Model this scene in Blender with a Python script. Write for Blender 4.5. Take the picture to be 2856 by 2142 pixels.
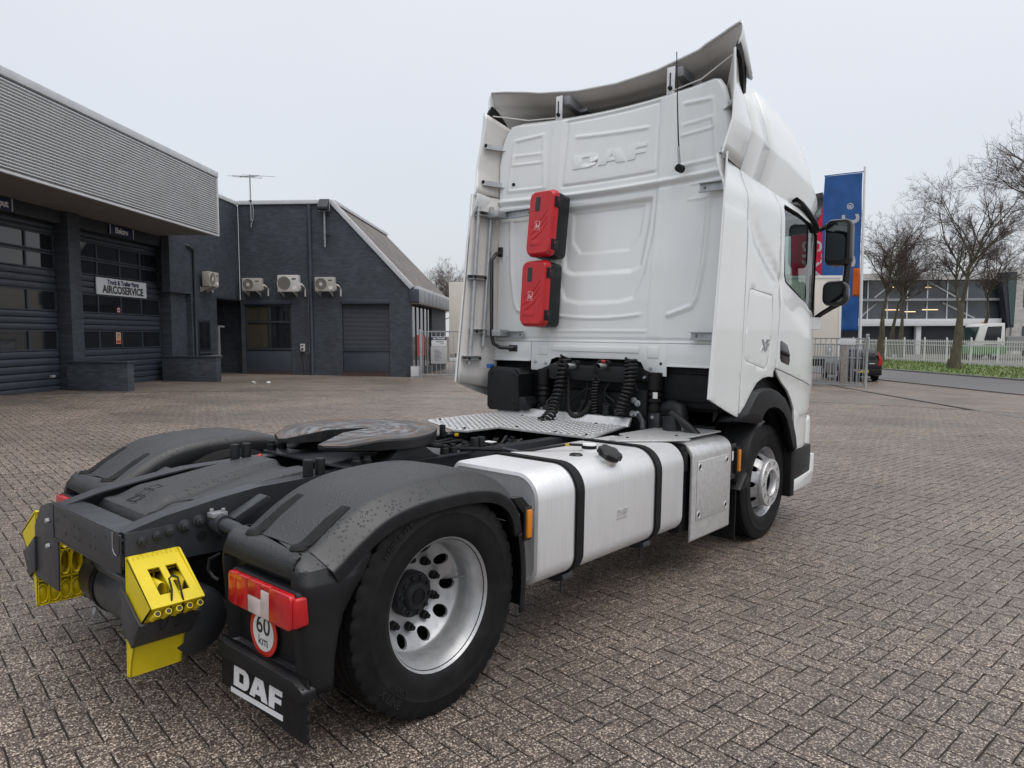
import bpy, bmesh, math, random
from mathutils import Vector, Matrix
random.seed(7)
PI = math.pi
for o in list(bpy.data.objects): bpy.data.objects.remove(o)
scene = bpy.context.scene
COL = scene.collection

# ------------------------------------------------------------------ camera
CAM = Vector((3.4208, -2.1518, 1.6546))
YAW, PIT, ROL, FPX = math.radians(-40.4001), math.radians(-3.4365), math.radians(0.9994), 1984.57
PW, PH = 2856.0, 2142.0
cF = Vector((math.sin(YAW)*math.cos(PIT), math.cos(YAW)*math.cos(PIT), math.sin(PIT)))
_R0 = Vector((math.cos(YAW), -math.sin(YAW), 0)); _U0 = _R0.cross(cF)
cR = math.cos(ROL)*_R0 + math.sin(ROL)*_U0
cU = -math.sin(ROL)*_R0 + math.cos(ROL)*_U0
cam_d = bpy.data.cameras.new('camera'); cam = bpy.data.objects.new('camera', cam_d); COL.objects.link(cam)
cam.matrix_world = Matrix(((cR.x, cU.x, -cF.x, CAM.x), (cR.y, cU.y, -cF.y, CAM.y), (cR.z, cU.z, -cF.z, CAM.z), (0, 0, 0, 1)))
cam_d.sensor_fit = 'HORIZONTAL'; cam_d.sensor_width = 36.0; cam_d.lens = 36.0*FPX/PW
cam_d.clip_start = 0.05; cam_d.clip_end = 3000
scene.camera = cam

# ------------------------------------------------------------------ sky and sun (overcast)
SUN_EL, SUN_AZ = math.radians(68), math.radians(100)      # azimuth clockwise from +Y
world = bpy.data.worlds.new('World'); scene.world = world; world.use_nodes = True
wn, wl = world.node_tree.nodes, world.node_tree.links
for n in list(wn): wn.remove(n)
w_out = wn.new('ShaderNodeOutputWorld')
sky = wn.new('ShaderNodeTexSky'); sky.sky_type = 'NISHITA'; sky.sun_disc = False
sky.sun_elevation = SUN_EL; sky.sun_rotation = SUN_AZ; sky.air_density = 1.2; sky.dust_density = 4.0
bg1 = wn.new('ShaderNodeBackground'); bg1.inputs['Strength'].default_value = 0.04
wl.new(sky.outputs[0], bg1.inputs['Color'])
tc = wn.new('ShaderNodeTexCoord'); sep = wn.new('ShaderNodeSeparateXYZ'); wl.new(tc.outputs['Generated'], sep.inputs[0])
ramp = wn.new('ShaderNodeValToRGB'); wl.new(sep.outputs['Z'], ramp.inputs[0])
ramp.color_ramp.elements[0].position = 0.0; ramp.color_ramp.elements[0].color = (0.60, 0.617, 0.655, 1)
ramp.color_ramp.elements[1].position = 0.70; ramp.color_ramp.elements[1].color = (0.855, 0.862, 0.885, 1)
nz = wn.new('ShaderNodeTexNoise'); nz.inputs['Scale'].default_value = 1.6; nz.inputs['Detail'].default_value = 3
wl.new(tc.outputs['Generated'], nz.inputs['Vector'])
mr = wn.new('ShaderNodeMapRange'); mr.inputs[1].default_value = .3; mr.inputs[2].default_value = .7; mr.inputs[3].default_value = .97; mr.inputs[4].default_value = 1.03
wl.new(nz.outputs[0], mr.inputs[0])
mx = wn.new('ShaderNodeVectorMath'); mx.operation = 'SCALE'; wl.new(ramp.outputs[0], mx.inputs[0]); wl.new(mr.outputs[0], mx.inputs['Scale'])
bg2 = wn.new('ShaderNodeBackground'); bg2.inputs['Strength'].default_value = 0.95
wl.new(mx.outputs[0], bg2.inputs['Color'])
add = wn.new('ShaderNodeAddShader'); wl.new(bg1.outputs[0], add.inputs[0]); wl.new(bg2.outputs[0], add.inputs[1])
wl.new(add.outputs[0], w_out.inputs[0])
sun_d = bpy.data.lights.new('sun', 'SUN'); sun_d.energy = 1.5; sun_d.angle = math.radians(60); sun_d.color = (1, .985, .96)
sun = bpy.data.objects.new('sun', sun_d); COL.objects.link(sun); sun.location = (10, -10, 20)
sdir = Vector((math.sin(SUN_AZ)*math.cos(SUN_EL), math.cos(SUN_AZ)*math.cos(SUN_EL), math.sin(SUN_EL)))
sun.rotation_euler = sdir.to_track_quat('Z', 'Y').to_euler()
vs = scene.view_settings; vs.view_transform = 'Standard'; vs.look = 'None'; vs.exposure = 0.0; vs.gamma = 1.0; vs.use_curve_mapping = False

# ------------------------------------------------------------------ pixel -> point on a plane (photograph pixels)
ZO = {'3': (1250, 1150, .37523), '4': (1280, 30, .40687), '5': (1260, 480, .37374), '1': (50, 1150, .45208), '2': (580, 1350, .45209),
      'p4': (750, 1100, .33906), 'p5': (1200, 940, .36166), '6': (1900, 400, .42208), '8': (1900, 1000, .33758), 't4': (2160, 480, .22907),
      't1': (2380, 640, .25319), 'p6': (100, 1150, .36166), 'cl': (60, 1400, .19293), 'f': (2040, 1160, .2411)}
def ray(px, py): return cF + cR*((px-PW/2)/FPX) - cU*((py-PH/2)/FPX)
def hit(px, py, ax, val, z=None):
    if z: o = ZO[z]; px, py = o[0]+px*o[2], o[1]+py*o[2]
    d = ray(px, py); i = 'xyz'.index(ax); t = (val-CAM[i])/d[i]
    return CAM + d*t
# level (gravity) frame of the buildings: the yard falls about one degree towards the camera's left
UB = Vector((-0.01065207, -0.01970547, 0.99974908)).normalized()
_d = ray(1531, 932); D1 = (_d - UB*_d.dot(UB)).normalized(); D2 = D1.cross(UB).normalized()
def BP(b, a, h): return D2*b + D1*a + UB*h
RB = Matrix(((D2.x, D1.x, UB.x), (D2.y, D1.y, UB.y), (D2.z, D1.z, UB.z)))

# ------------------------------------------------------------------ materials
MATS = {}
class NT:
    def __init__(s, name):
        s.m = bpy.data.materials.new(name); s.m.use_nodes = True; s.t = s.m.node_tree; s.n = s.t.nodes; s.l = s.t.links
        s.b = s.n['Principled BSDF']; s._o = None; MATS[name] = s.m
    def co(s, kind='Object'):
        if not s._o: s._o = s.n.new('ShaderNodeTexCoord')
        return s._o.outputs[kind]
    def mapv(s, scale=(1, 1, 1), rot=(0, 0, 0), src=None):
        n = s.n.new('ShaderNodeMapping'); n.inputs['Scale'].default_value = scale; n.inputs['Rotation'].default_value = rot
        s.l.new(src or s.co(), n.inputs[0]); return n.outputs[0]
    def noise(s, scale, detail=3, rough=.5, vec=None):
        n = s.n.new('ShaderNodeTexNoise'); n.inputs['Scale'].default_value = scale; n.inputs['Detail'].default_value = detail; n.inputs['Roughness'].default_value = rough
        s.l.new(vec or s.co(), n.inputs['Vector']); return n.outputs[0]
    def voro(s, scale, vec=None, out='Distance', feat='F1'):
        n = s.n.new('ShaderNodeTexVoronoi'); n.feature = feat; n.inputs['Scale'].default_value = scale; s.l.new(vec or s.co(), n.inputs['Vector']); return n.outputs[out]
    def ramp(s, fac, stops, interp='LINEAR'):
        n = s.n.new('ShaderNodeValToRGB'); r = n.color_ramp; r.interpolation = interp
        while len(r.elements) < len(stops): r.elements.new(.5)
        for e, (p, c) in zip(r.elements, stops):
            e.position = p; e.color = (*(c if hasattr(c, '__len__') else (c, c, c)), 1)
        s.l.new(fac, n.inputs[0]); return n.outputs[0]
    def mix(s, fac, a, b, mode='MIX'):
        n = s.n.new('ShaderNodeMix'); n.data_type = 'RGBA'; n.blend_type = mode
        for sock, v in ((n.inputs[0], fac), (n.inputs[6], a), (n.inputs[7], b)):
            if isinstance(v, bpy.types.NodeSocket): s.l.new(v, sock)
            elif hasattr(v, '__len__'): sock.default_value = (*v[:3], 1)
            else: sock.default_value = v
        return n.outputs[2]
    def math(s, op, a, b=0):
        n = s.n.new('ShaderNodeMath'); n.operation = op
        for i, v in enumerate((a, b)):
            if isinstance(v, bpy.types.NodeSocket): s.l.new(v, n.inputs[i])
            else: n.inputs[i].default_value = v
        return n.outputs[0]
    def set(s, **k):
        names = {'color': 'Base Color', 'metal': 'Metallic', 'rough': 'Roughness', 'coat': 'Coat Weight', 'coatr': 'Coat Roughness', 'spec': 'Specular IOR Level', 'trans': 'Transmission Weight', 'ior': 'IOR', 'alpha': 'Alpha', 'emit': 'Emission Color', 'emits': 'Emission Strength', 'sss': 'Subsurface Weight'}
        for q, v in k.items():
            sock = s.b.inputs[names[q]]
            if isinstance(v, bpy.types.NodeSocket): s.l.new(v, sock)
            elif hasattr(v, '__len__'): sock.default_value = (*v[:3], 1)
            else: sock.default_value = v
        return s
    def bump(s, h, strength=.3, dist=.01):
        n = s.n.new('ShaderNodeBump'); n.inputs['Strength'].default_value = strength; n.inputs['Distance'].default_value = dist
        s.l.new(h, n.inputs['Height']); s.l.new(n.outputs[0], s.b.inputs['Normal']); return s
def simple(name, col, rough=.5, metal=0, var=.12, vs=9, bump=0, bscale=120, **k):
    t = NT(name); n = t.noise(vs, 4, .6)
    t.set(color=t.ramp(n, [(.3, [c*(1-var) for c in col]), (.7, [min(1, c*(1+var)) for c in col])]), rough=t.ramp(t.noise(vs*2.3, 3), [(.3, rough*.85), (.7, min(1, rough*1.15))]), metal=metal, **k)
    if bump: t.bump(t.noise(bscale, 3), bump, .002)
    return t.m
# truck
t = NT('white_paint'); t.set(color=t.ramp(t.noise(2.2, 4), [(.3, (.70, .722, .72)), (.7, (.75, .768, .762))]), rough=.26, coat=.6, coatr=.04)
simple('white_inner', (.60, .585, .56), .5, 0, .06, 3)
t = NT('aluminium'); st = t.noise(1, 5, .7, t.mapv((14, 160, 3))); st2 = t.noise(1, 4, .6, t.mapv((60, 60, 4)))
t.set(color=t.ramp(st, [(.25, (.60, .605, .615)), (.75, (.76, .765, .77))]), metal=.4, rough=t.ramp(st2, [(.3, .36), (.7, .52)])); t.bump(t.math('ADD', st, st2), .05, .002)
t = NT('aluminium_plate'); st = t.noise(30, 4, .6); t.set(color=t.ramp(st, [(.3, (.52, .52, .525)), (.7, (.68, .68, .68))]), metal=.6, rough=.42); t.bump(st, .05, .002)
simple('chassis_paint', (.030, .033, .038), .38, 0, .15, 12, .08, 60)
simple('chassis_dark', (.007, .0075, .009), .55, 0, .3, 14, .1, 60, spec=.25)
t = NT('black_plastic')
dr = t.voro(55, t.co()); nrm = t.n.new('ShaderNodeNewGeometry'); sp = t.n.new('ShaderNodeSeparateXYZ'); t.l.new(nrm.outputs['Normal'], sp.inputs[0])
up = t.ramp(sp.outputs['Z'], [(.25, 0.0), (.75, 1.0)]); drop = t.ramp(dr, [(.16, 1.0), (.30, 0.0)]); cl = t.ramp(t.noise(9, 3), [(.38, 0.0), (.55, 1.0)])
wet = t.math('MULTIPLY', t.math('MULTIPLY', drop, cl), up)
t.set(color=t.ramp(t.noise(6, 4, .6), [(.3, (.008, .0083, .0095)), (.7, (.014, .0145, .016))]), rough=t.ramp(wet, [(0, .50), (1, .06)]), spec=t.ramp(up, [(0, .22), (1, .95)]))
t.bump(t.math('ADD', t.math('MULTIPLY', wet, 2.0), t.math('MULTIPLY', t.noise(400, 2), .25)), .6, .004)
simple('black_gloss', (.012, .012, .013), .22, 0, .1, 5)
simple('black_rubber', (.007, .007, .0075), .6, 0, .2, 10, .1, 150, spec=.25)
simple('coil_rubber', (.014, .014, .015), .4, 0, .2, 10, spec=.3)
t = NT('tyre_rubber'); t.set(color=t.ramp(t.noise(11, 5, .65), [(.3, (.006, .006, .0065)), (.7, (.014, .014, .015))]), rough=.6, spec=.18); t.bump(t.noise(90, 3), .08, .003)
t = NT('rim_silver'); n1 = t.noise(20, 5, .6); t.set(color=t.ramp(n1, [(.25, (.34, .35, .36)), (.7, (.47, .475, .485))]), metal=.55, rough=.36); t.bump(n1, .03, .003)
simple('hub_black', (.012, .013, .015), .5, 0, .3, 30, .2, 90, spec=.3)
simple('steel', (.42, .43, .44), .38, .8, .15, 25, .05, 90)
simple('galvanised', (.42, .44, .45), .45, .6, .15, 18, .05, 60)
t = NT('fifth_wheel_steel'); gm = t.noise(9, 5, .7); sep5 = t.n.new('ShaderNodeSeparateXYZ'); t.l.new(t.co(), sep5.inputs[0])
rad = t.math('POWER', t.math('ADD', t.math('MULTIPLY', sep5.outputs[0], sep5.outputs[0]), t.math('MULTIPLY', sep5.outputs[1], sep5.outputs[1])), .5); ang = t.math('ARCTAN2', sep5.outputs[1], sep5.outputs[0])
cb5 = t.n.new('ShaderNodeCombineXYZ'); t.l.new(t.math('MULTIPLY', rad, 22), cb5.inputs[0]); t.l.new(t.math('MULTIPLY', ang, 1.6), cb5.inputs[1])
sm5 = t.noise(1.0, 6, .65, cb5.outputs[0]); up5 = t.n.new('ShaderNodeNewGeometry'); s5 = t.n.new('ShaderNodeSeparateXYZ'); t.l.new(up5.outputs['Normal'], s5.inputs[0]); um = t.ramp(s5.outputs['Z'], [(.7, 0.0), (.9, 1.0)])
grease = t.math('MULTIPLY', t.ramp(sm5, [(.46, 0.0), (.58, 1.0)]), t.ramp(rad, [(.30, 1.0), (.45, .12)]))
c5 = t.mix(grease, t.mix(t.ramp(gm, [(.50, 0.0), (.70, 1.0)]), (.060, .052, .047), (.17, .080, .040)), (.19, .20, .215))
t.set(color=t.mix(um, (.012, .012, .013), c5), rough=t.ramp(grease, [(0, .55), (1, .34)]), metal=.15); t.bump(t.math('ADD', gm, grease), .3, .006)
simple('yellow_plastic', (.66, .52, .008), .42, 0, .06, 8, .05, 80)
simple('red_plastic', (.50, .014, .02), .38, 0, .08, 7, .06, 200)
simple('dark_plastic', (.010, .011, .013), .42, 0, .15, 12, .06, 200, spec=.3)
for nm, c in (('red_lens', (.52, .008, .012)), ('orange_reflection', (.62, .10, .015)), ('white_lens', (.62, .52, .50)), ('amber_lens', (.75, .24, .01))):
    t = NT(nm)
    t.set(color=t.ramp(t.noise(14, 2), [(.3, [q*.75 for q in c]), (.7, c)]), rough=.22, coat=.25, coatr=.04)
simple('white_decal', (.72, .73, .75), .45, 0, .05, 20)
simple('red_decal', (.55, .03, .02), .4, 0, .05, 20)
simple('black_decal', (.015, .015, .017), .4, 0, .05, 20)
t = NT('mirror_glass'); t.set(color=(.10, .11, .115), metal=1, rough=.05)
t = NT('cab_glass'); lw = t.n.new('ShaderNodeLayerWeight'); lw.inputs[0].default_value = .35; gl = t.n.new('ShaderNodeBsdfGlossy'); gl.inputs['Roughness'].default_value = .02
tr = t.n.new('ShaderNodeBsdfTransparent'); tr.inputs['Color'].default_value = (.60, .74, .70, 1); ms = t.n.new('ShaderNodeMixShader')
t.l.new(t.ramp(lw.outputs['Fresnel'], [(0, .10), (.6, .6), (1, 1)]), ms.inputs[0]); t.l.new(tr.outputs[0], ms.inputs[1]); t.l.new(gl.outputs[0], ms.inputs[2]); t.l.new(ms.outputs[0], t.n['Material Output'].inputs[0])
simple('seat_fabric', (.03, .032, .036), .8, 0, .2, 12)
simple('cab_trim', (.10, .11, .11), .6, 0, .1, 8)
simple('red_tube', (.45, .03, .02), .4); simple('yellow_tag', (.6, .42, .03), .45); simple('blue_cap', (.03, .12, .4), .4); simple('paper_white', (.7, .7, .69), .6)

# ------------------------------------------------------------------ mesh builder
class MB:
    def __init__(s): s.V, s.F = [], []
    def add(s, V, F, M=None):
        k = len(s.V); s.V += [tuple(M @ Vector(v)) if M else tuple(v) for v in V]; s.F += [tuple(i+k for i in f) for f in F]; return s
    def box(s, x0, x1, y0, y1, z0, z1, M=None):
        V = [(x0, y0, z0), (x1, y0, z0), (x1, y1, z0), (x0, y1, z0), (x0, y0, z1), (x1, y0, z1), (x1, y1, z1), (x0, y1, z1)]
        return s.add(V, [(0, 3, 2, 1), (4, 5, 6, 7), (0, 1, 5, 4), (1, 2, 6, 5), (2, 3, 7, 6), (3, 0, 4, 7)], M)
    def prism(s, poly, ax, lo, hi, M=None):
        # poly is given in the two other axes in x,y,z order
        n = len(poly); mk = {'x': lambda p, t: (t, p[0], p[1]), 'y': lambda p, t: (p[0], t, p[1]), 'z': lambda p, t: (p[0], p[1], t)}[ax]
        V = [mk(p, lo) for p in poly]+[mk(p, hi) for p in poly]
        F = [tuple(range(n)), tuple(range(2*n-1, n-1, -1))]+[((i+1) % n, i, n+i, n+(i+1) % n) for i in range(n)]
        return s.add(V, F, M)
    def tube(s, path, r, n=8, closed=False, cap=True):
        P = [Vector(p) for p in path]; m = len(P); rr = r if hasattr(r, '__len__') else [r]*m
        k = len(s.V); up = None; rings = []
        for i in range(m):
            a = P[i-1] if (i > 0 or closed) else P[i]; b = P[(i+1) % m] if (i < m-1 or closed) else P[i]
            d = (b-a); d = d.normalized() if d.length > 1e-9 else Vector((0, 0, 1))
            if up is None: up = Vector((0, 0, 1)) if abs(d.z) < .9 else Vector((1, 0, 0))
            u = (up-d*up.dot(d)); u = u.normalized() if u.length > 1e-6 else d.orthogonal().normalized(); up = u; w = d.cross(u)
            for j in range(n):
                t = 2*PI*j/n; s.V.append(tuple(P[i]+(u*math.cos(t)+w*math.sin(t))*rr[i]))
        for i in range(m if closed else m-1):
            for j in range(n):
                a = k+i*n+j; b = k+i*n+(j+1) % n; c = k+((i+1) % m)*n+(j+1) % n; d = k+((i+1) % m)*n+j
                s.F.append((a, b, c, d))
        if cap and not closed:
            s.F.append(tuple(k+j for j in range(n-1, -1, -1))); s.F.append(tuple(k+(m-1)*n+j for j in range(n)))
        return s
    def cyl(s, p0, p1, r, n=12, r2=None): return s.tube([p0, p1], [r, r if r2 is None else r2], n)
    def lathe(s, prof, c, ax='x', n=48, mod=None, closed=False):
        # prof: (radius, position along axis); rings around axis through c
        k = len(s.V); m = len(prof)
        for j in range(n):
            t = 2*PI*j/n
            for i, (r, h) in enumerate(prof):
                if mod: r = mod(i, j, r, h)
                a, b = r*math.cos(t), r*math.sin(t)
                v = {'x': (h, a, b), 'y': (b, h, a), 'z': (a, b, h)}[ax]
                s.V.append((c[0]+v[0], c[1]+v[1], c[2]+v[2]))
        for j in range(n):
            j2 = (j+1) % n
            for i in range(m if closed else m-1):
                i2 = (i+1) % m
                s.F.append((k+j*m+i, k+j2*m+i, k+j2*m+i2, k+j*m+i2))
        return s
    def grid(s, fn, nu, nv, flip=False):
        k = len(s.V)
        for i in range(nu+1):
            for j in range(nv+1): s.V.append(tuple(fn(i/nu, j/nv)))
        for i in range(nu):
            for j in range(nv):
                f = (k+i*(nv+1)+j, k+(i+1)*(nv+1)+j, k+(i+1)*(nv+1)+j+1, k+i*(nv+1)+j+1)
                s.F.append(f[::-1] if flip else f)
        return s
    def loft(s, secs, closed=True, cap=True):
        n = len(secs[0]); k = len(s.V)
        for q in secs: s.V += [tuple(v) for v in q]
        for i in range(len(secs)-1):
            for j in range(n if closed else n-1):
                s.F.append((k+i*n+j, k+i*n+(j+1) % n, k+(i+1)*n+(j+1) % n, k+(i+1)*n+j))
        if cap and closed:
            s.F.append(tuple(k+j for j in range(n-1, -1, -1))); s.F.append(tuple(k+(len(secs)-1)*n+j for j in range(n)))
        return s
    def xform(s, M): s.V = [tuple(M @ Vector(v)) for v in s.V]; return s
    def mirror(s): s.V = [(-x, y, z) for x, y, z in s.V]; s.F = [f[::-1] for f in s.F]; return s
    def build(s, name, mat, parent=None, bevel=0, smooth=35, seg=2, solid=0, loc=None, solid_off=-1):
        me = bpy.data.meshes.new(name); me.from_pydata(s.V, [], s.F); me.update()
        bm = bmesh.new(); bm.from_mesh(me)
        bmesh.ops.remove_doubles(bm, verts=bm.verts, dist=1e-5)
        bmesh.ops.recalc_face_normals(bm, faces=bm.faces)
        if bevel:
            ed = [e for e in bm.edges if len(e.link_faces) == 2 and e.calc_face_angle(0) > .45]
            bmesh.ops.bevel(bm, geom=ed, offset=bevel, segments=seg, profile=.6, affect='EDGES', clamp_overlap=True)
        bm.to_mesh(me); bm.free()
        if smooth:
            me.polygons.foreach_set('use_smooth', [True]*len(me.polygons)); me.set_sharp_from_angle(angle=math.radians(smooth))
        if mat: me.materials.append(MATS[mat] if isinstance(mat, str) else mat)
        o = bpy.data.objects.new(name, me); COL.objects.link(o)
        if parent: o.parent = parent
        if loc: o.location = loc
        if solid:
            md = o.modifiers.new('solid', 'SOLIDIFY'); md.thickness = solid; md.offset = solid_off
        return o
def tag(o, label, cat, group=None):
    o['label'] = label; o['category'] = cat
    if group: o['group'] = group
    return o
def thing(name, label, cat, loc=(0, 0, 0), rot=None, group=None):
    o = bpy.data.objects.new(name, None); COL.objects.link(o); o.empty_display_size = .2
    if rot is not None: o.matrix_world = Matrix.Translation(Vector(loc)) @ rot.to_4x4()
    else: o.location = loc
    return tag(o, label, cat, group)
def copy_tree(o, parent=None):
    c = o.copy(); COL.objects.link(c); c.parent = parent
    for ch in list(o.children): copy_tree(ch, c)
    return c
def text_mb(txt, size, depth=.002, align='CENTER', bold=0, spacing=1.0):
    cu = bpy.data.curves.new('txt', 'FONT'); cu.body = txt; cu.size = size; cu.extrude = depth; cu.align_x = align; cu.align_y = 'CENTER'; cu.offset = bold; cu.resolution_u = 3; cu.space_character = spacing
    ob = bpy.data.objects.new('txt', cu); COL.objects.link(ob)
    dg = bpy.context.evaluated_depsgraph_get(); me = bpy.data.meshes.new_from_object(ob.evaluated_get(dg))
    mb = MB(); mb.V = [tuple(v.co) for v in me.vertices]; mb.F = [tuple(p.vertices) for p in me.polygons]
    bpy.data.objects.remove(ob); bpy.data.curves.remove(cu); bpy.data.meshes.remove(me)
    return mb
def frame(o, right, up):
    r = Vector(right).normalized(); u = Vector(up).normalized(); n = r.cross(u); o = Vector(o)
    return Matrix(((r.x, u.x, n.x, o.x), (r.y, u.y, n.y, o.y), (r.z, u.z, n.z, o.z), (0, 0, 0, 1)))
def rrect(w, h, r, n=5, cx=0, cy=0):
    P = []
    for (sx, sy, a0) in ((1, 1, 0), (-1, 1, 90), (-1, -1, 180), (1, -1, 270)):
        for i in range(n+1):
            a = math.radians(a0+90*i/n); P.append((cx+sx*(w/2-r)+r*math.cos(a), cy+sy*(h/2-r)+r*math.sin(a)))
    return P
def sstep(a, b, x):
    t = max(0.0, min(1.0, (x-a)/(b-a))); return t*t*(3-2*t)
def lerp(T, x):
    if x <= T[0][0]: return T[0][1]
    for (a, p), (b, q) in zip(T, T[1:]):
        if x <= b: return p+(q-p)*(x-a)/(b-a)
    return T[-1][1]
def daf(mb, M, w, h, d):
    # three slanted block letters within w x h, centred
    def P(poly): mb.prism([(x*w-w/2+(y-.5)*h*.06, y*h-h/2) for x, y in poly], 'z', 0, d, M)
    P([(0, 0), (.115, 0), (.115, 1), (0, 1)]); P([(.115, 0), (.24, 0), (.30, .12), (.325, .28), (.115, .28)]); P([(.115, .74), (.325, .74), (.30, .88), (.24, 1), (.115, 1)]); P([(.215, .28), (.325, .28), (.335, .5), (.325, .74), (.215, .74)])
    P([(.345, 0), (.455, 0), (.55, 1), (.46, 1)]); P([(.60, 0), (.72, 0), (.62, 1), (.55, 1), (.5205, .69)]); P([(.4731, .19), (.5781, .19), (.5505, .43), (.4959, .43)])
    P([(.745, 0), (.855, 0), (.855, 1), (.745, 1)]); P([(.855, .73), (1.0, .73), (1.0, 1), (.855, 1)]); P([(.855, .34), (.985, .34), (.985, .58), (.855, .58)])

# ================================================================== SETTING
t = NT('paver'); pos = t.n.new('ShaderNodeNewGeometry').outputs['Position']
at = t.n.new('ShaderNodeAttribute'); at.attribute_name = 'tint'
def paver_nodes(t, pos, tint, far=False):
    vc = t.n.new('ShaderNodeTexVoronoi'); vc.inputs['Scale'].default_value = 165; t.l.new(pos, vc.inputs['Vector'])
    sp = t.n.new('ShaderNodeSeparateColor'); t.l.new(vc.outputs['Color'], sp.inputs[0])
    agg = t.ramp(sp.outputs[0], [(0, (.042, .033, .028)), (.42, (.098, .076, .065)), (.70, (.185, .147, .124)), (.86, (.40, .335, .28)), (1, (.70, .62, .53))])
    big = t.ramp(t.noise(.55, 5, .6, pos), [(.3, .74), (.7, 1.18)]); mid = t.ramp(t.noise(5, 4, .6, pos), [(.3, .86), (.7, 1.12)])
    warm = t.mix(t.ramp(tint, [(0, .0), (1, 1.0)]), (.95, .93, .92), (1.06, 1.02, .98))
    c = t.mix(1, agg, warm, 'MULTIPLY'); c = t.mix(1, c, big, 'MULTIPLY'); c = t.mix(1, c, mid, 'MULTIPLY')
    damp = t.ramp(t.noise(.35, 4, .55, pos), [(.35, 1.0), (.6, 0.0)])
    c = t.mix(t.math('MULTIPLY', damp, .28), c, (.05, .043, .04))
    return vc, c, damp
vc, c, damp = paver_nodes(t, pos, at.outputs['Fac'])
t.set(color=c, rough=t.ramp(damp, [(0, .55), (1, .36)])); t.bump(t.math('MULTIPLY', vc.outputs['Distance'], -1), .5, .004)
t = NT('paver_far'); pos = t.n.new('ShaderNodeNewGeometry').outputs['Position']
bk = t.n.new('ShaderNodeTexBrick'); bk.inputs['Scale'].default_value = 1.0; bk.inputs['Brick Width'].default_value = .208; bk.inputs['Row Height'].default_value = .104; bk.inputs['Mortar Size'].default_value = .006
bk.inputs['Color1'].default_value = (.35, .35, .35, 1); bk.inputs['Color2'].default_value = (.75, .75, .75, 1); bk.inputs['Mortar'].default_value = (0, 0, 0, 1)
t.l.new(t.mapv((1, 1, 1), (0, 0, math.radians(7.5)), pos), bk.inputs['Vector'])
vc, c, damp = paver_nodes(t, pos, bk.outputs['Color'])
t.set(color=t.mix(t.math('MULTIPLY', bk.outputs['Fac'], .6), c, (.07, .06, .052)), rough=t.ramp(damp, [(0, .52), (1, .36)]))
simple('joint_sand', (.022, .019, .017), .9, 0, .3, 30)
t = NT('asphalt'); t.set(color=t.ramp(t.noise(60, 4), [(.3, (.10, .098, .10)), (.7, (.15, .147, .148))]), rough=.75); t.bump(t.noise(200, 3), .3, .005)
simple('concrete', (.15, .14, .13), .85, 0, .25, 4, .2, 60)
simple('earth', (.075, .065, .045), .95, 0, .3, 2)
t = NT('grass'); t.set(color=t.ramp(t.noise(1.2, 5, .7), [(.3, (.075, .115, .022)), (.55, (.115, .165, .034)), (.75, (.15, .17, .05))]), rough=.7)

def gz(x, y): return max(0.0, .0107*x+.0197*y-.5)
def sheet(name, poly_fn, nu, nv, dz, mat):
    mb = MB().grid(lambda u, v: (lambda p: (p[0], p[1], gz(p[0], p[1])+dz))(poly_fn(u, v)), nu, nv)
    o = mb.build(name, mat, smooth=30); o['kind'] = 'structure'; return o
RD, RN = Vector((.70, -.714)), Vector((.714, .70))       # the road runs along RD, RN points away from the yard
def rp(s, n): return (RD.x*s+RN.x*n, RD.y*s+RN.y*n)
# one ground sheet to the horizon, denser near the yard
def gcurve(t): q = 2*t-1; return math.copysign(abs(q)**3*1200+abs(q)*30, q)
ground = sheet('ground', lambda u, v: (gcurve(u)-4, gcurve(v)+18), 80, 80, -.05, 'earth')

# ---- pavers in herringbone bond
PA = math.radians(-7.6); PU, PV = Vector((math.cos(PA), math.sin(PA))), Vector((-math.sin(PA), math.cos(PA))); PWD = .104; PO = Vector((1.600, .437))
yard = sheet('yard_paving', lambda u, v: (-36+u*56, -14+v*62), 40, 44, -.022, 'paver_far')
bedr = 23.0
bed = sheet('paving_bed', lambda u, v: ((lambda r, a: (CAM.x+r*math.sin(a), CAM.y+r*math.cos(a)))(u*(bedr+.25), YAW+math.radians(-52+104*v))), 30, 40, -.010, 'joint_sand')
yfar = None
cells = []
R = int(bedr/PWD)+2
c0 = Vector((CAM.x, CAM.y))
org = ((c0-PO).dot(PU)/PWD, (c0-PO).dot(PV)/PWD)
i0, j0 = int(org[0]), int(org[1])
tanlim = math.radians(51)
for i in range(i0-R, i0+R):
    for j in range(j0-R, j0+R):
        k = (i-j) % 4
        if k == 0: w, h = 2, 1
        elif k == 3: w, h = 1, 2
        else: continue
        c = PO+PU*((i+w/2)*PWD)+PV*((j+h/2)*PWD); d = c-c0; r = d.length
        if r > bedr: continue
        ang = math.atan2(d.x, d.y)-YAW
        if abs(ang) > tanlim and r > .2: continue
        if r < .55: continue
        cells.append((r, ang, c, w, h))
cells.sort(key=lambda q: q[0])
G_ = .0042; BV = .008; DP = .012
def paver_verts(w, h, cx=0, cy=0, z=0, rot=0, jit=None):
    hx, hy = w*PWD/2-G_, h*PWD/2-G_
    V = []
    for z_, ins in ((-DP, 0), (-.003, .0), (0, BV)):
        for sx, sy in ((-1, -1), (1, -1), (1, 1), (-1, 1)):
            a, b = sx*(hx-ins), sy*(hy-ins)
            if jit: a += jit[0]*(sx); b += jit[1]*(sy)
            x = PU.x*a+PV.x*b; y = PU.y*a+PV.y*b
            x, y = x*math.cos(rot)-y*math.sin(rot), x*math.sin(rot)+y*math.cos(rot)
            V.append((cx+x, cy+y, z+z_))
    F = [(8, 9, 10, 11)]
    for l in (0, 4):
        for q in range(4): F.append((l+q, l+(q+1) % 4, l+4+(q+1) % 4, l+4+q))
    return V, F
variants = {}
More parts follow.
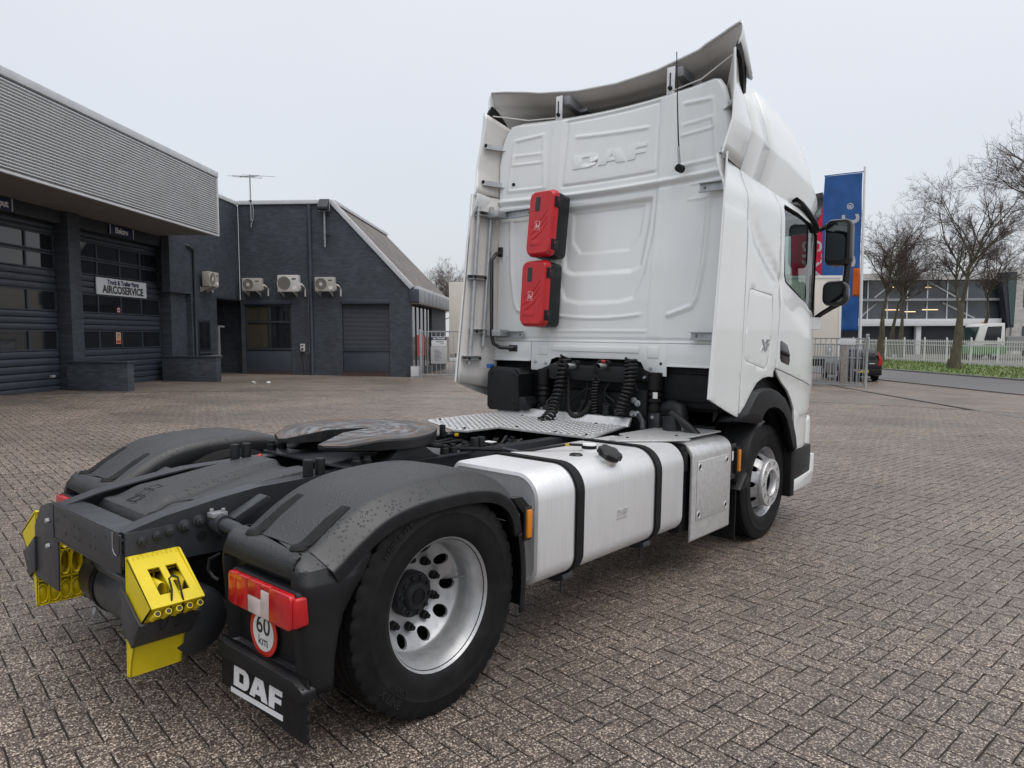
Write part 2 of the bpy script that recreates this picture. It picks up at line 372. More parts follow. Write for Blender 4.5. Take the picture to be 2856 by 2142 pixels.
for (w, h) in ((2, 1), (1, 2)):
    for s in range(6):
        me = bpy.data.meshes.new('paver'); me.from_pydata(*((lambda vf: (vf[0], [], vf[1]))(paver_verts(w, h)))); me.update()
        at_ = me.attributes.new('tint', 'FLOAT', 'POINT'); at_.data.foreach_set('value', [s/5]*12); me.materials.append(MATS['paver']); variants[(w, h, s)] = me
def in_frame(c):
    d = Vector((c.x, c.y, 0))-CAM; w = d.dot(cF)
    if w < .2: return False
    return abs(d.dot(cR)/w*FPX) < PW/2 and abs(d.dot(cU)/w*FPX) < PH/2
def under_truck(c): return abs(c.x) < 1.15 and c.y > -.55
rest_V, rest_F, rest_T, nind = [], [], [], 0
for r, ang, c, w, h in cells:
    z = random.gauss(0, .0012); rot = random.gauss(0, .008); tint = random.random()
    if nind < 300 and in_frame(c) and not under_truck(c):
        o = bpy.data.objects.new('paver', variants[(w, h, int(tint*5.99))]); COL.objects.link(o); o.parent = yard
        o.location = (c.x, c.y, z); o.rotation_euler = (random.gauss(0, .006), random.gauss(0, .006), rot); nind += 1
        continue
    V, F = paver_verts(w, h, c.x, c.y, z, rot)
    if r > 7: F = F[:1]+F[5:]
    k = len(rest_V); rest_V += V; rest_F += [tuple(q+k for q in f) for f in F]; rest_T += [tint]*12
me = bpy.data.meshes.new('paver_field'); me.from_pydata(rest_V, [], rest_F); me.update()
at_ = me.attributes.new('tint', 'FLOAT', 'POINT'); at_.data.foreach_set('value', rest_T); me.materials.append(MATS['paver'])
pf = bpy.data.objects.new('paver_field', me); COL.objects.link(pf); pf.parent = yard; pf['kind'] = 'stuff'

# drain gutter across the yard, road with kerb, verge
def gut(u, v): s = -30+u*60; n = 12.30+v*.30; return (.5725*s+.82*n, -.82*s+.5725*n)
sheet('drain_gutter', gut, 60, 1, .004, 'concrete')
sheet('road', lambda u, v: rp(-140+u*260, 20.9+v*5.6), 60, 4, .006, 'asphalt')
kb = MB()
for n0 in (20.75, 26.5):
    V = []; N = 60
    for i in range(N+1):
        s = -140+i*260/N
        for dn, dz in ((0, -.03), (0, .05), (.12, .06), (.12, -.03)):
            x, y = rp(s, n0+dn); V.append((x, y, gz(x, y)+dz*(.35 if n0 < 22 else 1.6)))
    F = []
    for i in range(N):
        for q in range(3): a = i*4+q; F.append((a, a+4, a+5, a+1))
    kb.add(V, F)
o = kb.build('kerb', 'concrete'); o['kind'] = 'structure'
sheet('grass_verge', lambda u, v: rp(-140+u*260, 26.6+v*10), 90, 6, .05, 'grass')
sheet('works_yard', lambda u, v: rp(-160+u*300, 36.5+v*120), 30, 10, .02, 'concrete')
gr = MB()
for i in range(9000):
    s = random.uniform(-62, 8); n = random.uniform(26.7, 35.5); x, y = rp(s, n); z = gz(x, y)+.05; a = random.uniform(0, 2*PI); w = random.uniform(.02, .05); h = random.uniform(.06, .2)
    dx, dy = math.cos(a)*w, math.sin(a)*w; lx, ly = random.gauss(0, .05), random.gauss(0, .05)
    gr.add([(x-dx, y-dy, z), (x+dx, y+dy, z), (x+lx, y+ly, z+h)], [(0, 1, 2)])
o = gr.build('grass_blades', 'grass', smooth=0); o['kind'] = 'stuff'; tag(o, 'green grass tufts on the verge beside the road', 'grass')

# ------------------------------------------------------------------ building materials
def brickmat(name, col, plane, bw=.22, rh=.0625, mort=.004, moc=None, var=.25, bump=.5, rough=.6):
    t = NT(name); s = t.n.new('ShaderNodeSeparateXYZ'); t.l.new(t.co(), s.inputs[0]); cb = t.n.new('ShaderNodeCombineXYZ')
    t.l.new(s.outputs['X' if plane == 'xz' else 'Y'], cb.inputs[0]); t.l.new(s.outputs['Z'], cb.inputs[1])
    b = t.n.new('ShaderNodeTexBrick'); b.inputs['Scale'].default_value = 1; b.inputs['Brick Width'].default_value = bw; b.inputs['Row Height'].default_value = rh; b.inputs['Mortar Size'].default_value = mort; b.inputs['Mortar Smooth'].default_value = .4
    b.inputs['Color1'].default_value = (*[c*(1-var) for c in col], 1); b.inputs['Color2'].default_value = (*[c*(1+var) for c in col], 1); b.inputs['Mortar'].default_value = (*(moc or [c*.45 for c in col]), 1)
    t.l.new(cb.outputs[0], b.inputs['Vector'])
    big = t.ramp(t.noise(1.1, 5, .6), [(.3, .8), (.7, 1.2)]); t.set(color=t.mix(1, b.outputs['Color'], big, 'MULTIPLY'), rough=rough)
    h = t.math('ADD', t.math('MULTIPLY', b.outputs['Fac'], -1), t.math('MULTIPLY', t.noise(30, 4), .5)); t.bump(h, bump, .012); return t.m
SL = (.046, .054, .067)
brickmat('slate_brick_front', SL, 'xz'); brickmat('slate_brick_side', SL, 'yz')
brickmat('white_brick', (.50, .49, .47), 'xz', .4, .14, .012, (.36, .35, .34), .1, .3)
simple('slate_panel', (.040, .048, .062), .45, 0, .1, 3); simple('slate_dark', (.022, .026, .034), .5, 0, .15, 4)
simple('cladding', (.56, .57, .58), .42, 0, .06, 1.2); simple('coping_grey', (.52, .53, .55), .5, 0, .08, 2); simple('soffit', (.20, .185, .17), .7, 0, .1, 2)
simple('navy_sign', (.010, .018, .065), .4, 0, .05, 3); simple('sign_white', (.66, .67, .68), .5, 0, .05, 3); simple('sign_grey', (.38, .385, .39), .5, 0, .06, 3)
simple('roof_metal', (.115, .10, .085), .6, .1, .3, .9); simple('zinc', (.28, .29, .305), .5, .3, .12, 3)
simple('ac_white', (.55, .54, .52), .5, 0, .07, 4); simple('ac_beige', (.40, .375, .34), .5, 0, .08, 4); simple('ac_dark', (.05, .048, .045), .5)
simple('fence_white', (.62, .61, .60), .5, 0, .06, 2); simple('fence_grey', (.33, .345, .355), .5, .3, .15, 6); simple('post_concrete', (.26, .24, .215), .85, 0, .35, 14, .3, 50)
t = NT('window_glass'); t.set(color=(.012, .014, .017), rough=.04, spec=.7)
t = NT('window_glass_warm'); t.set(color=(.05, .046, .031), rough=.05, spec=.6)
t = NT('office_glass'); t.set(color=t.ramp(t.noise(.25, 3), [(.35, (.025, .031, .040)), (.7, (.085, .10, .115))]), rough=.05, spec=.7)
t = NT('green_glass'); t.set(color=(.03, .06, .06), rough=.05, spec=.7)
t = NT('lit_tube'); t.set(color=(.8, .6, .35), emit=(1, .72, .42), emits=1.6)
simple('trailer_cream', (.62, .585, .52), .45, 0, .05, 1.2); simple('trailer_white', (.66, .66, .64), .4, 0, .06, 2); simple('trailer_dark', (.02, .02, .022), .6)
def flagmat(name, c):
    t = NT(name); d = t.n.new('ShaderNodeBsdfDiffuse'); tl = t.n.new('ShaderNodeBsdfTranslucent'); tp = t.n.new('ShaderNodeBsdfTransparent')
    col = t.ramp(t.noise(1.2, 3), [(.3, [q*.85 for q in c]), (.7, [min(1, q*1.15) for q in c])])
    t.l.new(col, d.inputs[0]); t.l.new(col, tl.inputs[0]); m1 = t.n.new('ShaderNodeMixShader'); m1.inputs[0].default_value = .45; m2 = t.n.new('ShaderNodeMixShader'); m2.inputs[0].default_value = .10
    t.l.new(d.outputs[0], m1.inputs[1]); t.l.new(tl.outputs[0], m1.inputs[2]); t.l.new(m1.outputs[0], m2.inputs[1]); t.l.new(tp.outputs[0], m2.inputs[2]); t.l.new(m2.outputs[0], t.n['Material Output'].inputs[0])
flagmat('flag_blue', (.055, .16, .42)); flagmat('flag_red', (.72, .035, .11)); flagmat('flag_orange', (.8, .2, .05)); flagmat('flag_white', (.75, .75, .76))

class BMB(MB):
    """mesh builder in building coordinates (b along the gable, a away from the camera, h up) relative to an origin"""
    def __init__(s, org): super().__init__(); s.org = org
    def build(s, *a, **k):
        o = s.org; s.V = [(x-o[0], y-o[1], z-o[2]) for x, y, z in s.V]; return super().build(*a, **k)
def bthing(name, label, cat, org, group=None): return thing(name, label, cat, BP(*org), RB, group)

# ------------------------------------------------------------------ workshop on the left
WO = (-13.0, 19.0, 0.1)
ws = bthing('workshop_building', 'dark slate brick workshop with ribbed metal canopy and two sectional doors', 'building', WO)
def W(): return BMB(WO)
W().box(-13.6, -13.12, 8, 23.4, -.3, 7.4).build('wall', 'slate_brick_side', ws)
W().box(-13.1, -12.75, 8, 22.13, 4.95, 5.32).build('header_beam', 'slate_dark', ws, .01)
for a0, a1 in ((10.9, 11.45), (16.57, 17.11), (22.13, 23.30)):
    W().box(-13.1, -12.60, a0, a1, -.3, 5.31).build('pillar', 'slate_brick_side', ws, .008)
for a0, a1 in ((16.45, 16.78), (21.64, 22.0)):
    lw = W().box(-12.75, -10.9 if a0 < 20 else -10.7, a0, a1, -.3, .90).build('low_wall', 'slate_brick_front', ws, .01)
    W().box(-12.75, -10.86 if a0 < 20 else -10.66, a0-.04, a1+.04, .902, .95).build('wall_coping', 'slate_panel', lw, .008)
W().box(-12.75, -12.0, 22.0, 24.9, .80, .90).build('sill_ledge', 'concrete', ws, .01)
def sect_door(a0, a1, mull):
    d = W().box(-13.10, -13.06, a0, a1, 0, 4.95).build('sectional_door', 'slate_dark', ws)
    wins = ((1.31, 1.83), (2.45, 2.98), (3.65, 4.05), (4.17, 4.60))
    def rib(z0, z1):
        W().prism([(-13.06, z0), (-13.02, z0+.012), (-13.005, z0+.05), (-13.005, z1-.05), (-13.02, z1-.012), (-13.06, z1)], 'y', a0+.03, a1-.03).build('door_panel', 'slate_panel', d)
    spans = [(.04, 1.27, 6), (1.87, 2.41, 3), (3.02, 3.61, 3), (4.64, 4.93, 2)]
    for z0, z1, n in spans:
        for i in range(n): rib(z0+(z1-z0)*i/n+.006, z0+(z1-z0)*(i+1)/n-.006)
    edges = [a0+.05]+mull+[a1-.05]
    for z0, z1 in wins:
        W().box(-13.06, -13.0, a0+.03, a1-.03, z1+.0, z1+.035).build('window_rail', 'slate_panel', d); W().box(-13.06, -13.0, a0+.03, a1-.03, z0-.035, z0).build('window_rail', 'slate_panel', d)
        for e0, e1 in zip(edges, edges[1:]):
            W().box(-13.05, -13.035, e0+.03, e1-.03, z0, z1).build('pane', 'window_glass', d)
        for e in edges: W().box(-13.06, -13.0, e-.03, e+.03, z0, z1).build('mullion', 'slate_panel', d)
    return d
sect_door(11.5, 16.55, [12.95, 14.15, 15.36]); sect_door(17.13, 22.12, [18.47, 19.69, 20.89])
# canopy: corrugated fascia, coping, soffit
can = W().box(-13.1, -10.56, 6, 21.66, 5.36, 7.3).build('canopy', 'slate_dark', ws)
prof = []; n = 27; z0, z1 = 5.30, 7.34
for i in range(n):
    p = (z1-z0)/n; z = z0+i*p
    prof += [(-10.565, z+.0), (-10.50, z+p*.30), (-10.50, z+p*.62), (-10.565, z+p*.66)]
V = [(x, 6, z) for x, z in prof]+[(x, 21.64, z) for x, z in prof]; m = len(prof)
W().add(V, [(i, i+1, m+i+1, m+i) for i in range(m-1)]).build('fascia_cladding', 'cladding', can, smooth=20)
cp = W().box(-10.62, -10.455, 6, 21.72, 7.37, 7.56)
cp.build('coping', 'coping_grey', can, .008)
W().box(-10.57, -10.47, 21.645, 21.72, 5.28, 7.365).build('corner_trim', 'coping_grey', can, .006)
W().box(-13.1, -10.50, 6, 21.68, 5.325, 5.355).build('soffit', 'soffit', can)
W().box(-10.56, -10.47, 6, 21.66, 5.265, 5.32).build('drip_edge', 'coping_grey', can, .006)
# link wall between the workshop and the gable building
W().box(-12.72, -12.42, 23.3, 25.42, -.3, 3.30).build('link_wall', 'slate_brick_side', ws)
W().box(-12.72, -12.42, 21.8, 27.72, 3.305, 7.45).build('upper_link_wall', 'slate_brick_side', ws)
W().box(-12.80, -12.36, 21.8, 27.6, 7.46, 7.62).build('link_coping', 'coping_grey', ws, .01)
W().box(-15.5, -15.3, 25.4, 28.6, -.3, 3.3).build('passage_wall', 'slate_brick_side', ws); W().box(-15.5, -12.2, 28.4, 28.6, -.3, 3.3).build('passage_end', 'slate_brick_front', ws); W().box(-15.5, -12.42, 25.3, 28.6, 3.25, 3.30).build('passage_ceiling', 'slate_dark', ws)
W().box(-15.5, -12.7, 25.3, 25.42, -.3, 3.3).build('passage_side', 'slate_brick_front', ws)
wf = W().box(-12.44, -12.40, 23.72, 24.78, 1.05, 2.33).build('window', 'slate_dark', ws, .006)
W().box(-12.41, -12.39, 23.82, 24.25, 1.13, 2.25).build('pane', 'window_glass', wf); W().box(-12.41, -12.39, 24.31, 24.68, 1.13, 2.25).build('pane', 'window_glass', wf)
W().box(-12.42, -12.28, 23.68, 24.82, .98, 1.045).build('sill', 'slate_panel', wf, .006)
W().box(-12.44, -12.36, 25.44, 25.52, -.2, 2.12).box(-12.44, -12.38, 25.52, 26.0, 2.05, 2.12).build('door_frame', 'zinc', ws)
dpp = W(); dpp.tube([(-12.55, 22.9, 5.2), (-12.35, 23.1, 5.12), (-12.35, 23.42, 5.05), (-12.36, 23.5, 4.9), (-12.36, 23.5, .9)], .055, 10)
for h in (1.4, 3.0, 4.5): dpp.lathe([(.056, h-.03), (.07, h-.03), (.07, h+.03), (.056, h+.03)], (-12.36, 23.5, 0), 'z', 10)
dpp.build('downpipe', 'slate_panel', ws)

def plaque(name, label, cat, org, size, mat, facing, texts, border=None, th=.03):
    """flat sign; org = centre of its face in building coordinates, facing 'b' or 'a'"""
    r = bthing(name, label, cat, org)
    w, h = size
    M = frame((0, 0, 0), (0, 1, 0) if facing == 'b' else (1, 0, 0), (0, 0, 1))
    MB().box(-w/2, w/2, -h/2, h/2, -th, 0, M).build('board', mat, r, .004)
    for s, sz, x, y, m, bold in texts:
        text_mb(s, sz, .002, 'CENTER', bold).xform(M @ Matrix.Translation((x, y, .002))).build('lettering', m, r, smooth=0)
    return r
sgn = plaque('wall_sign', 'small navy sign reading Elektro above a workshop door', 'sign', (-12.70, 19.39, 5.13), (1.3, .30), 'navy_sign', 'b', [('Elektro', .24, 0, 0, 'white_decal', .010)])
MB().box(.0, .02, -.66, -.63, -.16, .16).build('edge_strip', 'coping_grey', sgn); MB().box(.0, .02, .63, .66, -.16, .16).build('edge_strip', 'coping_grey', sgn)
sgn = plaque('wall_sign', 'navy sign ending in put at the beam over the first workshop door', 'sign', (-12.70, 13.9, 5.13), (1.3, .30), 'navy_sign', 'b', [('put', .24, .36, 0, 'white_decal', .010)])
MB().box(.0, .02, .63, .66, -.16, .16).build('edge_strip', 'coping_grey', sgn)
plaque('banner_sign', 'white board reading Truck & Trailer Parts Aircoservice on the sectional door', 'sign', (-12.95, 19.74, 3.30), (2.82, .545), 'sign_white', 'b',
       [('Truck & Trailer Parts', .205, .05, .145, 'navy_sign', .010), ('AIRCOSERVICE', .345, .05, -.10, 'black_decal', .012)])
st = bthing('parking_notice', 'cream and orange no parking notice on the door window', 'notice', (-13.02, 19.5, 1.62))
M = frame((0, 0, 0), (0, 1, 0), (0, 0, 1))
MB().box(-.13, .13, -.19, .19, -.006, 0, M).build('board', simple('notice_cream', (.62, .42, .26), .5), st)
MB().box(-.11, .11, -.17, -.07, 0, .003, M).build('panel', 'red_decal', st); MB().lathe([(.085, 0), (.085, .003), (.068, .003), (.068, 0)], (0, .06, 0), 'z', 24).xform(M).build('ring', 'black_decal', st)
text_mb('P', .13, .002).xform(M @ Matrix.Translation((0, .06, .002))).build('letter', 'black_decal', st)
st = bthing('round_sticker', 'small round white sticker with red rim on the door glass', 'sticker', (-13.02, 19.56, 2.56))
MB().lathe([(0, 0), (.10, 0), (.10, .004), (0, .004)], (0, 0, 0), 'z', 24).xform(M).build('rim', 'red_decal', st); MB().lathe([(0, .005), (.07, .005)], (0, 0, 0), 'z', 24).xform(M).build('disc', 'sign_white', st); MB().box(-.045, .045, -.03, .03, .005, .007, M).build('print', 'navy_sign', st)
st = bthing('door_plate', 'little grey name plate low on the first workshop door', 'plate', (-12.99, 16.2, .52)); MB().box(-.1, .1, -.035, .035, -.01, .006, M).build('plate', 'sign_grey', st, .002); MB().box(-.08, -.03, -.02, .02, .006, .008, M).build('print', 'black_decal', st)

# ------------------------------------------------------------------ gable building
GO = (-8.4, 27.7, 0.0)
gb = bthing('gable_building', 'dark slate brick building with one steep ribbed metal roof slope', 'building', GO)
def Gm(): return BMB(GO)
wl_ = Gm()
A0, A1 = 27.7, 28.0
wl_.box(-12.40, -12.22, A0, A1, -.5, 3.08); wl_.box(-10.11, -7.79, A0, A1, -.5, 3.08); wl_.prism([(-5.66, -.5), (-4.68, -.5), (-4.68, 3.08), (-5.66, 3.08)], 'y', A0, A1)
wl_.prism([(-12.40, 3.08), (-4.68, 3.08), (-4.70, 3.74), (-8.16, 7.5), (-12.40, 7.5)], 'y', A0, A1)
wl_.build('wall', 'slate_brick_front', gb)
Gm().prism([(-12.35, -.5), (-4.75, -.5), (-4.75, 3.6), (-8.2, 7.4), (-12.35, 7.4)], 'y', 38.0, 38.2).build('back_wall', 'slate_brick_front', gb)
Gm().box(-12.42, -8.1, 28.0, 38.2, 7.38, 7.48).build('flat_roof', 'slate_dark', gb)
sw = Gm().box(-4.95, -4.66, 33.2, 38.2, -.5, 3.3).box(-4.95, -4.66, A1, 38.2, 3.1, 3.3).build('side_wall', 'slate_brick_side', gb)
Gm().box(-4.9, -4.68, 28.02, 33.18, -.4, .15).build('shopfront_plinth', 'slate_panel', gb)
for i in range(5):
    a = 28.05+i*1.03; Gm().box(-4.78, -4.74, a+.04, a+.99, .15, 3.08).build('shop_pane', 'office_glass', gb); Gm().box(-4.80, -4.70, a-.0, a+.04, .15, 3.08).build('shop_mullion', 'slate_dark', gb)
Gm().box(-4.735, -4.70, 29.2, 31.4, .7, 1.7).build('shop_poster', simple('poster_red', (.45, .05, .05), .5), gb)
# roof slope with ribs running down it
rs = Gm(); N = 74; base = Vector((-8.13, 0, 7.55)); dn = Vector((-4.42, 0, 3.72))-base; nrm_ = Vector((dn.z, 0, -dn.x)).normalized()*-1
V = []
for i in range(N*4+1):
    a = 27.85+(38.3-27.85)*i/(N*4); lift = (0, .03, .03, 0)[i % 4]
    for s in (0, 1):
        p = base+dn*s; V.append((p.x+nrm_.x*lift*-1, a, p.z+abs(nrm_.z)*lift))
rs.add(V, [(2*i, 2*i+1, 2*i+3, 2*i+2) for i in range(N*4)]); rs.build('roof_slope', 'roof_metal', gb, smooth=20)
Gm().prism([(-8.22, 7.5), (-8.10, 7.66), (-4.55, 3.86), (-4.70, 3.72)], 'y', 27.62, 27.86).build('verge_trim', 'coping_grey', gb, .01)
Gm().box(-12.42, -8.12, 27.60, 27.9, 7.50, 7.67).build('coping', 'coping_grey', gb, .01)
Gm().box(-8.2, -8.05, 27.9, 38.3, 7.56, 7.70).build('ridge_coping', 'coping_grey', gb, .01)
Gm().box(-4.6, -4.34, 27.86, 38.4, 3.72, 3.86).build('gutter', 'coping_grey', gb, .01)
eb = Gm().box(-4.72, -4.31, 27.64, 27.7, 3.14, 3.72).build('eave_end', 'slate_panel', gb, .006)
for i in range(9):
    a = 27.72+i*1.15; Gm().box(-4.55, -4.30, a, a+1.14, 3.14, 3.71).build('fascia_panel', 'zinc', gb, .006)
Gm().box(-4.7, -4.3, 27.7, 38.2, 3.08, 3.13).build('eave_soffit', 'soffit', gb)
pp = Gm().tube([(-9.16, 27.62, 7.45), (-9.16, 27.62, -.15)], .085, 12)
for h in (1.5, 3.5, 5.4): pp.lathe([(.086, h-.04), (.10, h-.04), (.10, h+.04), (.086, h+.04)], (-9.16, 27.62, 0), 'z', 12)
pp.build('downpipe', 'slate_panel', gb)
# window with panel below
wf = Gm().box(-12.22, -10.11, 27.80, 27.86, 0, 3.08).build('window', 'slate_dark', gb)
for (b0, b1, h0, h1) in ((-12.12, -11.68, 2.36, 2.98), (-11.60, -11.16, 2.36, 2.98), (-11.06, -10.62, 2.36, 2.98), (-10.54, -10.2, 2.36, 2.98), (-12.12, -11.20, 1.16, 2.24), (-11.04, -10.2, 1.16, 2.24)):
    Gm().box(b0, b1, 27.78, 27.795, h0, h1).build('pane', 'window_glass_warm' if b1 < -11.1 else 'window_glass', wf)
for q in ((-12.22, -12.12, 1.0, 3.08), (-10.20, -10.11, 1.0, 3.08), (-11.17, -11.05, 1.0, 3.08)): Gm().box(q[0], q[1], 27.74, 27.80, q[2], q[3]).build('frame_post', 'slate_dark', wf, .006)
for q in ((2.25, 2.35), (2.99, 3.08), (1.03, 1.14)): Gm().box(-12.22, -10.11, 27.735, 27.80, *q).build('frame_rail', 'slate_dark', wf, .006)
Gm().box(-12.2, -10.13, 27.76, 27.80, .04, 1.0).build('infill_panel', 'slate_panel', wf, .006); Gm().box(-12.22, -10.11, 27.68, 27.82, -.3, .035).build('threshold', simple('brick_red', (.06, .032, .028), .8), wf)
Gm().box(-12.25, -10.08, 27.60, 27.72, 3.09, 3.28).build('shutter_box', 'slate_panel', wf, .01)
sh = Gm().box(-7.79, -5.66, 27.82, 27.86, 0, 3.08).build('roller_shutter', 'slate_dark', gb)
for i in range(34):
    h = 1.04+i*.0575; Gm().prism([(27.82, h), (27.795, h+.006), (27.785, h+.028), (27.795, h+.050), (27.82, h+.054)], 'x', -7.76, -5.69).build('slat', 'slate_panel', sh)
Gm().box(-7.77, -5.68, 27.76, 27.82, .03, .99).build('infill_panel', 'slate_panel', sh, .006); Gm().box(-7.79, -5.66, 27.70, 27.82, .99, 1.035).build('sill', 'slate_panel', sh, .004); Gm().box(-7.79, -5.66, 27.68, 27.82, -.3, .028).build('threshold', 'brick_red', sh)
Gm().box(-7.82, -5.63, 27.60, 27.72, 3.09, 3.28).build('shutter_box', 'slate_panel', sh, .01)
cb_ = bthing('junction_box', 'white square cabinet at the corner of the gable building', 'cabinet', (-4.48, 27.55, -.1)); MB().box(-.2, .2, -.15, .15, -.1, .42).build('cabinet', 'sign_grey', cb_, .012); MB().box(-.17, .17, -.157, -.15, -.02, .38).build('door', 'sign_white', cb_, .004)

# ------------------------------------------------------------------ air conditioners
def ac(label, org, size, fan, mat, facing='a'):
    r = bthing('air_conditioner', label, 'air conditioner', org, None)
    w, h, d = size; rot = Matrix.Identity(4) if facing == 'a' else Matrix.Rotation(PI/2, 4, 'Z')
    def P(mb, name, m, par=r, bv=0, sm=35): return mb.xform(rot).build(name, m, par, bv, sm)
    body = P(MB().box(0, w, 0, d, 0, h), 'casing', mat, bv=.02)
    fx, fz = w*.32, h*.5; fr = h*.40
    P(MB().lathe([(fr, -.004), (fr*1.06, -.02), (fr*1.06, .01)], (fx, 0, fz), 'y', 32), 'fan_ring', mat, body)
    P(MB().lathe([(0, -.003), (fr, -.003)], (fx, 0, fz), 'y', 32), 'fan_opening', 'ac_dark', body)
    g = MB()
    if fan == 'bars':
        for i in range(-6, 7):
            x = i*fr/6.5; q = math.sqrt(max(0, fr*fr-x*x)); g.box(fx+x-.006, fx+x+.006, -.02, -.008, fz-q, fz+q)
    else:
        for k in range(1, 7): g.lathe([(fr*k/7-.004, -.012), (fr*k/7+.004, -.012)], (fx, 0, fz), 'y', 28)
        for k in range(18):
            a = 2*PI*k/18; g.box(-.004, .004, -.016, -.008, .05, fr, Matrix.Translation((fx, 0, fz)) @ Matrix.Rotation(a, 4, 'Y'))
    P(g, 'fan_grille', mat if fan != 'bars' else 'ac_beige', body)
    if fan != 'bars': P(MB().lathe([(0, -.02), (.07, -.02), (.07, -.005)], (fx, 0, fz), 'y', 20), 'fan_boss', 'ac_white', body)
    P(MB().box(w*.70, w*.90, -.006, 0, h*.72, h*.80), 'badge', 'navy_sign' if fan == 'bars' else 'ac_dark', body); P(MB().box(w*.72, w*.92, -.006, 0, h*.14, h*.34), 'rating_label', 'paper_white' if fan != 'disc' else 'sign_grey', body)
    P(MB().box(w, w+.06, d*.2, d*.9, h*.1, h*.55), 'valve_cover', mat, body, .01)
    for x in (w*.12, w*.75): P(MB().prism([(0, -.01), (d+.14, -.01), (d+.14, -.22), (d+.10, -.22), (d*.1, -.05), (0, -.05)], 'x', x, x+.04), 'bracket', 'ac_beige', r, .004)
    P(MB().tube([(w+.05, d*.5, h*.42), (w+.12, d*.5, h*.45), (w+.17, d*.6, h*.35), (w+.18, d+.06, h*.2), (w+.18, d+.06, -.2)], .035, 8), 'pipe_duct', 'ac_white', r)
    return r
ac('beige air conditioner beside the corner over the window', (-12.10, 27.22, 3.66), (.84, .57, .32), 'disc', 'ac_beige')
ac('largest white air conditioner with barred round fan next to the downpipe', (-10.50, 27.20, 3.62), (.92, .73, .34), 'bars', 'ac_white')
ac('cream air conditioner right of the downpipe above the roller shutter', (-8.84, 27.22, 3.63), (.86, .62, .32), 'star', 'ac_beige')
ac('air conditioner on the side wall above the small window', (-11.98, 23.95, 3.66), (.80, .58, .30), 'star', 'ac_beige', 'b')
# socket, antenna, floodlight, cups
ev = bthing('charging_point', 'white wall charging socket with a hanging black cable', 'socket', (-9.58, 27.68, 1.15)); MB().box(-.10, .10, -.10, 0, -.17, .17).build('housing', 'ac_white', ev, .02); MB().box(-.05, .05, -.108, -.10, .06, .12).build('display', 'navy_sign', ev); MB().lathe([(0, -.14), (.04, -.14), (.05, -.10)], (0, 0, -.06), 'y', 16).build('plug', 'black_rubber', ev)
MB().tube([(0, -.13, -.07), (-.03, -.14, -.3), (.02, -.1, -.8), (.05, -.12, -1.15), (.2, -.2, -1.2)], .012, 6).build('cable', 'black_rubber', ev); MB().tube([(.12, -.03, -.25), (.30, -.03, -.25), (.30, -.03, 2.6)], .012, 6).build('conduit', 'zinc', ev)
an = bthing('roof_antenna', 'thin aerial mast with crossed rods on the gable wall', 'antenna', (-11.77, 27.6, 6.5))
MB().tube([(0, 0, 0), (0, 0, 2.3)], .03, 8).build('mast', 'zinc', an); MB().tube([(-.35, -.25, 2.16), (.32, .25, 2.3)], .018, 6).build('boom', 'slate_dark', an)
for f, L in ((-.9, .95), (-.3, 1.05), (.85, 1.15)):
    c_ = Vector((.33*f, .25*f, 2.23+.07*f)); d_ = Vector((.86, -.5, -.16)); pth = [c_-d_*L, c_+d_*L]
    MB().tube(pth, .009, 5).build('rod', 'zinc', an)
pth = [Vector((-.1, -.08, 2.21))+Vector((.86, -.5, -.16))*s+Vector((0, 0, q)) for s, q in ((-1, 0), (1, 0), (1.02, -.06), (-.98, -.06))]; MB().tube(pth, .008, 5, True).build('dipole', 'zinc', an)
for h in (.25, 1.15): MB().box(-.05, .05, -.04, .1, h-.03, h+.03).build('bracket', 'slate_dark', an)
MB().tube([(.05, 0, 1.2), (.12, -.02, .8), (.10, 0, .4), (.02, 0, .15)], .008, 5).build('cable', 'paper_white', an)
fl = bthing('floodlight', 'square floodlight on a short pole at the gable edge', 'floodlight', (-8.45, 27.55, 5.58))
MB().tube([(0, 0, 0), (0, 0, 1.7)], .045, 8).build('pole', 'zinc', fl)
MB().prism([(-.36, 1.62), (-.36, 1.72), (.06, 2.12), (.14, 2.1), (.14, 1.7), (.0, 1.6)], 'x', -.22, .22).build('lamp_housing', 'slate_dark', fl, .015); MB().prism([(-.33, 1.73), (-.31, 1.74), (.03, 2.08), (.02, 2.06)], 'x', -.17, .17).build('lamp_glass', 'sign_grey', fl)
MB().box(-.25, .25, -.05, .05, 1.56, 1.60).box(-.25, -.23, -.05, .05, 1.58, 1.9).box(.23, .25, -.05, .05, 1.58, 1.9).build('yoke', 'zinc', fl)
for h in (.55, 1.45): MB().box(-.06, .20, -.03, .10, h-.02, h+.02).build('bracket', 'slate_dark', fl)
for i, (b, a) in enumerate(((-11.3, 24.2), (-10.5, 23.7))):
    p = BP(b, a, 0); q = hit(708 if i == 0 else 748, 1067 if i == 0 else 1068, 'z', .03); c_ = MB().lathe([(0, -.06), (.03, -.06), (.042, .06), (.036, .06), (.026, -.05), (0, -.05)], (0, 0, 0), 'x', 14).xform(Matrix.Rotation(.4+i, 4, 'Z')).build('paper_cup', 'paper_white', loc=(q.x, q.y, .043)); tag(c_, ('white paper cup lying on the paving nearer the low wall', 'white paper cup on the paving in front of the window')[i], 'cup', 'white cups on the paving')

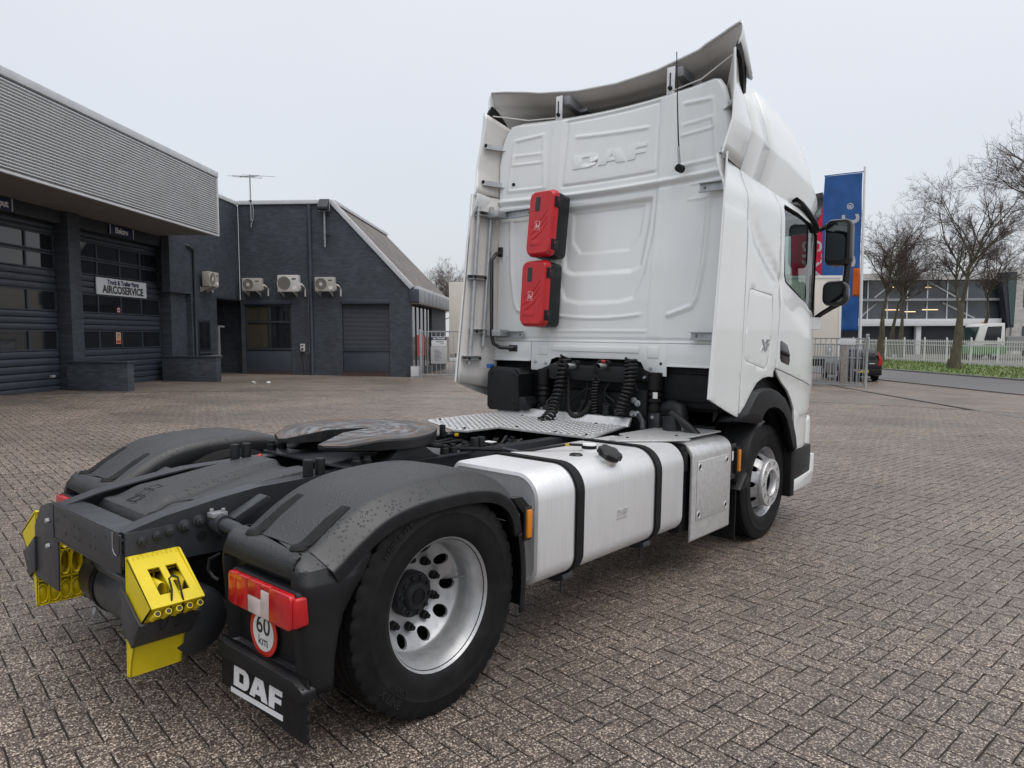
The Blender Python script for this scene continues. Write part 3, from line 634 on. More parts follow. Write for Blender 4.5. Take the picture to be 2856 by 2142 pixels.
# ================================================================== BACKGROUND THINGS
def bar_fence(name, label, org, length, height, nbars, mat, posts=(), rot=None, dia=.02, rails=(.08, None), group=None):
    """grey bar fence from org along local x"""
    r = thing(name, label, 'fence', org, rot, group)
    for z in rails:
        z = height-.04 if z is None else z
        MB().box(0, length, -.025, .025, z-.03, z+.03).build('rail', mat, r, .004)
    bar = MB().box(-dia/2, dia/2, -dia/2, dia/2, .06, height-.06).build('bar', mat, r, .003)
    bar.location = (length*.5/nbars, 0, 0)
    for i in range(1, nbars):
        c = bar.copy(); COL.objects.link(c); c.location = (length*(i+.5)/nbars, 0, 0)
    for x, w in posts: MB().box(x-w/2, x+w/2, -w/2, w/2, -.1, height+.06).build('post', mat, r, .006)
    return r
gt = bar_fence('yard_gate', 'grey bar gate beside the gable building with a notice board on it', BP(-4.13, 27.0, -.12), 4.2, 2.0, 22, 'fence_grey', ((0, .10), (4.2, .1)), RB, .025)
nb = bthing('notice_board', 'grey notice board with navy ALLTRUCKS header hung on the gate', 'notice board', (-3.33, 26.94, 1.0))
MB().box(-.36, .36, -.012, .0, -.55, .20).build('lower_board', 'sign_grey', nb, .004); MB().box(-.32, .34, -.02, -.002, .20, .62).build('upper_board', 'sign_white', nb, .004); MB().box(-.32, .34, -.026, -.021, .47, .60).build('header_band', 'navy_sign', nb)
Mn = frame((0, -.03, 0), (1, 0, 0), (0, 0, 1))
text_mb('ALLTRUCKS', .10, .001, 'CENTER', .003).xform(Mn @ Matrix.Translation((.01, .535, 0))).build('lettering', 'white_decal', nb)
text_mb('Reparatie', .055).xform(frame((-.12, -.024, .38), (1, 0, 0), (0, 0, 1)) @ Matrix.Translation((.2, 0, 0))).build('lettering', 'black_decal', nb) if False else None
pr = MB()
for i in range(9): pr.box(-.2, -.2+.18+.2*((i*37) % 7)/7, -.016, -.0125, .03-i*.055, .045-i*.055)
pr.box(-.12, .22, -.024, -.0205, .38, .41); pr.box(.08, .22, -.024, -.0205, .31, .33)
o = pr.build('small_print', 'slate_panel', nb); o['kind'] = 'stuff'

def wall_frame(p0, p1):
    d = Vector((p1[0]-p0[0], p1[1]-p0[1], 0)); L = d.length; d.normalize(); n = Vector((-d.y, d.x, 0))
    return L, Matrix(((d.x, n.x, 0), (d.y, n.y, 0), (0, 0, 1)))
L, Rm = wall_frame((-12.6, 30.8), (-4.42, 29.38))
fr = bar_fence('bar_fence', 'front run of grey bar fence ending at the round gate post', (-12.6, 30.8, .0), L, 2.05, 36, 'fence_grey', ((0, .08),), Rm, .03)
MB().lathe([(0, 2.2), (.06, 2.2), (.07, 2.16), (.06, 2.14), (.06, -.1)], (L, 0, 0), 'z', 14).build('end_post', 'galvanised', fr)
MB().box(L-1.05, L-.80, -.02, .06, -.1, 1.75).build('concrete_post', 'post_concrete', fr, .012); MB().box(L-1.1, L-.45, -.045, -.03, 1.75, 2.0).build('name_plate', 'sign_white', fr, .005); MB().box(L-.50, L-.12, -.04, -.03, .66, .75).build('warning_strip', 'post_concrete', fr)
L2, Rm2 = wall_frame((-13.0, 31.9), (-4.9, 30.5))
bar_fence('bar_fence', 'rear sliding gate of close grey bars behind the concrete post', (-13.0, 31.9, .0), L2, 1.8, 66, 'fence_grey', ((0, .08), (3.6, .14)), Rm2, .028, (.1, 1.2, None))

# ---- trailers
def trailer(label, org, length, w, h0, h1, along, group='box trailers behind the gate'):
    r = bthing('box_trailer', label, 'trailer', org, None)
    if along == 'b': M = Matrix.Identity(4)
    else: M = Matrix.Rotation(PI/2, 4, 'Z')
    def P(mb, n, m, bv=0, par=r): return mb.xform(M).build(n, m, par, bv)
    P(MB().box(.12, length-.12, -w/2+.02, w/2-.02, h0+.05, h1-.12), 'box_body', 'trailer_cream', .01)
    for x in (0, length-.12):
        for y in (-w/2, w/2-.12): P(MB().box(x, x+.12, y, y+.12, h0-.12, h1), 'corner_post', 'trailer_white', .01)
    P(MB().box(0, length, -w/2-.005, w/2+.005, h1-.13, h1+.0), 'roof_rail', 'trailer_white', .01)
    P(MB().box(.12, length-.12, -w/2-.012, w/2+.012, h0-.10, h0+.045), 'floor_rail', 'sign_grey', .01)
    P(MB().box(.5, length-.4, -.5, .5, h0-.45, h0-.11), 'underframe', 'trailer_dark', .02)
    for x in (.9, 2.2, 3.5):
        for y in (-w/2+.18, w/2-.18):
            wh = P(MB().lathe([(.18, -.14), (.46, -.15), (.5, -.10), (.5, .10), (.46, .15), (.18, .14)], (x, y, .42), 'y', 28), 'wheel', 'tyre_rubber')
            P(MB().lathe([(0, -.09), (.25, -.10), (.27, -.13)], (x, y, .42), 'y', 20), 'rim', 'rim_silver', 0, wh)
    return r
trl = trailer('cream box trailer seen end on behind the gate, with a red K', (-0.75, 29.3, -.15), 13.0, 2.5, 1.0, 4.50, 'a')
K = text_mb('K', .26, .003, 'CENTER', .012).xform(frame((-1.3, -.01, 1.27), (1, 0, 0), (0, 0, 1)) @ Matrix.Translation((-.0, 0, 0))); K.build('lettering', 'red_decal', trl); MB().box(-1.4, -1.2, -.012, -.002, 1.40, 1.48).build('sticker', 'slate_panel', trl)
MB().box(-1.25, -1.1, -.03, .0, 2.7, 2.76).box(-1.25, -1.1, -.03, 0, 3.0, 3.06).build('hinge', 'trailer_dark', trl); MB().box(-2.45, -.05, -.03, .04, .62, .78).build('bumper_bar', 'sign_white', trl, .01)
MB().box(-2.45, -.05, -.025, .05, .98, 4.3).build('rear_door', 'trailer_cream', trl, .01)
trr = trailer('cream box trailer standing side on behind the bar fence', (3.2, 30.4, -.35), 11.4, 2.5, 1.0, 4.65, 'b')
MB().box(10.75, 11.05, -1.275, -1.25, 1.17, 1.47).build('info_plate', 'galvanised', trr); MB().lathe([(0, -1.285), (.07, -1.28)], (10.9, 0, 1.32), 'y', 12).build('plate_mark', 'sign_white', trr)

# ---- flags
def flag(label, org, height, fw, ftop, fbot, mat, texts, orange=None, fdir=(-1, 0)):
    r = thing('flag_pole', label, 'flag', org, RB)
    MB().tube([(0, 0, -.1), (0, 0, 1), (0, 0, height)], [.10, .085, .05], 12).build('pole', 'sign_white', r); MB().lathe([(0, height+.12), (.02, height+.1), (.06, height), (.05, height-.05)], (0, 0, 0), 'z', 10).build('pole_cap', 'sign_white', r)
    wx, wy = fdir; lx = lambda u: -.10-fw*u
    def fy(u, z): return .10*math.sin(3.1*u+.7*z)*u+.05*math.sin(9*u+1.3*z)*u+.03*math.sin(14*(1-u)+z*2)*(1-u)
    def surf(u, z, off=0): x = lx(u); y = fy(u, z)+off; return (x*1.0-0*y, y, z)
    def top(u): return ftop-.18*u
    MB().grid(lambda u, v: surf(u, fbot+(top(u)-fbot)*v), 40, 60).build('banner', mat, r, solid=.004)
    MB().tube([(0, 0, ftop+.05), (-.10-fw*.5, 0, ftop-.05), (-.10-fw, 0, ftop-.15)], .025, 8).build('arm', mat if 'blue' in mat else 'slate_panel', r)
    for s, sz, u, z, m in texts:
        tm = text_mb(s, sz, .002, 'CENTER', .006)
        # lettering runs up the banner; the camera sees it from the back, so it reads mirrored
        V = []
        for x, y, dz in tm.V: V.append(surf(u+(y)/fw, z+x, -.012-dz))
        tm.V = V; tm.build('lettering', m, r, smooth=0)
    if orange: MB().grid(lambda p, q: surf(orange[0]+(orange[1]-orange[0])*p, orange[2]+(orange[3]-orange[2])*q, -.012), 6, 10).build('orange_panel', 'flag_orange', r, solid=.003)
    return r
flag('tall blue banner flag on a white pole by the bar fence', (-6.62, 36.9, .14), 10.5, 1.87, 10.25, 2.35, 'flag_blue', [('t', 1.8, .36, 7.9, 'flag_white'), ('b', 1.6, .40, 5.9, 'flag_white'), ('®', .42, .28, 8.6, 'flag_white')], (.0, .18, 4.1, 5.5))
flag('red banner flag with white lettering behind the blue flag', (-9.0, 39.6, .2), 10.2, 2.0, 9.85, 2.4, 'flag_red', [('XIS', 1.5, .40, 6.3, 'flag_white'), ('®', .36, .26, 7.95, 'flag_white')])

# ---- parked car seen from behind
car = thing('parked_car', 'black estate car with tall red tail lamps parked behind the bar fence', 'car', (-5.55, 33.2, .1), Matrix.Rotation(math.radians(30), 3, 'Z'))
secs = []
for y, wb, wt, zb, zs, zt in ((0, .80, .62, .35, .85, 1.0), (.06, .87, .66, .28, .92, 1.20), (.35, .88, .64, .22, .95, 1.42), (1.2, .88, .64, .2, .95, 1.47), (2.2, .88, .62, .2, .95, 1.43), (2.9, .88, .60, .2, .94, 1.05), (3.9, .86, .6, .22, .86, .90), (4.35, .70, .5, .3, .66, .70)):
    h = [(wb*.9, zb), (wb, zb+.15), (wb, zs-.1), (wb*.97, zs), (wt+.04, zt-.08), (wt-.06, zt)]
    secs.append([(x, y, z) for x, z in h]+[(-x, y, z) for x, z in reversed(h)])
MB().loft(secs).build('body', 'black_gloss', car, smooth=50)
MB().prism([(-.60, .98), (.60, .98), (.55, 1.32), (-.55, 1.32)], 'y', -.02, .30).xform(Matrix.Shear('XZ', 4, (0, 0))).build('rear_window', 'window_glass', car, .02)
for s in (-1, 1):
    MB().prism([(s*.66, .72), (s*.84, .74), (s*.86, .98), (s*.70, 1.36), (s*.64, 1.34), (s*.72, 1.0)], 'y', -.02, .10).build('tail_lamp', 'red_lens', car, .015)
    for y in (.75, 3.45):
        w_ = MB().lathe([(.17, -.11), (.30, -.11), (.32, -.08), (.32, .08), (.30, .11), (.17, .11)], (s*.78, y, .315), 'x', 24).build('wheel', 'tyre_rubber', car); MB().lathe([(0, s*.10), (.2, s*.105)], (s*.78, y, .315), 'x', 18).build('rim', 'rim_silver', w_)
MB().box(-.84, .84, -.10, .1, .28, .56).build('bumper', 'black_plastic', car, .05); MB().box(.30, .55, -.03, 0, .80, .83).build('badge', 'paper_white', car); MB().box(-.26, .26, -.115, -.10, .40, .52).build('number_plate', 'yellow_tag', car)

# ---- office building across the road
OO = (34.0, 74.0, -.5)
ob = bthing('office_building', 'long glazed office building with white floor bands across the road', 'building', OO)
def O(): return BMB(OO)
O().box(22, 49.0, 74.6, 90, -.6, 7.9).build('core', 'slate_dark', ob); O().box(22, 49.4, 73.6, 90, 7.34, 8.0).build('roof_band', 'white_brick', ob); O().box(22, 48.75, 73.5, 74.6, 2.52, 3.26).build('floor_band', 'sign_white', ob, .02)
O().box(22, 48.8, 73.7, 74.5, 5.15, 5.40).build('transom', 'zinc', ob)
for i in range(13):
    b = 23+i*2.05
    for h0, h1 in ((3.30, 5.12), (5.43, 7.3)):
        O().box(b+.04, b+2.01, 74.30, 74.36, h0, h1).build('pane', 'office_glass', ob)
    O().box(b-.04, b+.04, 74.15, 74.45, 3.27, 7.33).build('mullion', 'sign_white', ob)
for b0, b1, h in ((37.0, 38.6, 4.2), (39.2, 40.3, 4.0), (41.0, 42.6, 4.2), (37.6, 38.3, 6.6), (41.2, 41.9, 6.55)): O().box(b0, b1, 74.20, 74.28, h, h+.07).build('ceiling_lamp', 'lit_tube', ob)
for b0, b1, h0, h1 in ((34.4, 36.2, 3.3, 4.9), (43.0, 46.4, 5.0, 3.3), (38.0, 36.0, 7.2, 5.5), (41.5, 44.5, 7.2, 5.5)): O().tube([(b0, 74.24, h0), (b1, 74.24, h1)], .10, 6).build('brace', 'sign_grey', ob)
O().box(22, 40.2, 76, 76.2, -.6, 2.5).build('ground_wall', 'sign_grey', ob); O().box(40.7, 47.6, 75.2, 75.4, -.5, 2.5).build('entrance_glass', 'office_glass', ob); O().tube([(38.0, 75, 2.5), (39.4, 75, -.3)], .12, 6).build('brace', 'slate_dark', ob)
for b in (40.3, 29): O().box(b, b+.5, 73.9, 74.4, -.6, 2.52).build('column', 'sign_white', ob, .02)
O().box(49.45, 64, 73.9, 86, -.6, 8.6).build('brick_wing', 'white_brick', ob)
for h0, h1 in ((-.3, 2.45), (4.45, 6.4)):
    for b in (51.1, 54.5, 58): O().box(b, b+2.0, 73.84, 73.92, h0, h1).build('window', 'office_glass', ob)
O().prism([(48.1, 8.0), (49.75, 8.05), (49.6, 2.3), (49.05, 2.3)], 'y', 72.9, 74.0).build('slanted_fin', 'slate_dark', ob); O().prism([(48.7, 7.8), (49.62, 7.8), (49.5, 2.6), (49.25, 2.6)], 'y', 72.84, 72.89).build('fin_glass', 'green_glass', ob)
O().tube([(50.1, 73.8, 8.0), (49.9, 73.8, -.4)], .07, 8).build('downpipe', 'sign_grey', ob)

# ---- white picket fence along the verge
wf0 = rp(-72, 35.6); NP = 0
wfz = gz(*wf0)
P0 = Vector((*wf0, gz(*wf0))); P1v = Vector((*rp(-10, 35.6), 0)); P1v.z = gz(P1v.x, P1v.y)
d = (P1v-P0); LF = d.length; d.normalize(); nn = Vector((-d.y, d.x, 0)).normalized(); uu = d.cross(nn)
RF = Matrix(((d.x, nn.x, -uu.x if uu.z < 0 else uu.x), (d.y, nn.y, -uu.y if uu.z < 0 else uu.y), (d.z, nn.z, abs(uu.z))))
FO = 36.0
wfn = thing('picket_fence', 'long white metal picket fence behind the grass verge', 'fence', P0, RF)
for z in (.25, 1.35, 1.62): MB().box(0, LF, -.03, .03, z-.035, z+.035).build('rail', 'fence_white', wfn)
pk = None; n = 0
step = .205; N = int(LF/step)
pm = None
for i in range(N):
    x = i*step
    if i % 12 == 0:
        MB().lathe([(0, 1.93), (.05, 1.9), (.06, 1.85), (.06, -.05)], (x, 0, 0), 'z', 8).build('post', 'fence_white', wfn); continue
    if pm is None:
        o = MB().box(-.025, .025, -.055, -.03, .05, 1.74).build('picket', 'fence_white', wfn, smooth=0); pm = o
    else:
        o = pm.copy(); COL.objects.link(o)
    o.location = (x, 0, 0)

# ---- green and white utility truck behind the fence
ut = bthing('utility_truck', 'green and white tipper truck parked behind the picket fence', 'truck', (36.0, 58.2, -.45), None)
MB().prism([(.55, 1.15), (1.05, 2.75), (1.35, 2.95), (3.0, 3.0), (3.05, 1.15)], 'y', -1.1, 1.1).build('cab', 'trailer_white', ut, .06)
for y in (-1.12, 1.105): MB().prism([(1.35, 1.55), (1.62, 2.70), (2.75, 2.74), (2.70, 1.75), (2.3, 1.5)], 'y', y, y+.015).build('side_window', 'window_glass', ut)
MB().prism([(.60, 1.5), (.98, 2.68), (1.0, 2.68), (.62, 1.45)], 'y', -1.0, 1.0).build('windscreen', 'green_glass', ut)
MB().box(0, 3.2, -1.15, 1.15, .45, 1.15).build('lower_body', simple('truck_green', (.07, .22, .06), .4), ut, .06)
MB().box(3.2, 7.5, -1.1, 1.1, .7, 1.9).build('load_body', simple('truck_grey', (.2, .2, .2), .5), ut, .04)
for x in (2.2, 6.3):
    for y in (-1.0, 1.0):
        w_ = MB().lathe([(.25, -.14), (.47, -.14), (.5, 0), (.47, .14), (.25, .14)], (x, y, .5), 'y', 22).build('wheel', 'tyre_rubber', ut); MB().lathe([(0, -.1), (.26, -.1)], (x, y, .5), 'y', 16).build('rim', 'rim_silver', w_)
MB().box(.35, .45, -1.35, -1.2, 1.6, 2.3).build('mirror', 'black_plastic', ut, .02); MB().lathe([(0, 3.12), (.09, 3.1), (.1, 3.0)], (1.5, -.6, 0), 'z', 10).build('beacon', 'amber_lens', ut); MB().box(1.4, 2.7, -1.158, -1.15, 1.20, 1.26).build('lettering', 'black_decal', ut)

# ---- bare trees
t = NT('bark'); n_ = t.noise(7, 5, .65, t.mapv((1, 1, .35))); t.set(color=t.ramp(n_, [(.3, (.040, .035, .024)), (.55, (.085, .075, .048)), (.75, (.115, .105, .06))]), rough=.9); t.bump(n_, .6, .04)
simple('twig', (.075, .055, .050), .85, 0, .25, 3)
def make_tree(seed, H, r0, spread=1.0, dens=1.0, fork=.42):
    rnd = random.Random(seed); tr_, cr_ = MB(), MB()
    def branch(p, d, L, r, lvl, mb):
        pts = [p.copy()]; q = p.copy(); dd = d.copy(); n = 5 if lvl < 2 else 3
        for i in range(n):
            dd = (dd+Vector((rnd.gauss(0, 1), rnd.gauss(0, 1), rnd.gauss(.12 if lvl > 1 else .25, .8)))*(.09 if lvl < 1 else .17)).normalized(); q = q+dd*(L/n); pts.append(q.copy())
        rr = [r*(1-.62*i/n) for i in range(n+1)]
        mb.tube(pts, rr, (9, 6, 5, 4, 3, 3)[min(lvl, 5)], cap=False)
        return pts, rr, dd
    tp, trr_, td = branch(Vector((0, 0, -.2)), Vector((rnd.gauss(0, .03), rnd.gauss(0, .03), 1)), H*fork, r0, 0, tr_)
    # flared foot
    tr_.tube([(0, 0, -.3), (0, 0, .1), (0, 0, .6)], [r0*1.45, r0*1.2, r0*.99], 9)
    def grow(pts, rr, d, L, lvl):
        if lvl > 4: return
        nk = {1: int(9*dens), 2: int(9*dens), 3: int(9*dens), 4: int(9*dens)}[lvl]
        for k in range(nk):
            f = rnd.uniform(.25 if lvl > 1 else .62, 1.0); i = min(len(pts)-2, int(f*(len(pts)-1))); w = f*(len(pts)-1)-i
            p = pts[i].lerp(pts[i+1], w); r = (rr[i]+(rr[i+1]-rr[i])*w)*(.62 if lvl > 1 else .55); axis = (pts[i+1]-pts[i]).normalized()
            az = rnd.uniform(0, 2*PI) if lvl > 1 else 2*PI*k/nk+rnd.uniform(-.3, .3)
            o = axis.orthogonal().normalized(); o = Matrix.Rotation(az, 3, axis) @ o
            sp_ = rnd.uniform(.45, 1.0)*spread if lvl == 1 else rnd.uniform(.5, 1.1)
            nd = (axis*math.cos(sp_)+o*math.sin(sp_)); nd.z += .12; nd.normalize()
            LL = L*rnd.uniform(.55, .95)
            pp_, r_, dd_ = branch(p, nd, LL, max(r, .0055), lvl, cr_ if lvl > 1 else tr_)
            grow(pp_, r_, dd_, LL*.52, lvl+1)
        # leader
    lead, lr, ld = branch(tp[-1], td, H*.42, trr_[-1]*.95, 1, tr_)
    grow(lead, lr, ld, H*.26, 2)
    grow(tp[-3:]+lead[1:4], trr_[-3:]+lr[1:4], td, H*.42, 1)
    return tr_, cr_
treegroup = 'bare street trees along the road'
protos = []
def plant(kind, label, p, sc, rz):
    r = thing('bare_tree', label, 'tree', p, None, treegroup); r.rotation_euler = (0, 0, rz); r.scale = (sc, sc, sc)
    for n_, o in (('trunk', protos[kind][0]), ('crown', protos[kind][1])):
        c = bpy.data.objects.new(n_, o); COL.objects.link(c); c.parent = r
    return r
for seed, H, r0, sp_, de, fk in ((8, 13.0, .36, 1.0, 1.0, .34), (11, 13.0, .32, .85, 1.0, .30), (23, 13.0, .30, 1.0, 1.05, .34)):
    a_, b_ = make_tree(seed, H, r0, sp_, de, fk); oa = a_.build('trunk', 'bark'); obb = b_.build('crown', 'twig', smooth=0); protos.append((oa.data, obb.data))
    bpy.data.objects.remove(oa); bpy.data.objects.remove(obb)
def on_ground(px, py, dist):   # point under a pixel column at a distance along the view
    d = ray(px, py); d = d/d.dot(cF); p = CAM+d*dist; return (p.x, p.y, gz(p.x, p.y))
plant(0, 'largest bare tree with a mossy leaning trunk on the verge', on_ground(2661, 1020, 44), 1.0, .4)
plant(1, 'bare tree with many upright limbs nearest the blue flag', on_ground(2453, 1005, 55), 1.02, 2.1)
plant(2, 'slim bare tree standing behind the picket fence before the white band', on_ground(2477, 1000, 64), .92, 1.0)
plant(1, 'bare tree behind the fence between the two thick trunks', on_ground(2513, 1000, 62), .95, 4.0)
plant(2, 'bare tree close behind the thick leaning trunk', on_ground(2685, 1010, 60), 1.0, 3.3)
plant(0, 'bare tree rising behind the green truck cab', on_ground(2717, 1010, 63), .9, 5.1)
plant(1, 'bare tree whose boughs reach in over the office wing', on_ground(2960, 1020, 36), 1.05, .2)
plant(0, 'bare tree further along the verge beyond the office wing', on_ground(3120, 1020, 30), 1.0, 2.8)
plant(2, 'distant bare tree peeping over the sloping roof', (*BP(-9.2, 62, 0)[:2], -1.0), .80, 1.2)
plant(1, 'distant bare tree above the end on trailer', (*BP(-5.9, 60, 0)[:2], -1.0), .80, .2)
plant(0, 'distant bare tree behind the gable building eave', (*BP(-7.6, 68, 0)[:2], -1.0), .82, 2.2)

# ================================================================== TRUCK TRACTOR
# truck frame: rear axle above the origin, +y forward, +x its right side
T = thing('truck_tractor', 'white two axle truck tractor unit with high sleeper cab and aluminium tank', 'truck', (0, 0, 0))
def part(mb, name, mat, par=None, bevel=0, smooth=35, **k): return mb.build(name, mat, par or T, bevel, smooth, **k)
# ---- chassis rails
RT = [(-1.0, .850), (-.84, .892), (-.58, .934), (-.41, .954), (0, .966), (4.9, .966)]
def rail_bot(y): return lerp([(-1, .70), (-.6, .69), (0, .69), (4.9, .69)], y)
for s in (1, -1):
    top = RT; bot = [(y, rail_bot(y)) for y, _ in reversed(RT)]
    web = MB().prism(top+bot, 'x', .382, .390)
    for (y0, z0), (y1, z1) in zip(RT, RT[1:]):
        web.prism([(y0, z0-.008), (y1, z1-.008), (y1, z1), (y0, z0)], 'x', .30, .382)
        web.prism([(y0, rail_bot(y0)), (y1, rail_bot(y1)), (y1, rail_bot(y1)+.008), (y0, rail_bot(y0)+.008)], 'x', .30, .382)
    if s < 0: web.mirror()
    rl = part(web, 'chassis_rail', 'chassis_paint')
    for (y, z) in ((-.937, .808), (-.876, .820), (-.823, .827), (-.757, .837), (-.693, .848)):
        part(MB().lathe([(0, .034), (.009, .034), (.011, .024), (.019, .022), (.021, .008), (.027, .006), (.027, 0)], (0, 0, 0), 'x', 12).xform(Matrix.Translation((s*.390, y, z)) @ Matrix.Scale(s, 4, (1, 0, 0))), 'bolt', 'chassis_paint', rl)
    hl = MB()
    for (y, z, r) in ((-.681, .775, .024), (-.60, .752, .010), (-.63, .865, .010), (-.5, .86, .012), (-.45, .90, .010), (-.36, .9, .010), (-.55, .80, .008)):
        part(MB().lathe([(0, .0), (r, 0)], (s*.3908, y, z), 'x', 14), 'rail_hole', 'black_decal', rl)
    pass
    for i in range(16):
        y = 1.05+i*.105+(i % 4 == 3)*.03; part(MB().cyl((s*.39, y, .90-.03*(i % 2)), (s*.415, y, .90-.03*(i % 2)), .015, 8), 'bolt', 'chassis_dark', rl)
# rear cross member with top flange
cm = MB(); cm.box(-.40, .382, -1.014, -1.006, .682, .842); cm.prism([(-1.014, .842), (-1.014, .85), (-.92, .858), (-.92, .85)], 'x', -.40, .36)
cm.prism([(-1.014, .682), (-1.014, .674), (-.96, .674), (-.96, .682)], 'x', -.40, .34)
cx = part(cm, 'rear_cross_member', 'chassis_paint', bevel=.002)
hl = MB()
for px, py in ((512, 268), (620, 212), (757, 352), (828, 392), (982, 466), (1060, 504), (1214, 504), (628, 460), (760, 514), (834, 562), (986, 642), (1062, 676), (1220, 770), (1358, 690)):
    p = hit(px, py, 'y', -1.0150, 'cl'); part(MB().lathe([(0, 0), (.0075, 0)], (p.x, p.y, p.z), 'y', 10), 'drill_hole', 'black_decal', cx)
part(MB().prism([(.315, .775), (.330, .760), (.366, .755), (.380, .775), (.380, .838), (.315, .842)], 'y', -1.0165, -1.0145), 'rail_end_opening', 'black_decal', cx); part(MB().tube([(.313, -1.016, .843), (.313, -1.016, .775), (.330, -1.016, .757), (.350, -1.016, .752)], .003, 5), 'raw_edge', 'zinc', cx)
part(MB().prism([(-.30, -.985), (.30, -.985), (.36, -.93), (.30, -.90), (-.30, -.90), (-.36, -.93)], 'z', .845, .852), 'tail_shelf', 'chassis_paint', bevel=.003)
# plastic cover between the rails
def cover_z(x, y):
    t = sstep(-.86, -.02, y); z = .868+.082*t
    e = min(sstep(.335, .27, abs(x)), sstep(-.90, -.83, y), sstep(.07, -.02, y)); 
    rid = .030*sstep(-.005, .03, -(x-.02+.25*(y+.4)))*sstep(-.8, -.66, y)
    rid2 = .024*sstep(.10, .16, x+.10*(y+.4))*sstep(-.80, -.72, y)
    return z-.12*(1-e)+(rid+rid2)*e
cv = MB().grid(lambda u, v: (lambda x, y: (x, y, cover_z(x, y)))(-.34+.68*u, -.91+1.0*v), 50, 70)
cvr = part(cv, 'frame_cover', 'black_plastic', smooth=40)
ec = hit(1020, 692, 'z', .915, 'p6')
for k_, (rx, ry) in enumerate(((.050, .115), (.042, .102))):
    pts = []
    for k in range(40):
        a = 2*PI*k/40; x = ec.x+rx*math.cos(a); y = ec.y+ry*math.sin(a); pts.append((x, y, cover_z(x, y)+.001))
    part(MB().tube(pts, .0028, 5, True), 'emblem_ring', 'dark_plastic', cvr)
for px in (700, 770, 838, 905):
    c_ = hit(px, 640-(px-700)*.27, 'z', .905, 'p6'); pts = [(c_.x-.026, c_.y-.032), (c_.x+.032, c_.y-.030), (c_.x+.032, c_.y+.032), (c_.x-.026, c_.y+.032)]
    part(MB().tube([(x, y, cover_z(x, y)+.001) for x, y in pts], .0025, 4, True), 'pictogram', 'dark_plastic', cvr)
# cross members and clutter between the rails
for y in (-.02, .30, 1.05, 1.62, 2.3): part(MB().cyl((-.382, y, .80), (.382, y, .80), .05, 12), 'cross_tube', 'chassis_dark')
part(MB().box(-.30, .30, -.1, .9, .55, .70).box(-.2, .2, .9, 2.6, .5, .82), 'gearbox_mass', 'chassis_dark', bevel=.04)
part(MB().cyl((0, .0, .52), (0, 1.6, .60), .06, 14), 'prop_shaft', 'chassis_dark')
part(MB().tube([(-.9, 0, .485), (-.3, 0, .485), (-.22, 0, .50), (.22, 0, .50), (.3, 0, .485), (.9, 0, .485)], [.075, .085, .17, .17, .085, .075], 18), 'rear_axle', 'chassis_dark', smooth=50)
for s in (-1, 1):
    part(MB().lathe([(0, .02), (.13, .02), (.14, .06), (.12, .11), (.13, .16), (.12, .2), (0, .2)], (s*.48, .45, .52), 'z', 20), 'air_bellow', 'black_rubber'); part(MB().lathe([(0, .02), (.13, .02), (.14, .06), (.12, .11), (.13, .16), (.12, .2), (0, .2)], (s*.48, -.45, .46), 'z', 20), 'air_bellow', 'black_rubber')
    part(MB().box(s*.44, s*.52, -.6, .9, .40, .46), 'suspension_arm', 'chassis_dark', bevel=.01)
# air tank below the tail, stabiliser bar
part(MB().lathe([(0, -.62), (.05, -.62), (.125, -.585), (.15, -.54), (.152, -.3), (.152, .3), (.15, .40), (.125, .44), (0, .46)], (0, -.72, .41), 'x', 36), 'air_tank', 'chassis_paint', smooth=50)
for x in (-.36, .16): part(MB().lathe([(.153, x-.025), (.158, x-.025), (.158, x+.025), (.153, x+.025)], (0, -.72, .41), 'x', 32), 'tank_strap', 'chassis_dark')
part(MB().tube([(-.30, -.83, .60), (-.30, -.86, .565), (-.22, -.87, .55), (.32, -.87, .55)], .024, 12), 'stabiliser_bar', 'chassis_paint')
part(MB().box(-.34, -.26, -.88, -.78, .53, .68), 'bar_clamp', 'chassis_dark', bevel=.008)
part(MB().lathe([(0, 0), (.018, 0)], (0, 0, 0), 'z', 16).xform(frame(hit(1045, 1575, 'y', -.868, 'cl'), (1, 0, 0), (0, .35, 1))), 'tank_plug', 'zinc')

# ---- fifth wheel
FZ = 1.12
outl = []
for k in range(0, 25): a = math.radians(-22+224*k/24); outl.append((.49*math.cos(a), .44+.47*math.sin(a)))
outl += [(-.34, .12), (-.22, .07), (-.15, .08), (-.075, .30), (-.035, .50), (0, .545), (.035, .50), (.075, .30), (.15, .08), (.22, .07), (.34, .12)]
fw = MB(); n = len(outl)
layers = [(FZ, 1.0, 0), (FZ-.010, 1.010, 0), (FZ-.058, 1.0, 0), (FZ-.066, .965, 0)]
V = []
for z, sc, _ in layers:
    for i, (x, y) in enumerate(outl):
        inner = 26 <= i and abs(x) < .16 and y > .075
        s_ = 1 if inner else sc; V.append((x*s_, .42+(y-.42)*s_, z))
F = []
for l in range(len(layers)-1):
    for i in range(n): F.append((l*n+i, l*n+(i+1) % n, (l+1)*n+(i+1) % n, (l+1)*n+i))
fw.add(V, F)
bm_ = bmesh.new(); vv = [bm_.verts.new(v) for v in V[:n]]; ee = [bm_.edges.new((vv[i], vv[(i+1) % n])) for i in range(n)]; bmesh.ops.triangle_fill(bm_, edges=ee, use_beauty=True)
bm_.verts.index_update(); capF = [tuple(v.index for v in f.verts) for f in bm_.faces]; bm_.free()
fw.add(V[:n], capF); fw.add(V[-n:], [f[::-1] for f in capF])
fw.V = [(x, y-.45, z+(y-.42)*.02-(.035*sstep(.26, .08, y) if z > FZ-.03 else 0)+.004*math.sin(37*x+11*y)) for x, y, z in fw.V]
f5 = part(fw, 'fifth_wheel', 'fifth_wheel_steel', smooth=30); f5.location = (0, .45, 0)
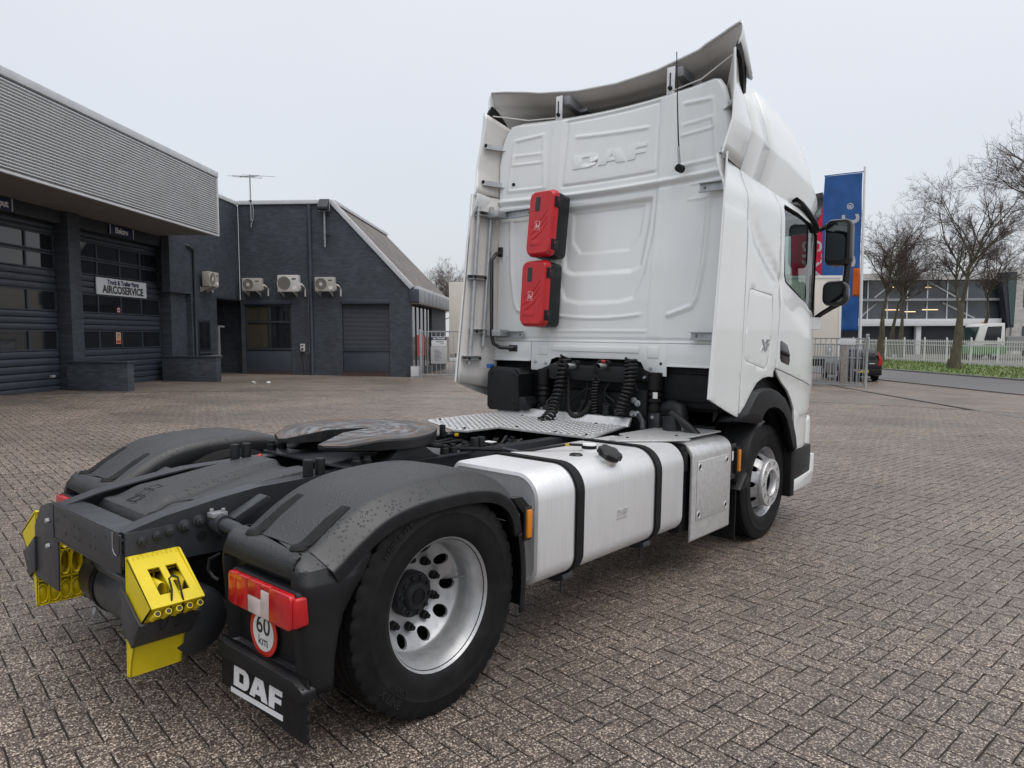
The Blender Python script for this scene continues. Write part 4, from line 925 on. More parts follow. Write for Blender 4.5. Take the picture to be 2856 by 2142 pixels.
fo = lambda mb: mb.xform(Matrix.Translation((0, -.45, 0)))
for s in (-1, 1):
    part(fo(MB().prism([(.24, .985), (.70, .985), (.64, 1.01), (.56, 1.065), (.38, 1.065), (.32, 1.01)], 'x', s*.40-.07, s*.40+.07)), 'pedestal', 'chassis_dark', f5, .01)
part(fo(MB().cyl((-.38, .46, 1.03), (.38, .46, 1.03), .03, 10)), 'pivot_tube', 'chassis_dark', f5)
part(fo(MB().tube([(.30, .72, 1.03), (.42, .92, 1.0), (.50, 1.10, .985), (.55, 1.2, .975)], .012, 8)), 'release_rod', 'chassis_dark', f5)
part(fo(MB().tube([(.50, 1.22, .97), (.53, 1.17, .985), (.62, 1.20, .975), (.645, 1.27, .95), (.58, 1.31, .935), (.51, 1.28, .945)], .011, 8, True)), 'release_handle', 'chassis_paint', f5, smooth=60)
part(fo(MB().cyl((.37, .80, 1.08), (.37, .80, 1.15), .018, 8).cyl((.33, .83, 1.10), (.40, .80, 1.10), .012, 8)), 'grease_fitting', 'chassis_dark', f5)
mp = MB().box(-.44, .44, .10, 1.02, .967, .982); part(mp, 'mounting_plate', 'chassis_paint', bevel=.004)
for s in (-1, 1):
    for y in (.14, .21, .78, .85, .95): 
        part(MB().lathe([(0, 1.035), (.018, 1.035), (.02, 1.02), (.026, 1.015), (.028, .983)], (s*.41, y, 0), 'z', 12), 'bolt', 'chassis_dark')
    for y in (-.12, -.05, 1.09, 1.15): part(MB().lathe([(0, 1.045), (.024, 1.045), (.026, 1.035), (.026, .966)], (s*.36, y, 0), 'z', 14), 'cap_bolt', 'hub_black')
# valves, pipes and cables between the rails
for i in range(26):
    x = random.uniform(-.30, .30); y = random.uniform(1.08, 1.9); z = random.uniform(.84, .93); w = random.uniform(.02, .06)
    part(MB().box(x-w, x+w, y-w*.7, y+w*.7, z-.07, z).cyl((x, y, z), (x, y, z+.02), w*.35, 8), 'valve_block', random.choice(['chassis_dark', 'chassis_paint', 'hub_black']), bevel=.006)
for i in range(14):
    x = random.uniform(-.28, .28); pts = [(x, .95, .80)]; 
    for k in range(6): x = max(-.30, min(.30, x+random.gauss(0, .08))); pts.append((x, 1.05+k*.16, random.uniform(.86, .945)))
    part(MB().tube(pts, random.choice([.008, .011, .014]), 6), 'air_line', 'coil_rubber', smooth=60)
part(MB().tube([(.2, -.30, .80), (.24, -.20, .84), (.28, -.10, .90), (.29, -.02, .94)], .013, 8).tube([(.17, -.30, .80), (.21, -.18, .84), (.26, -.08, .90), (.28, .0, .93)], .013, 8), 'air_line', 'coil_rubber', smooth=60)
part(MB().tube([(-.22, -.20, .86), (-.28, -.10, .90), (-.33, .0, .95)], .013, 8), 'air_line', 'coil_rubber'); part(MB().cyl((-.33, .0, .95), (-.345, .03, .965), .016, 8), 'hose_ferrule', 'red_tube')
part(MB().box(-.28, -.265, 1.55, 1.58, .95, .97), 'cable_tag', 'yellow_tag'); part(MB().box(.05, .13, 1.5, 1.56, .945, .95), 'paper_label', 'paper_white')

# ---- wheels
def tyre_mb(w, R, lug=False, n=176):
    h = w/2
    half = [(.285, h*.76), (.300, h*.88), (.330, h*.97), (.372, h*1.0), (.405, h*.995), (.409, h*1.005), (.413, h*.99), (R-.045, h*.955), (R-.030, h*.93), (R-.008, h*.88), (R, h*.84)]
    gro = [h*.50, h*.17]
    tr = []
    for g in gro: tr += [(R, g+.008), (R-.014, g+.006), (R-.014, g-.006), (R, g-.008)]
    prof = half+tr+[(r, -x) for r, x in reversed(tr)]+[(r, -x) for r, x in reversed(half)]
    def mod(i, j, r, x):
        if lug and r > R-.032 and abs(x) > h*.8 and j % 4 == 0: return r-.011
        return r
    return MB().lathe(prof, (0, 0, 0), 'x', n, mod)
def holed_ring(mb, rin, rout, xin, xout, nh, rh, rc, th=0, k=6):
    """cone from (rin,xin) to (rout,xout) pierced by nh round holes of radius rh centred on radius rc"""
    X = lambda r: xin+(xout-xin)*(r-rin)/(rout-rin)
    for s in range(nh):
        a0 = 2*PI*s/nh; da = PI/nh
        outer = []
        for t in range(k): outer.append((rin+(rout-rin)*t/k, a0+da))
        for t in range(k): outer.append((rout, a0+da-2*da*t/k))
        for t in range(k): outer.append((rout-(rout-rin)*t/k, a0-da))
        for t in range(k): outer.append((rin, a0-da+2*da*t/k))
        P = []; H = []; Hb = []
        for r, a in outer:
            P.append((X(r), r*math.cos(a), r*math.sin(a)))
            # matching point on the hole
            u, v = r*math.cos(a-a0)-rc, r*math.sin(a-a0); q = math.hypot(u, v); u, v = u/q*rh, v/q*rh
            rr, aa = math.hypot(rc+u, v), a0+math.atan2(v, rc+u); H.append((X(rr), rr*math.cos(aa), rr*math.sin(aa))); Hb.append((X(rr)-.014, rr*math.cos(aa), rr*math.sin(aa)))
        m = len(P); mb.add(P+H+Hb, [(i, (i+1) % m, m+(i+1) % m, m+i) for i in range(m)]+[(m+i, m+(i+1) % m, 2*m+(i+1) % m, 2*m+i) for i in range(m)])
def wheel(name, c, side, kind, tmb, w):
    root = tmb; M = Matrix.Translation(c) @ (Matrix.Identity(4) if side > 0 else Matrix.Rotation(PI, 4, 'Z'))
    wh = MB(); wh.V = list(tmb.V); wh.F = list(tmb.F); wo = part(wh.xform(M), name, 'tyre_rubber', smooth=28)
    def sub(mb, nm, m, **k): return mb.xform(M).build(nm, m, wo, k.get('bevel', 0), k.get('smooth', 35))
    h = w/2
    if kind == 'rear':
        fl = h*.79
        sub(MB().lathe([(.286, fl-.012), (.300, fl-.004), (.305, fl+.004), (.303, fl+.010), (.297, fl+.011), (.290, fl+.004), (.284, fl-.012), (.268, fl-.030), (.264, fl-.060), (.258, fl-.075), (.256, fl-.100), (.254, fl-.125), (.250, fl-.145), (.244, fl-.150)], (0, 0, 0), 'x', 72), 'rim', 'rim_silver', smooth=40)
        d = MB(); d.lathe([(.250, fl-.145), (.247, fl-.150)], (0, 0, 0), 'x', 60); holed_ring(d, .180, .247, fl-.205, fl-.150, 10, .030, .214); d.lathe([(.180, fl-.205), (.174, fl-.212), (.165, fl-.215), (.08, fl-.215)], (0, 0, 0), 'x', 60); sub(d, 'wheel_disc', 'rim_silver', smooth=40)
        xb = fl-.215
        sub(MB().lathe([(.106, xb), (.105, xb+.040), (.099, xb+.048), (.070, xb+.05), (.065, xb+.062), (.057, xb+.072), (.035, xb+.077), (0, xb+.078)], (0, 0, 0), 'x', 40), 'hub', 'hub_black', smooth=30)
        for k in range(10):
            a = 2*PI*(k+.5)/10
            sub(MB().lathe([(0, .045), (.012, .045), (.0135, .03), (.019, .026), (.021, 0)], (0, 0, 0), 'x', 10).xform(Matrix.Translation((xb, .158*math.cos(a), .158*math.sin(a)))), 'wheel_nut', 'black_rubber')
            sub(MB().lathe([(0, .062), (.010, .062), (.012, .052), (.016, .050), (.016, .045)], (0, 0, 0), 'x', 8).xform(Matrix.Translation((xb, .085*math.cos(a+.2), .085*math.sin(a+.2)))), 'hub_bolt', 'hub_black')
        sub(MB().lathe([(0, xb+.0785), (.036, xb+.079), (.036, xb+.082), (.032, xb+.082), (.032, xb+.079)], (0, 0, 0), 'x', 24), 'hub_emblem', 'chassis_dark')
        sub(MB().cyl((fl-.20, .20, .02), (fl-.08, .236, .05), .005, 6), 'valve_stem', 'steel')
        sub(MB().lathe([(0, fl-.275), (.245, fl-.262)], (0, 0, 0), 'x', 30), 'brake_drum', 'black_decal')
    else:
        fl = h*.80
        sub(MB().lathe([(.286, fl-.012), (.300, fl-.004), (.305, fl+.004), (.303, fl+.010), (.297, fl+.011), (.288, fl), (.280, fl-.02), (.266, fl-.04), (.262, fl-.09), (.258, fl-.11)], (0, 0, 0), 'x', 72), 'rim', 'rim_silver', smooth=40)
        d = MB(); d.lathe([(.262, fl-.085), (.256, fl-.07)], (0, 0, 0), 'x', 60); holed_ring(d, .200, .256, fl+.030, fl-.070, 10, .026, .226); d.lathe([(.200, fl+.030), (.192, fl+.058), (.188, fl+.060)], (0, 0, 0), 'x', 60); sub(d, 'wheel_disc', 'rim_silver', smooth=40)
        d = MB(); holed_ring(d, .112, .198, fl+.078, fl+.074, 10, .020, .163); d.lathe([(.198, fl+.074), (.203, fl+.066), (.203, fl+.045), (.19, fl+.04)], (0, 0, 0), 'x', 60); d.lathe([(.112, fl+.078), (.106, fl+.070), (.104, fl+.02)], (0, 0, 0), 'x', 40); sub(d, 'nut_ring', 'aluminium_plate', smooth=40)
        sub(MB().lathe([(.104, fl+.025), (.102, fl-.03), (.07, fl-.035), (.055, fl-.02), (0, fl-.018)], (0, 0, 0), 'x', 36), 'hub', 'hub_black')
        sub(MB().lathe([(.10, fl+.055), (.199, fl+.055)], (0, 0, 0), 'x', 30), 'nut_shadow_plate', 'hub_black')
        for k in range(10):
            a = 2*PI*k/10; sub(MB().lathe([(0, .018), (.008, .018), (.010, .01), (.014, .008), (.015, -.01)], (0, 0, 0), 'x', 8).xform(Matrix.Translation((fl+.06, .163*math.cos(a), .163*math.sin(a)))), 'wheel_nut', 'steel')
    return wo
RR_, FR_ = .490, .490
tm_r = tyre_mb(.30, RR_, True); tm_f = tyre_mb(.31, FR_, False)
rw = None
for s in (1, -1):
    w_ = wheel('rear_wheel', (s*1.075, 0, RR_), s, 'rear', tm_r, .30)
    if s > 0: rw = w_
    part(MB().lathe([(.25, -.12), (.30, -.14), (.372, -.15), (.45, -.145), (.482, -.125), (.49, -.11), (.49, .11), (.482, .125), (.45, .145), (.372, .15), (.30, .14), (.25, .12), (.2, .1), (.2, -.1)], (s*.735, 0, RR_), 'x', 60, None, True), 'inner_tyre', 'tyre_rubber', smooth=28)
    wheel('front_wheel', (s*1.02, FWY if 'FWY' in globals() else 3.87, FR_), s, 'front', tm_f, .31)
# raised sidewall lettering on the right rear tyre
def sidewall_text(txt, size, r, a_c, par, x, dirn=1):
    tm = text_mb(txt, size, .0012, 'CENTER', .001); V = []
    for px, py, pz in tm.V:
        a = a_c-dirn*px/r; rr = r+dirn*py; V.append((x+pz, rr*math.cos(a), RR_+rr*math.sin(a)))
    tm.V = V; part(tm, 'tyre_lettering', 'black_gloss', par, smooth=0)
sidewall_text('ENERGY', .030, .388, math.radians(228), rw, 1.2265, -1); sidewall_text('X LINE', .048, .438, math.radians(226), rw, 1.2215, -1); sidewall_text('315/70 R 22.5', .034, .437, math.radians(128), rw, 1.2225, 1)
for y0, nm in ((3.87, 'front_axle'),): part(MB().tube([(-.9, y0, .47), (-.5, y0, .42), (.5, y0, .42), (.9, y0, .47)], .06, 10), nm, 'chassis_dark')

# ---- rear mudguards
def arch_sec(path, sec):
    """sweep sec [(x, drop)] along path [(y,z,ny,nz)]; drop is measured inwards (towards the wheel)"""
    return [[(x, y-ny*d, z-nz*d) for x, d in sec] for (y, z, ny, nz) in path]
def path_n(P, c=(0, .45)):
    out = []
    for i, (y, z) in enumerate(P):
        a = P[max(0, i-1)]; b = P[min(len(P)-1, i+1)]; ty, tz = b[0]-a[0], b[1]-a[1]; L = math.hypot(ty, tz); ny, nz = -tz/L, ty/L
        if ny*(y-c[0])+nz*(z-c[1]) < 0: ny, nz = -ny, -nz
        out.append((y, z, ny, nz))
    return out
def smooth_path(P, n=5):
    out = []
    for i in range(len(P)-1):
        p0, p1, p2, p3 = P[max(0, i-1)], P[i], P[i+1], P[min(len(P)-1, i+2)]
        for k in range(n):
            t = k/n; out.append(tuple(.5*((2*b)+(-a+c)*t+(2*a-5*b+4*c-d)*t*t+(-a+3*b-3*c+d)*t**3) for a, b, c, d in zip(p0, p1, p2, p3)))
    out.append(P[-1]); return out
def mudguard(s):
    def P(mb, n, m, par=None, **k):
        if s < 0: mb.mirror()
        return part(mb, n, m, par, **k)
    sec_top = [(.63, .17), (.64, .05), (.655, .015), (.69, 0), (.88, -.006), (1.08, -.002), (1.13, .002), (1.15, .006), (1.163, .014), (1.18, .026), (1.222, .056), (1.234, .064), (1.241, .070), (1.244, .078), (1.245, .090), (1.245, .125), (1.232, .127), (1.18, .11)]
    top = smooth_path([(-.632, .850), (-.60, .868), (-.50, .935), (-.36, 1.005), (-.20, 1.040), (0, 1.052), (.20, 1.045), (.36, 1.010), (.48, .935), (.545, .84), (.575, .74)], 4)
    mg = P(MB().loft(arch_sec(path_n(top), sec_top), False), 'rear_mudguard', 'black_plastic', smooth=75, solid=.006)
    # front part down behind the tank
    fp = smooth_path([(.578, .735), (.60, .62), (.61, .48), (.60, .31)], 4)
    sec_f = [(.66, .05), (.67, .0), (.95, -.004), (1.16, 0), (1.20, .03), (1.235, .06), (1.24, .10)]
    P(MB().loft(arch_sec(path_n(fp), sec_f), False), 'front_flap', 'black_plastic', mg, smooth=45, solid=.006)
    P(MB().prism([(.42, .905), (.50, .90), (.575, .83), (.585, .68), (.55, .68), (.53, .80), (.46, .86)], 'x', 1.20, 1.246), 'lamp_bracket', 'black_plastic', mg, bevel=.008)
    P(MB().box(1.246, 1.262, .525, .560, .69, .83), 'side_marker', 'amber_lens', mg, bevel=.006); P(MB().box(1.240, 1.250, .515, .568, .675, .845), 'marker_frame', 'black_decal', mg, bevel=.004)
    # rear part with lamp carrier: horizontal sections wrapped round the corner
    def hsec(z):
        yr = lerp([(.34, -.690), (.44, -.700), (.62, -.712), (.745, -.722), (.80, -.712), (.835, -.694), (.852, -.672)], z); xs = lerp([(.34, 1.240), (.74, 1.240), (.80, 1.215), (.835, 1.165), (.852, 1.125)], z)
        yf = lerp([(.34, -.595), (.50, -.585), (.62, -.55), (.71, -.49), (.79, -.41), (.835, -.36), (.852, -.36)], z); r = .05; xi = .615
        rc = .040*sstep(.385, .40, z)*sstep(.768, .755, z); P_ = [(xi+.02, -.56, z), (xi, yr+.05, z), (xi+.012, yr+.015, z), (xi+.035, yr, z), (.665, yr-.001, z), (.685, yr+rc, z), (.80, yr+rc-.003, z), (.95, yr+rc-.004, z), (1.08, yr+rc-.002, z), (1.135, yr+rc, z), (1.155, yr, z)]
        for q in range(6): t_ = math.radians(90*q/5); P_.append((xs-r+r*math.sin(t_), yr+r-r*math.cos(t_), z))
        for q in range(1, 5): P_.append((xs+.004*math.sin(PI*q/4), yr+r+(yf-yr-r)*q/4, z))
        return P_
    lv = [.34, .375, .385, .3925, .40, .46, .54, .62, .69, .74, .755, .7615, .768, .78, .80, .82, .835, .846, .852]
    rr_ = P(MB().loft([hsec(z) for z in lv], False), 'rear_section', 'black_plastic', mg, smooth=28, solid=.006)
    top_ = hsec(.852); P(MB().add([v for v in top_]+[(1.10, -.36, .852), (1.10, -.60, .852), (.62, -.60, .852)], [tuple(range(len(top_)+3))]), 'ledge', 'black_plastic', mg, smooth=0)
    P(MB().prism([(.610, .325), (1.236, .325), (1.236, .37), (1.17, .392), (.68, .392), (.610, .40)], 'y', -.728, -.66), 'lower_lip', 'black_plastic', mg, bevel=.014, smooth=50)
    # flap with lettering
    fl = MB(); zs = [.165+.018*i for i in range(12)]
    edge = [(1.225+(.008 if i % 2 else 0), z) for i, z in enumerate(zs)]
    fl.prism([(.60, .19), (1.215, .155)]+edge+[(1.225, .40), (.60, .40)], 'y', -.700, -.690); flp = P(fl, 'mud_flap', 'black_rubber', mg)
    L = MB(); Ml = frame((.885, -.7012, .262), (1, 0, .02), (0, 0, 1)); daf(L, Ml, .36, .085, .0015); L.prism([(-.205, -.078), (.185, -.072), (.185, -.05), (-.205, -.056)], 'z', 0, .0015, Ml)
    if s < 0: L.V = [(x-1.77, y, z) for x, y, z in L.V]
    part(L, 'flap_lettering', 'white_decal', flp, smooth=0)
    # rubber straps
    for x in (.765, 1.085):
        pth = [(-.640, .862), (-.605, .872), (-.56, .900), (-.50, .940), (-.42, .983)]; N_ = len(pth)
        st_ = MB()
        secs = []
        for i, (y, z) in enumerate(pth):
            w = .034 if 0 < i < N_-1 else .026; secs.append([(x-w, y-.003, z-.001), (x+w, y-.003, z-.001), (x+w, y+.003, z-.014), (x-w, y+.003, z-.014)])
        P(st_.loft(secs), 'strap', 'black_rubber', mg, bevel=.004, smooth=60)
        P(MB().lathe([(0, .012), (.030, .009), (.038, -.002)], (x, -.640, .856), 'z', 16), 'strap_end', 'black_rubber', mg, smooth=60)
    # tail lamp
    y0 = -.722; x0_, x1_, z0_, z1_ = .762, 1.212, .596, .728
    lamp = P(MB().prism(rrect(x1_-x0_+.014, z1_-z0_+.014, .024, 4, (x0_+x1_)/2, (z0_+z1_)/2), 'y', y0-.012, y0+.058), 'tail_lamp', 'dark_plastic', None, bevel=.004, smooth=60)
    def lens(poly, m, n='lens', dy=0): return P(MB().prism(poly, 'y', y0-.034-dy, y0-.010), n, m, lamp, bevel=.005, smooth=60)
    R4 = lambda a, b, c, d: [(a, c), (b, c), (b, d), (a, d)]
    r_ = .022; cl_ = [(x0_+r_-r_*math.cos(t_), z0_+r_-r_*math.sin(t_)) for t_ in [math.radians(90-q*22.5) for q in range(5)]]; cu_ = [(x0_+r_-r_*math.cos(t_), z1_-r_+r_*math.sin(t_)) for t_ in [math.radians(q*22.5) for q in range(5)]]
    lens(cl_+cu_+[(.826, z1_), (.826, z0_)], 'red_lens'); lens(R4(.827, .910, z0_, z1_), 'red_lens'); P(MB().prism(R4(.776, .87, .706, .722), 'y', y0-.0352, y0-.03), 'lens', 'orange_reflection', lamp)  # the orange piece is a reflection painted onto the red lens
    lens(R4(.911, 1.003, .664, z1_), 'red_lens'); lens(R4(.911, 1.003, z0_, .663), 'white_lens'); lens(R4(1.004, 1.065, z0_, .704), 'white_lens'); lens(R4(1.004, 1.065, .705, z1_), 'red_lens')
    er = [(x1_-r_+r_*math.cos(t_), z1_-r_+r_*math.sin(t_)) for t_ in [math.radians(90-q*22.5) for q in range(5)]]; el = [(x1_-r_+r_*math.cos(t_), z0_+r_-r_*math.sin(t_)) for t_ in [math.radians(q*22.5) for q in range(5)]]
    lens([(1.066, z0_), (1.066, z1_)]+er+el, 'red_lens', dy=.003); P(MB().box(1.204, 1.228, y0-.028, y0+.04, .606, .718), 'side_lens', 'red_lens', lamp, bevel=.012, smooth=60)
    # support tube and bracket
    P(MB().tube([(.395, -.63, .835), (.50, -.63, .835), (.56, -.615, .825), (.64, -.60, .80)], .032, 14), 'guard_tube', 'chassis_paint', mg, smooth=60)
    P(MB().lathe([(.033, .44), (.042, .44), (.042, .50), (.033, .50)], (0, -.63, .835), 'x', 16), 'tube_clamp', 'chassis_paint', mg)
    P(MB().box(.42, .47, -.67, -.60, .865, .885).cyl((.432, -.655, .88), (.432, -.655, .90), .009, 8).cyl((.458, -.615, .88), (.458, -.615, .90), .009, 8), 'clamp_plate', 'zinc', mg, bevel=.003)
    P(MB().prism([(-.60, .862), (-.44, .938), (-.42, .93), (-.42, .90), (-.57, .835)], 'x', .45, .52), 'guard_bracket', 'chassis_paint', mg, bevel=.004)
    P(MB().tube([(.52, -.66, .72), (.50, -.70, .70), (.505, -.71, .66), (.53, -.70, .63), (.56, -.69, .62)], .008, 6), 'lamp_cable', 'coil_rubber', mg, smooth=60)
    return mg
mgR = mudguard(1); mgL = mudguard(-1)
# round 60 km plate on the right guard
sp60 = part(MB().lathe([(0, 0), (.098, 0), (.098, .004), (0, .004)], (0, 0, 0), 'z', 40).xform(frame((.900, -.6790, .488), (1, 0, 0), (0, 0, 1))), 'speed_plate', 'red_decal', mgR)
part(MB().lathe([(0, .0045), (.076, .0045)], (0, 0, 0), 'z', 40).xform(frame((.900, -.6790, .488), (1, 0, 0), (0, 0, 1))), 'speed_disc', 'paper_white', mgR)
part(text_mb('60', .105, .0004, 'CENTER', .001).xform(frame((.900, -.6840, .513), (1, 0, 0), (0, 0, 1))), 'speed_figures', 'black_decal', mgR, smooth=0); part(text_mb('km', .058, .0004).xform(frame((.900, -.6840, .451), (1, 0, 0), (0, 0, 1))), 'speed_figures', 'black_decal', mgR, smooth=0)

# ---- fuel tank
def rr_sec(y, x0, x1, z0, z1, rs, n=7, ins=0):
    x0 += ins; x1 -= ins; z0 += ins; z1 -= ins; out = []
    for (cx, cz, r, a0) in ((x1-rs[0], z1-rs[0], rs[0], 0), (x0+rs[1], z1-rs[1], rs[1], 90), (x0+rs[2], z0+rs[2], rs[2], 180), (x1-rs[3], z0+rs[3], rs[3], 270)):
        for i in range(n+1): a = math.radians(a0+90*i/n); out.append((cx+r*math.cos(a), y, cz+r*math.sin(a)))
    return out
TR = (.15, .08, .08, .11)
def tsec(y, ins): return rr_sec(y, .58, 1.222, .385, .985, [max(.03, r-ins) for r in TR], 8, ins)
tank = part(MB().loft([tsec(.672, .05), tsec(.662, .028), tsec(.668, .010), tsec(.685, 0), tsec(2.235, 0), tsec(2.252, .010), tsec(2.258, .028), tsec(2.25, .05)]), 'fuel_tank', 'aluminium', smooth=40)
for y in (.972, 1.842):
    for (dy0, dy1, m, ins, nm) in ((0, .088, 'black_rubber', -.006, 'tank_strap'), (.012, .076, 'chassis_dark', -.010, 'strap_band')):
        part(MB().loft([rr_sec(y+dy0, .58, 1.222, .385, .985, [r-ins for r in TR], 8, ins), rr_sec(y+dy1, .58, 1.222, .385, .985, [r-ins for r in TR], 8, ins)], True, False), nm, m, tank, smooth=40)
    part(MB().prism([(1.06, .385), (1.15, .375), (1.16, .345), (1.10, .325), (.5, .33), (.45, .36), (.45, .385)], 'y', y-.0, y+.09), 'strap_foot', 'chassis_paint', tank, bevel=.006); part(MB().cyl((1.11, y+.045, .33), (1.11, y+.045, .26), .007, 6), 'strap_bolt', 'chassis_paint', tank)
cp_ = Vector((1.135, 1.40, .945)); nd_ = Vector((.45, 0, .89)).normalized(); Mc = nd_.to_track_quat('Z', 'Y').to_matrix().to_4x4(); Mc.translation = cp_
part(MB().lathe([(.075, -.03), (.062, .0), (.058, .045), (0, .045)], (0, 0, 0), 'z', 24).xform(Mc), 'filler_neck', 'aluminium_plate', tank)
capm = MB().lathe([(.066, .045), (.070, .052), (.070, .078), (.064, .086), (0, .088)], (0, 0, 0), 'z', 36, lambda i, j, r, h: r*(1+.10*(1 if (j % 6) < 3 else -.4)) if 0 < i < 4 else r).xform(Mc)
part(capm, 'filler_cap', 'black_gloss', tank, smooth=30)
part(MB().lathe([(0, 1.03), (.042, 1.03), (.045, 1.022), (.045, .985)], (.95, 1.50, 0), 'z', 24), 'sender_cap', 'paper_white', tank, bevel=0); part(MB().lathe([(.0455, 1.0), (.047, 1.0), (.047, 1.02), (.0455, 1.02)], (.95, 1.50, 0), 'z', 24), 'sender_band', 'black_rubber', tank)
part(MB().lathe([(0, .996), (.035, .996), (.042, .985)], (1.0, 1.29, 0), 'z', 20), 'breather_plug', 'black_gloss', tank)
part(MB().tube([(.93, 1.48, 1.02), (.86, 1.40, 1.025), (.75, 1.25, 1.0), (.62, 1.10, .97), (.42, 1.05, .93)], .009, 6), 'sender_cable', 'coil_rubber', tank); part(MB().box(.85, .87, 1.38, 1.40, 1.015, 1.032), 'cable_clip', 'yellow_tag', tank)
L = MB(); Ml = frame((1.2222, 1.465, .655), (0, 1, 0), (0, 0, 1)); daf(L, Ml, .115, .040, .004); L.box(-.06, .055, -.036, -.026, 0, .004, Ml); part(L, 'tank_lettering', 'aluminium_plate', tank, smooth=0)
# ---- silver cover box ahead of the tank
y0, y1 = 2.375, 3.015
cbx = MB()
prof = [(1.222, .290)]+[(1.222-.10+.10*math.cos(math.radians(a)), .965-.10+.10*math.sin(math.radians(a))) for a in range(0, 91, 10)]+[(.62, .985)]
inn = [(x-.022 if x > .7 else x, z-.02) for x, z in prof]
cbx.loft([[(x, y, z) for x, z in prof]+[(x, y, z) for x, z in reversed(inn)] for y in (y0, y1)], True, True)
cbo = part(cbx, 'side_cover', 'aluminium_plate', bevel=.008)
part(MB().prism([(2.44, .42), (2.95, .42), (2.95, .84), (2.44, .84)], 'x', 1.2225, 1.229), 'pressed_panel', 'aluminium_plate', cbo, bevel=.006, smooth=60)
for y, z in ((2.47, .80), (2.92, .80), (2.47, .46), (2.92, .46)):
    part(MB().lathe([(.026, .0), (.022, .004), (.017, .0)], (0, 0, 0), 'x', 18).xform(Matrix.Translation((1.2295, y, z))), 'fixing_ring', 'aluminium_plate', cbo); part(MB().lathe([(0, .002), (.016, .002)], (0, 0, 0), 'x', 14).xform(Matrix.Translation((1.2295, y, z))), 'fixing_bolt', 'hub_black', cbo)
tp_ = [(.82, 1.93), (.87, 1.94), (1.10, 2.20), (1.20, 2.33), (1.20, 2.37), (1.14, 2.40), (1.14, 3.0), (.78, 3.02), (.76, 2.40), (.79, 1.98)]
part(MB().prism(tp_, 'z', .990, 1.002), 'top_plate', 'aluminium_plate', cbo, bevel=.005)
for x, y in ((.86, 2.1), (1.05, 2.45), (.84, 2.9)): part(MB().lathe([(0, 1.008), (.012, 1.007), (.012, 1.0)], (x, y, 0), 'z', 10), 'cover_bolt', 'hub_black', cbo)
part(MB().box(.55, 1.17, 2.30, 3.0, .34, .96), 'exhaust_box', 'chassis_dark', bevel=.03)
part(MB().tube([(1.12, 2.33, .92), (1.13, 2.33, .6), (1.10, 2.33, .34)], .03, 10), 'exhaust_pipe', 'hub_black'); part(MB().box(1.14, 1.19, 2.28, 2.36, .78, .92), 'cover_hinge', 'chassis_dark', bevel=.005)
# module with amber marker ahead of the cover
part(MB().box(.9, 1.20, 3.03, 3.16, .62, .90), 'electrics_box', 'black_gloss', bevel=.01); part(MB().box(1.2, 1.203, 3.075, 3.10, .77, .84), 'info_label', 'paper_white'); part(MB().box(1.215, 1.235, 3.14, 3.175, .68, .85), 'side_marker', 'amber_lens', bevel=.006); part(MB().box(1.19, 1.22, 3.125, 3.185, .66, .87), 'marker_frame', 'black_plastic', bevel=.005)
part(MB().tube([(1.15, 3.12, .62), (1.16, 3.1, .50), (1.1, 3.05, .42)], .015, 6), 'marker_cable', 'coil_rubber')

# ---- catwalk
CZ = .992
pl = [(.60, 1.97), (.62, 2.05), (.44, 2.78), (-.95, 2.78), (-.98, 2.55), (-.93, 1.90), (-.86, 1.82), (-.30, 1.56), (-.20, 1.60), (-.20, 1.95)]
bm_ = bmesh.new(); vv = [bm_.verts.new((x, y, CZ)) for x, y in pl]; bm_.faces.new(vv); geo = bm_.faces[:]
me_ = bpy.data.meshes.new('catwalk'); bm_.to_mesh(me_); bm_.free()
cw = MB(); cw.V = [tuple(v.co) for v in me_.vertices]; cw.F = [tuple(p.vertices) for p in me_.polygons]
cwo = part(cw, 'catwalk', 'aluminium_plate', smooth=0, solid=.012)
part(MB().prism([(2.765, .985), (2.80, 1.05), (2.83, 1.055), (2.80, .98)], 'x', -.95, .46), 'catwalk_lip', 'aluminium_plate', cwo, bevel=.004)
# raised tread studs and dark slots
def inside(x, y):
    c = False; n_ = len(pl); j = n_-1
    for i in range(n_):
        if (pl[i][1] > y) != (pl[j][1] > y) and x < (pl[j][0]-pl[i][0])*(y-pl[i][1])/(pl[j][1]-pl[i][1])+pl[i][0]: c = not c
        j = i
    return c
st1, st2 = MB(), MB()
for i in range(48):
    for j in range(42):
        x = -.93+i*.034+(j % 2)*.017; y = 1.60+j*.028
        if not all(inside(x+a, y+b) for a, b in ((.03, .03), (-.03, -.03), (.03, -.03), (-.03, .03))): continue
        st2.lathe([(0, CZ+.0012), (.0085, CZ+.0012)], (x, y, 0), 'z', 8)
        if (i % 2) == 0: st1.lathe([(.0085, CZ+.0008), (.010, CZ+.004), (.0125, CZ+.004), (.014, CZ+.0005)], (x, y, 0), 'z', 8)
for nm, st_, m in (('tread_stud', st1, 'aluminium_plate'), ('tread_slot', st2, 'black_decal')):
    o = part(st_, nm, m, cwo, smooth=40); o['kind'] = 'stuff'
for x, y in ((-.85, 1.95), (-.3, 1.68), (-.1, 2.05), (.3, 2.02), (.55, 2.05), (.2, 2.7), (-.6, 2.72)): part(MB().lathe([(0, CZ+.012), (.010, CZ+.011), (.012, CZ+.001)], (x, y, 0), 'z', 8), 'plate_bolt', 'hub_black', cwo)

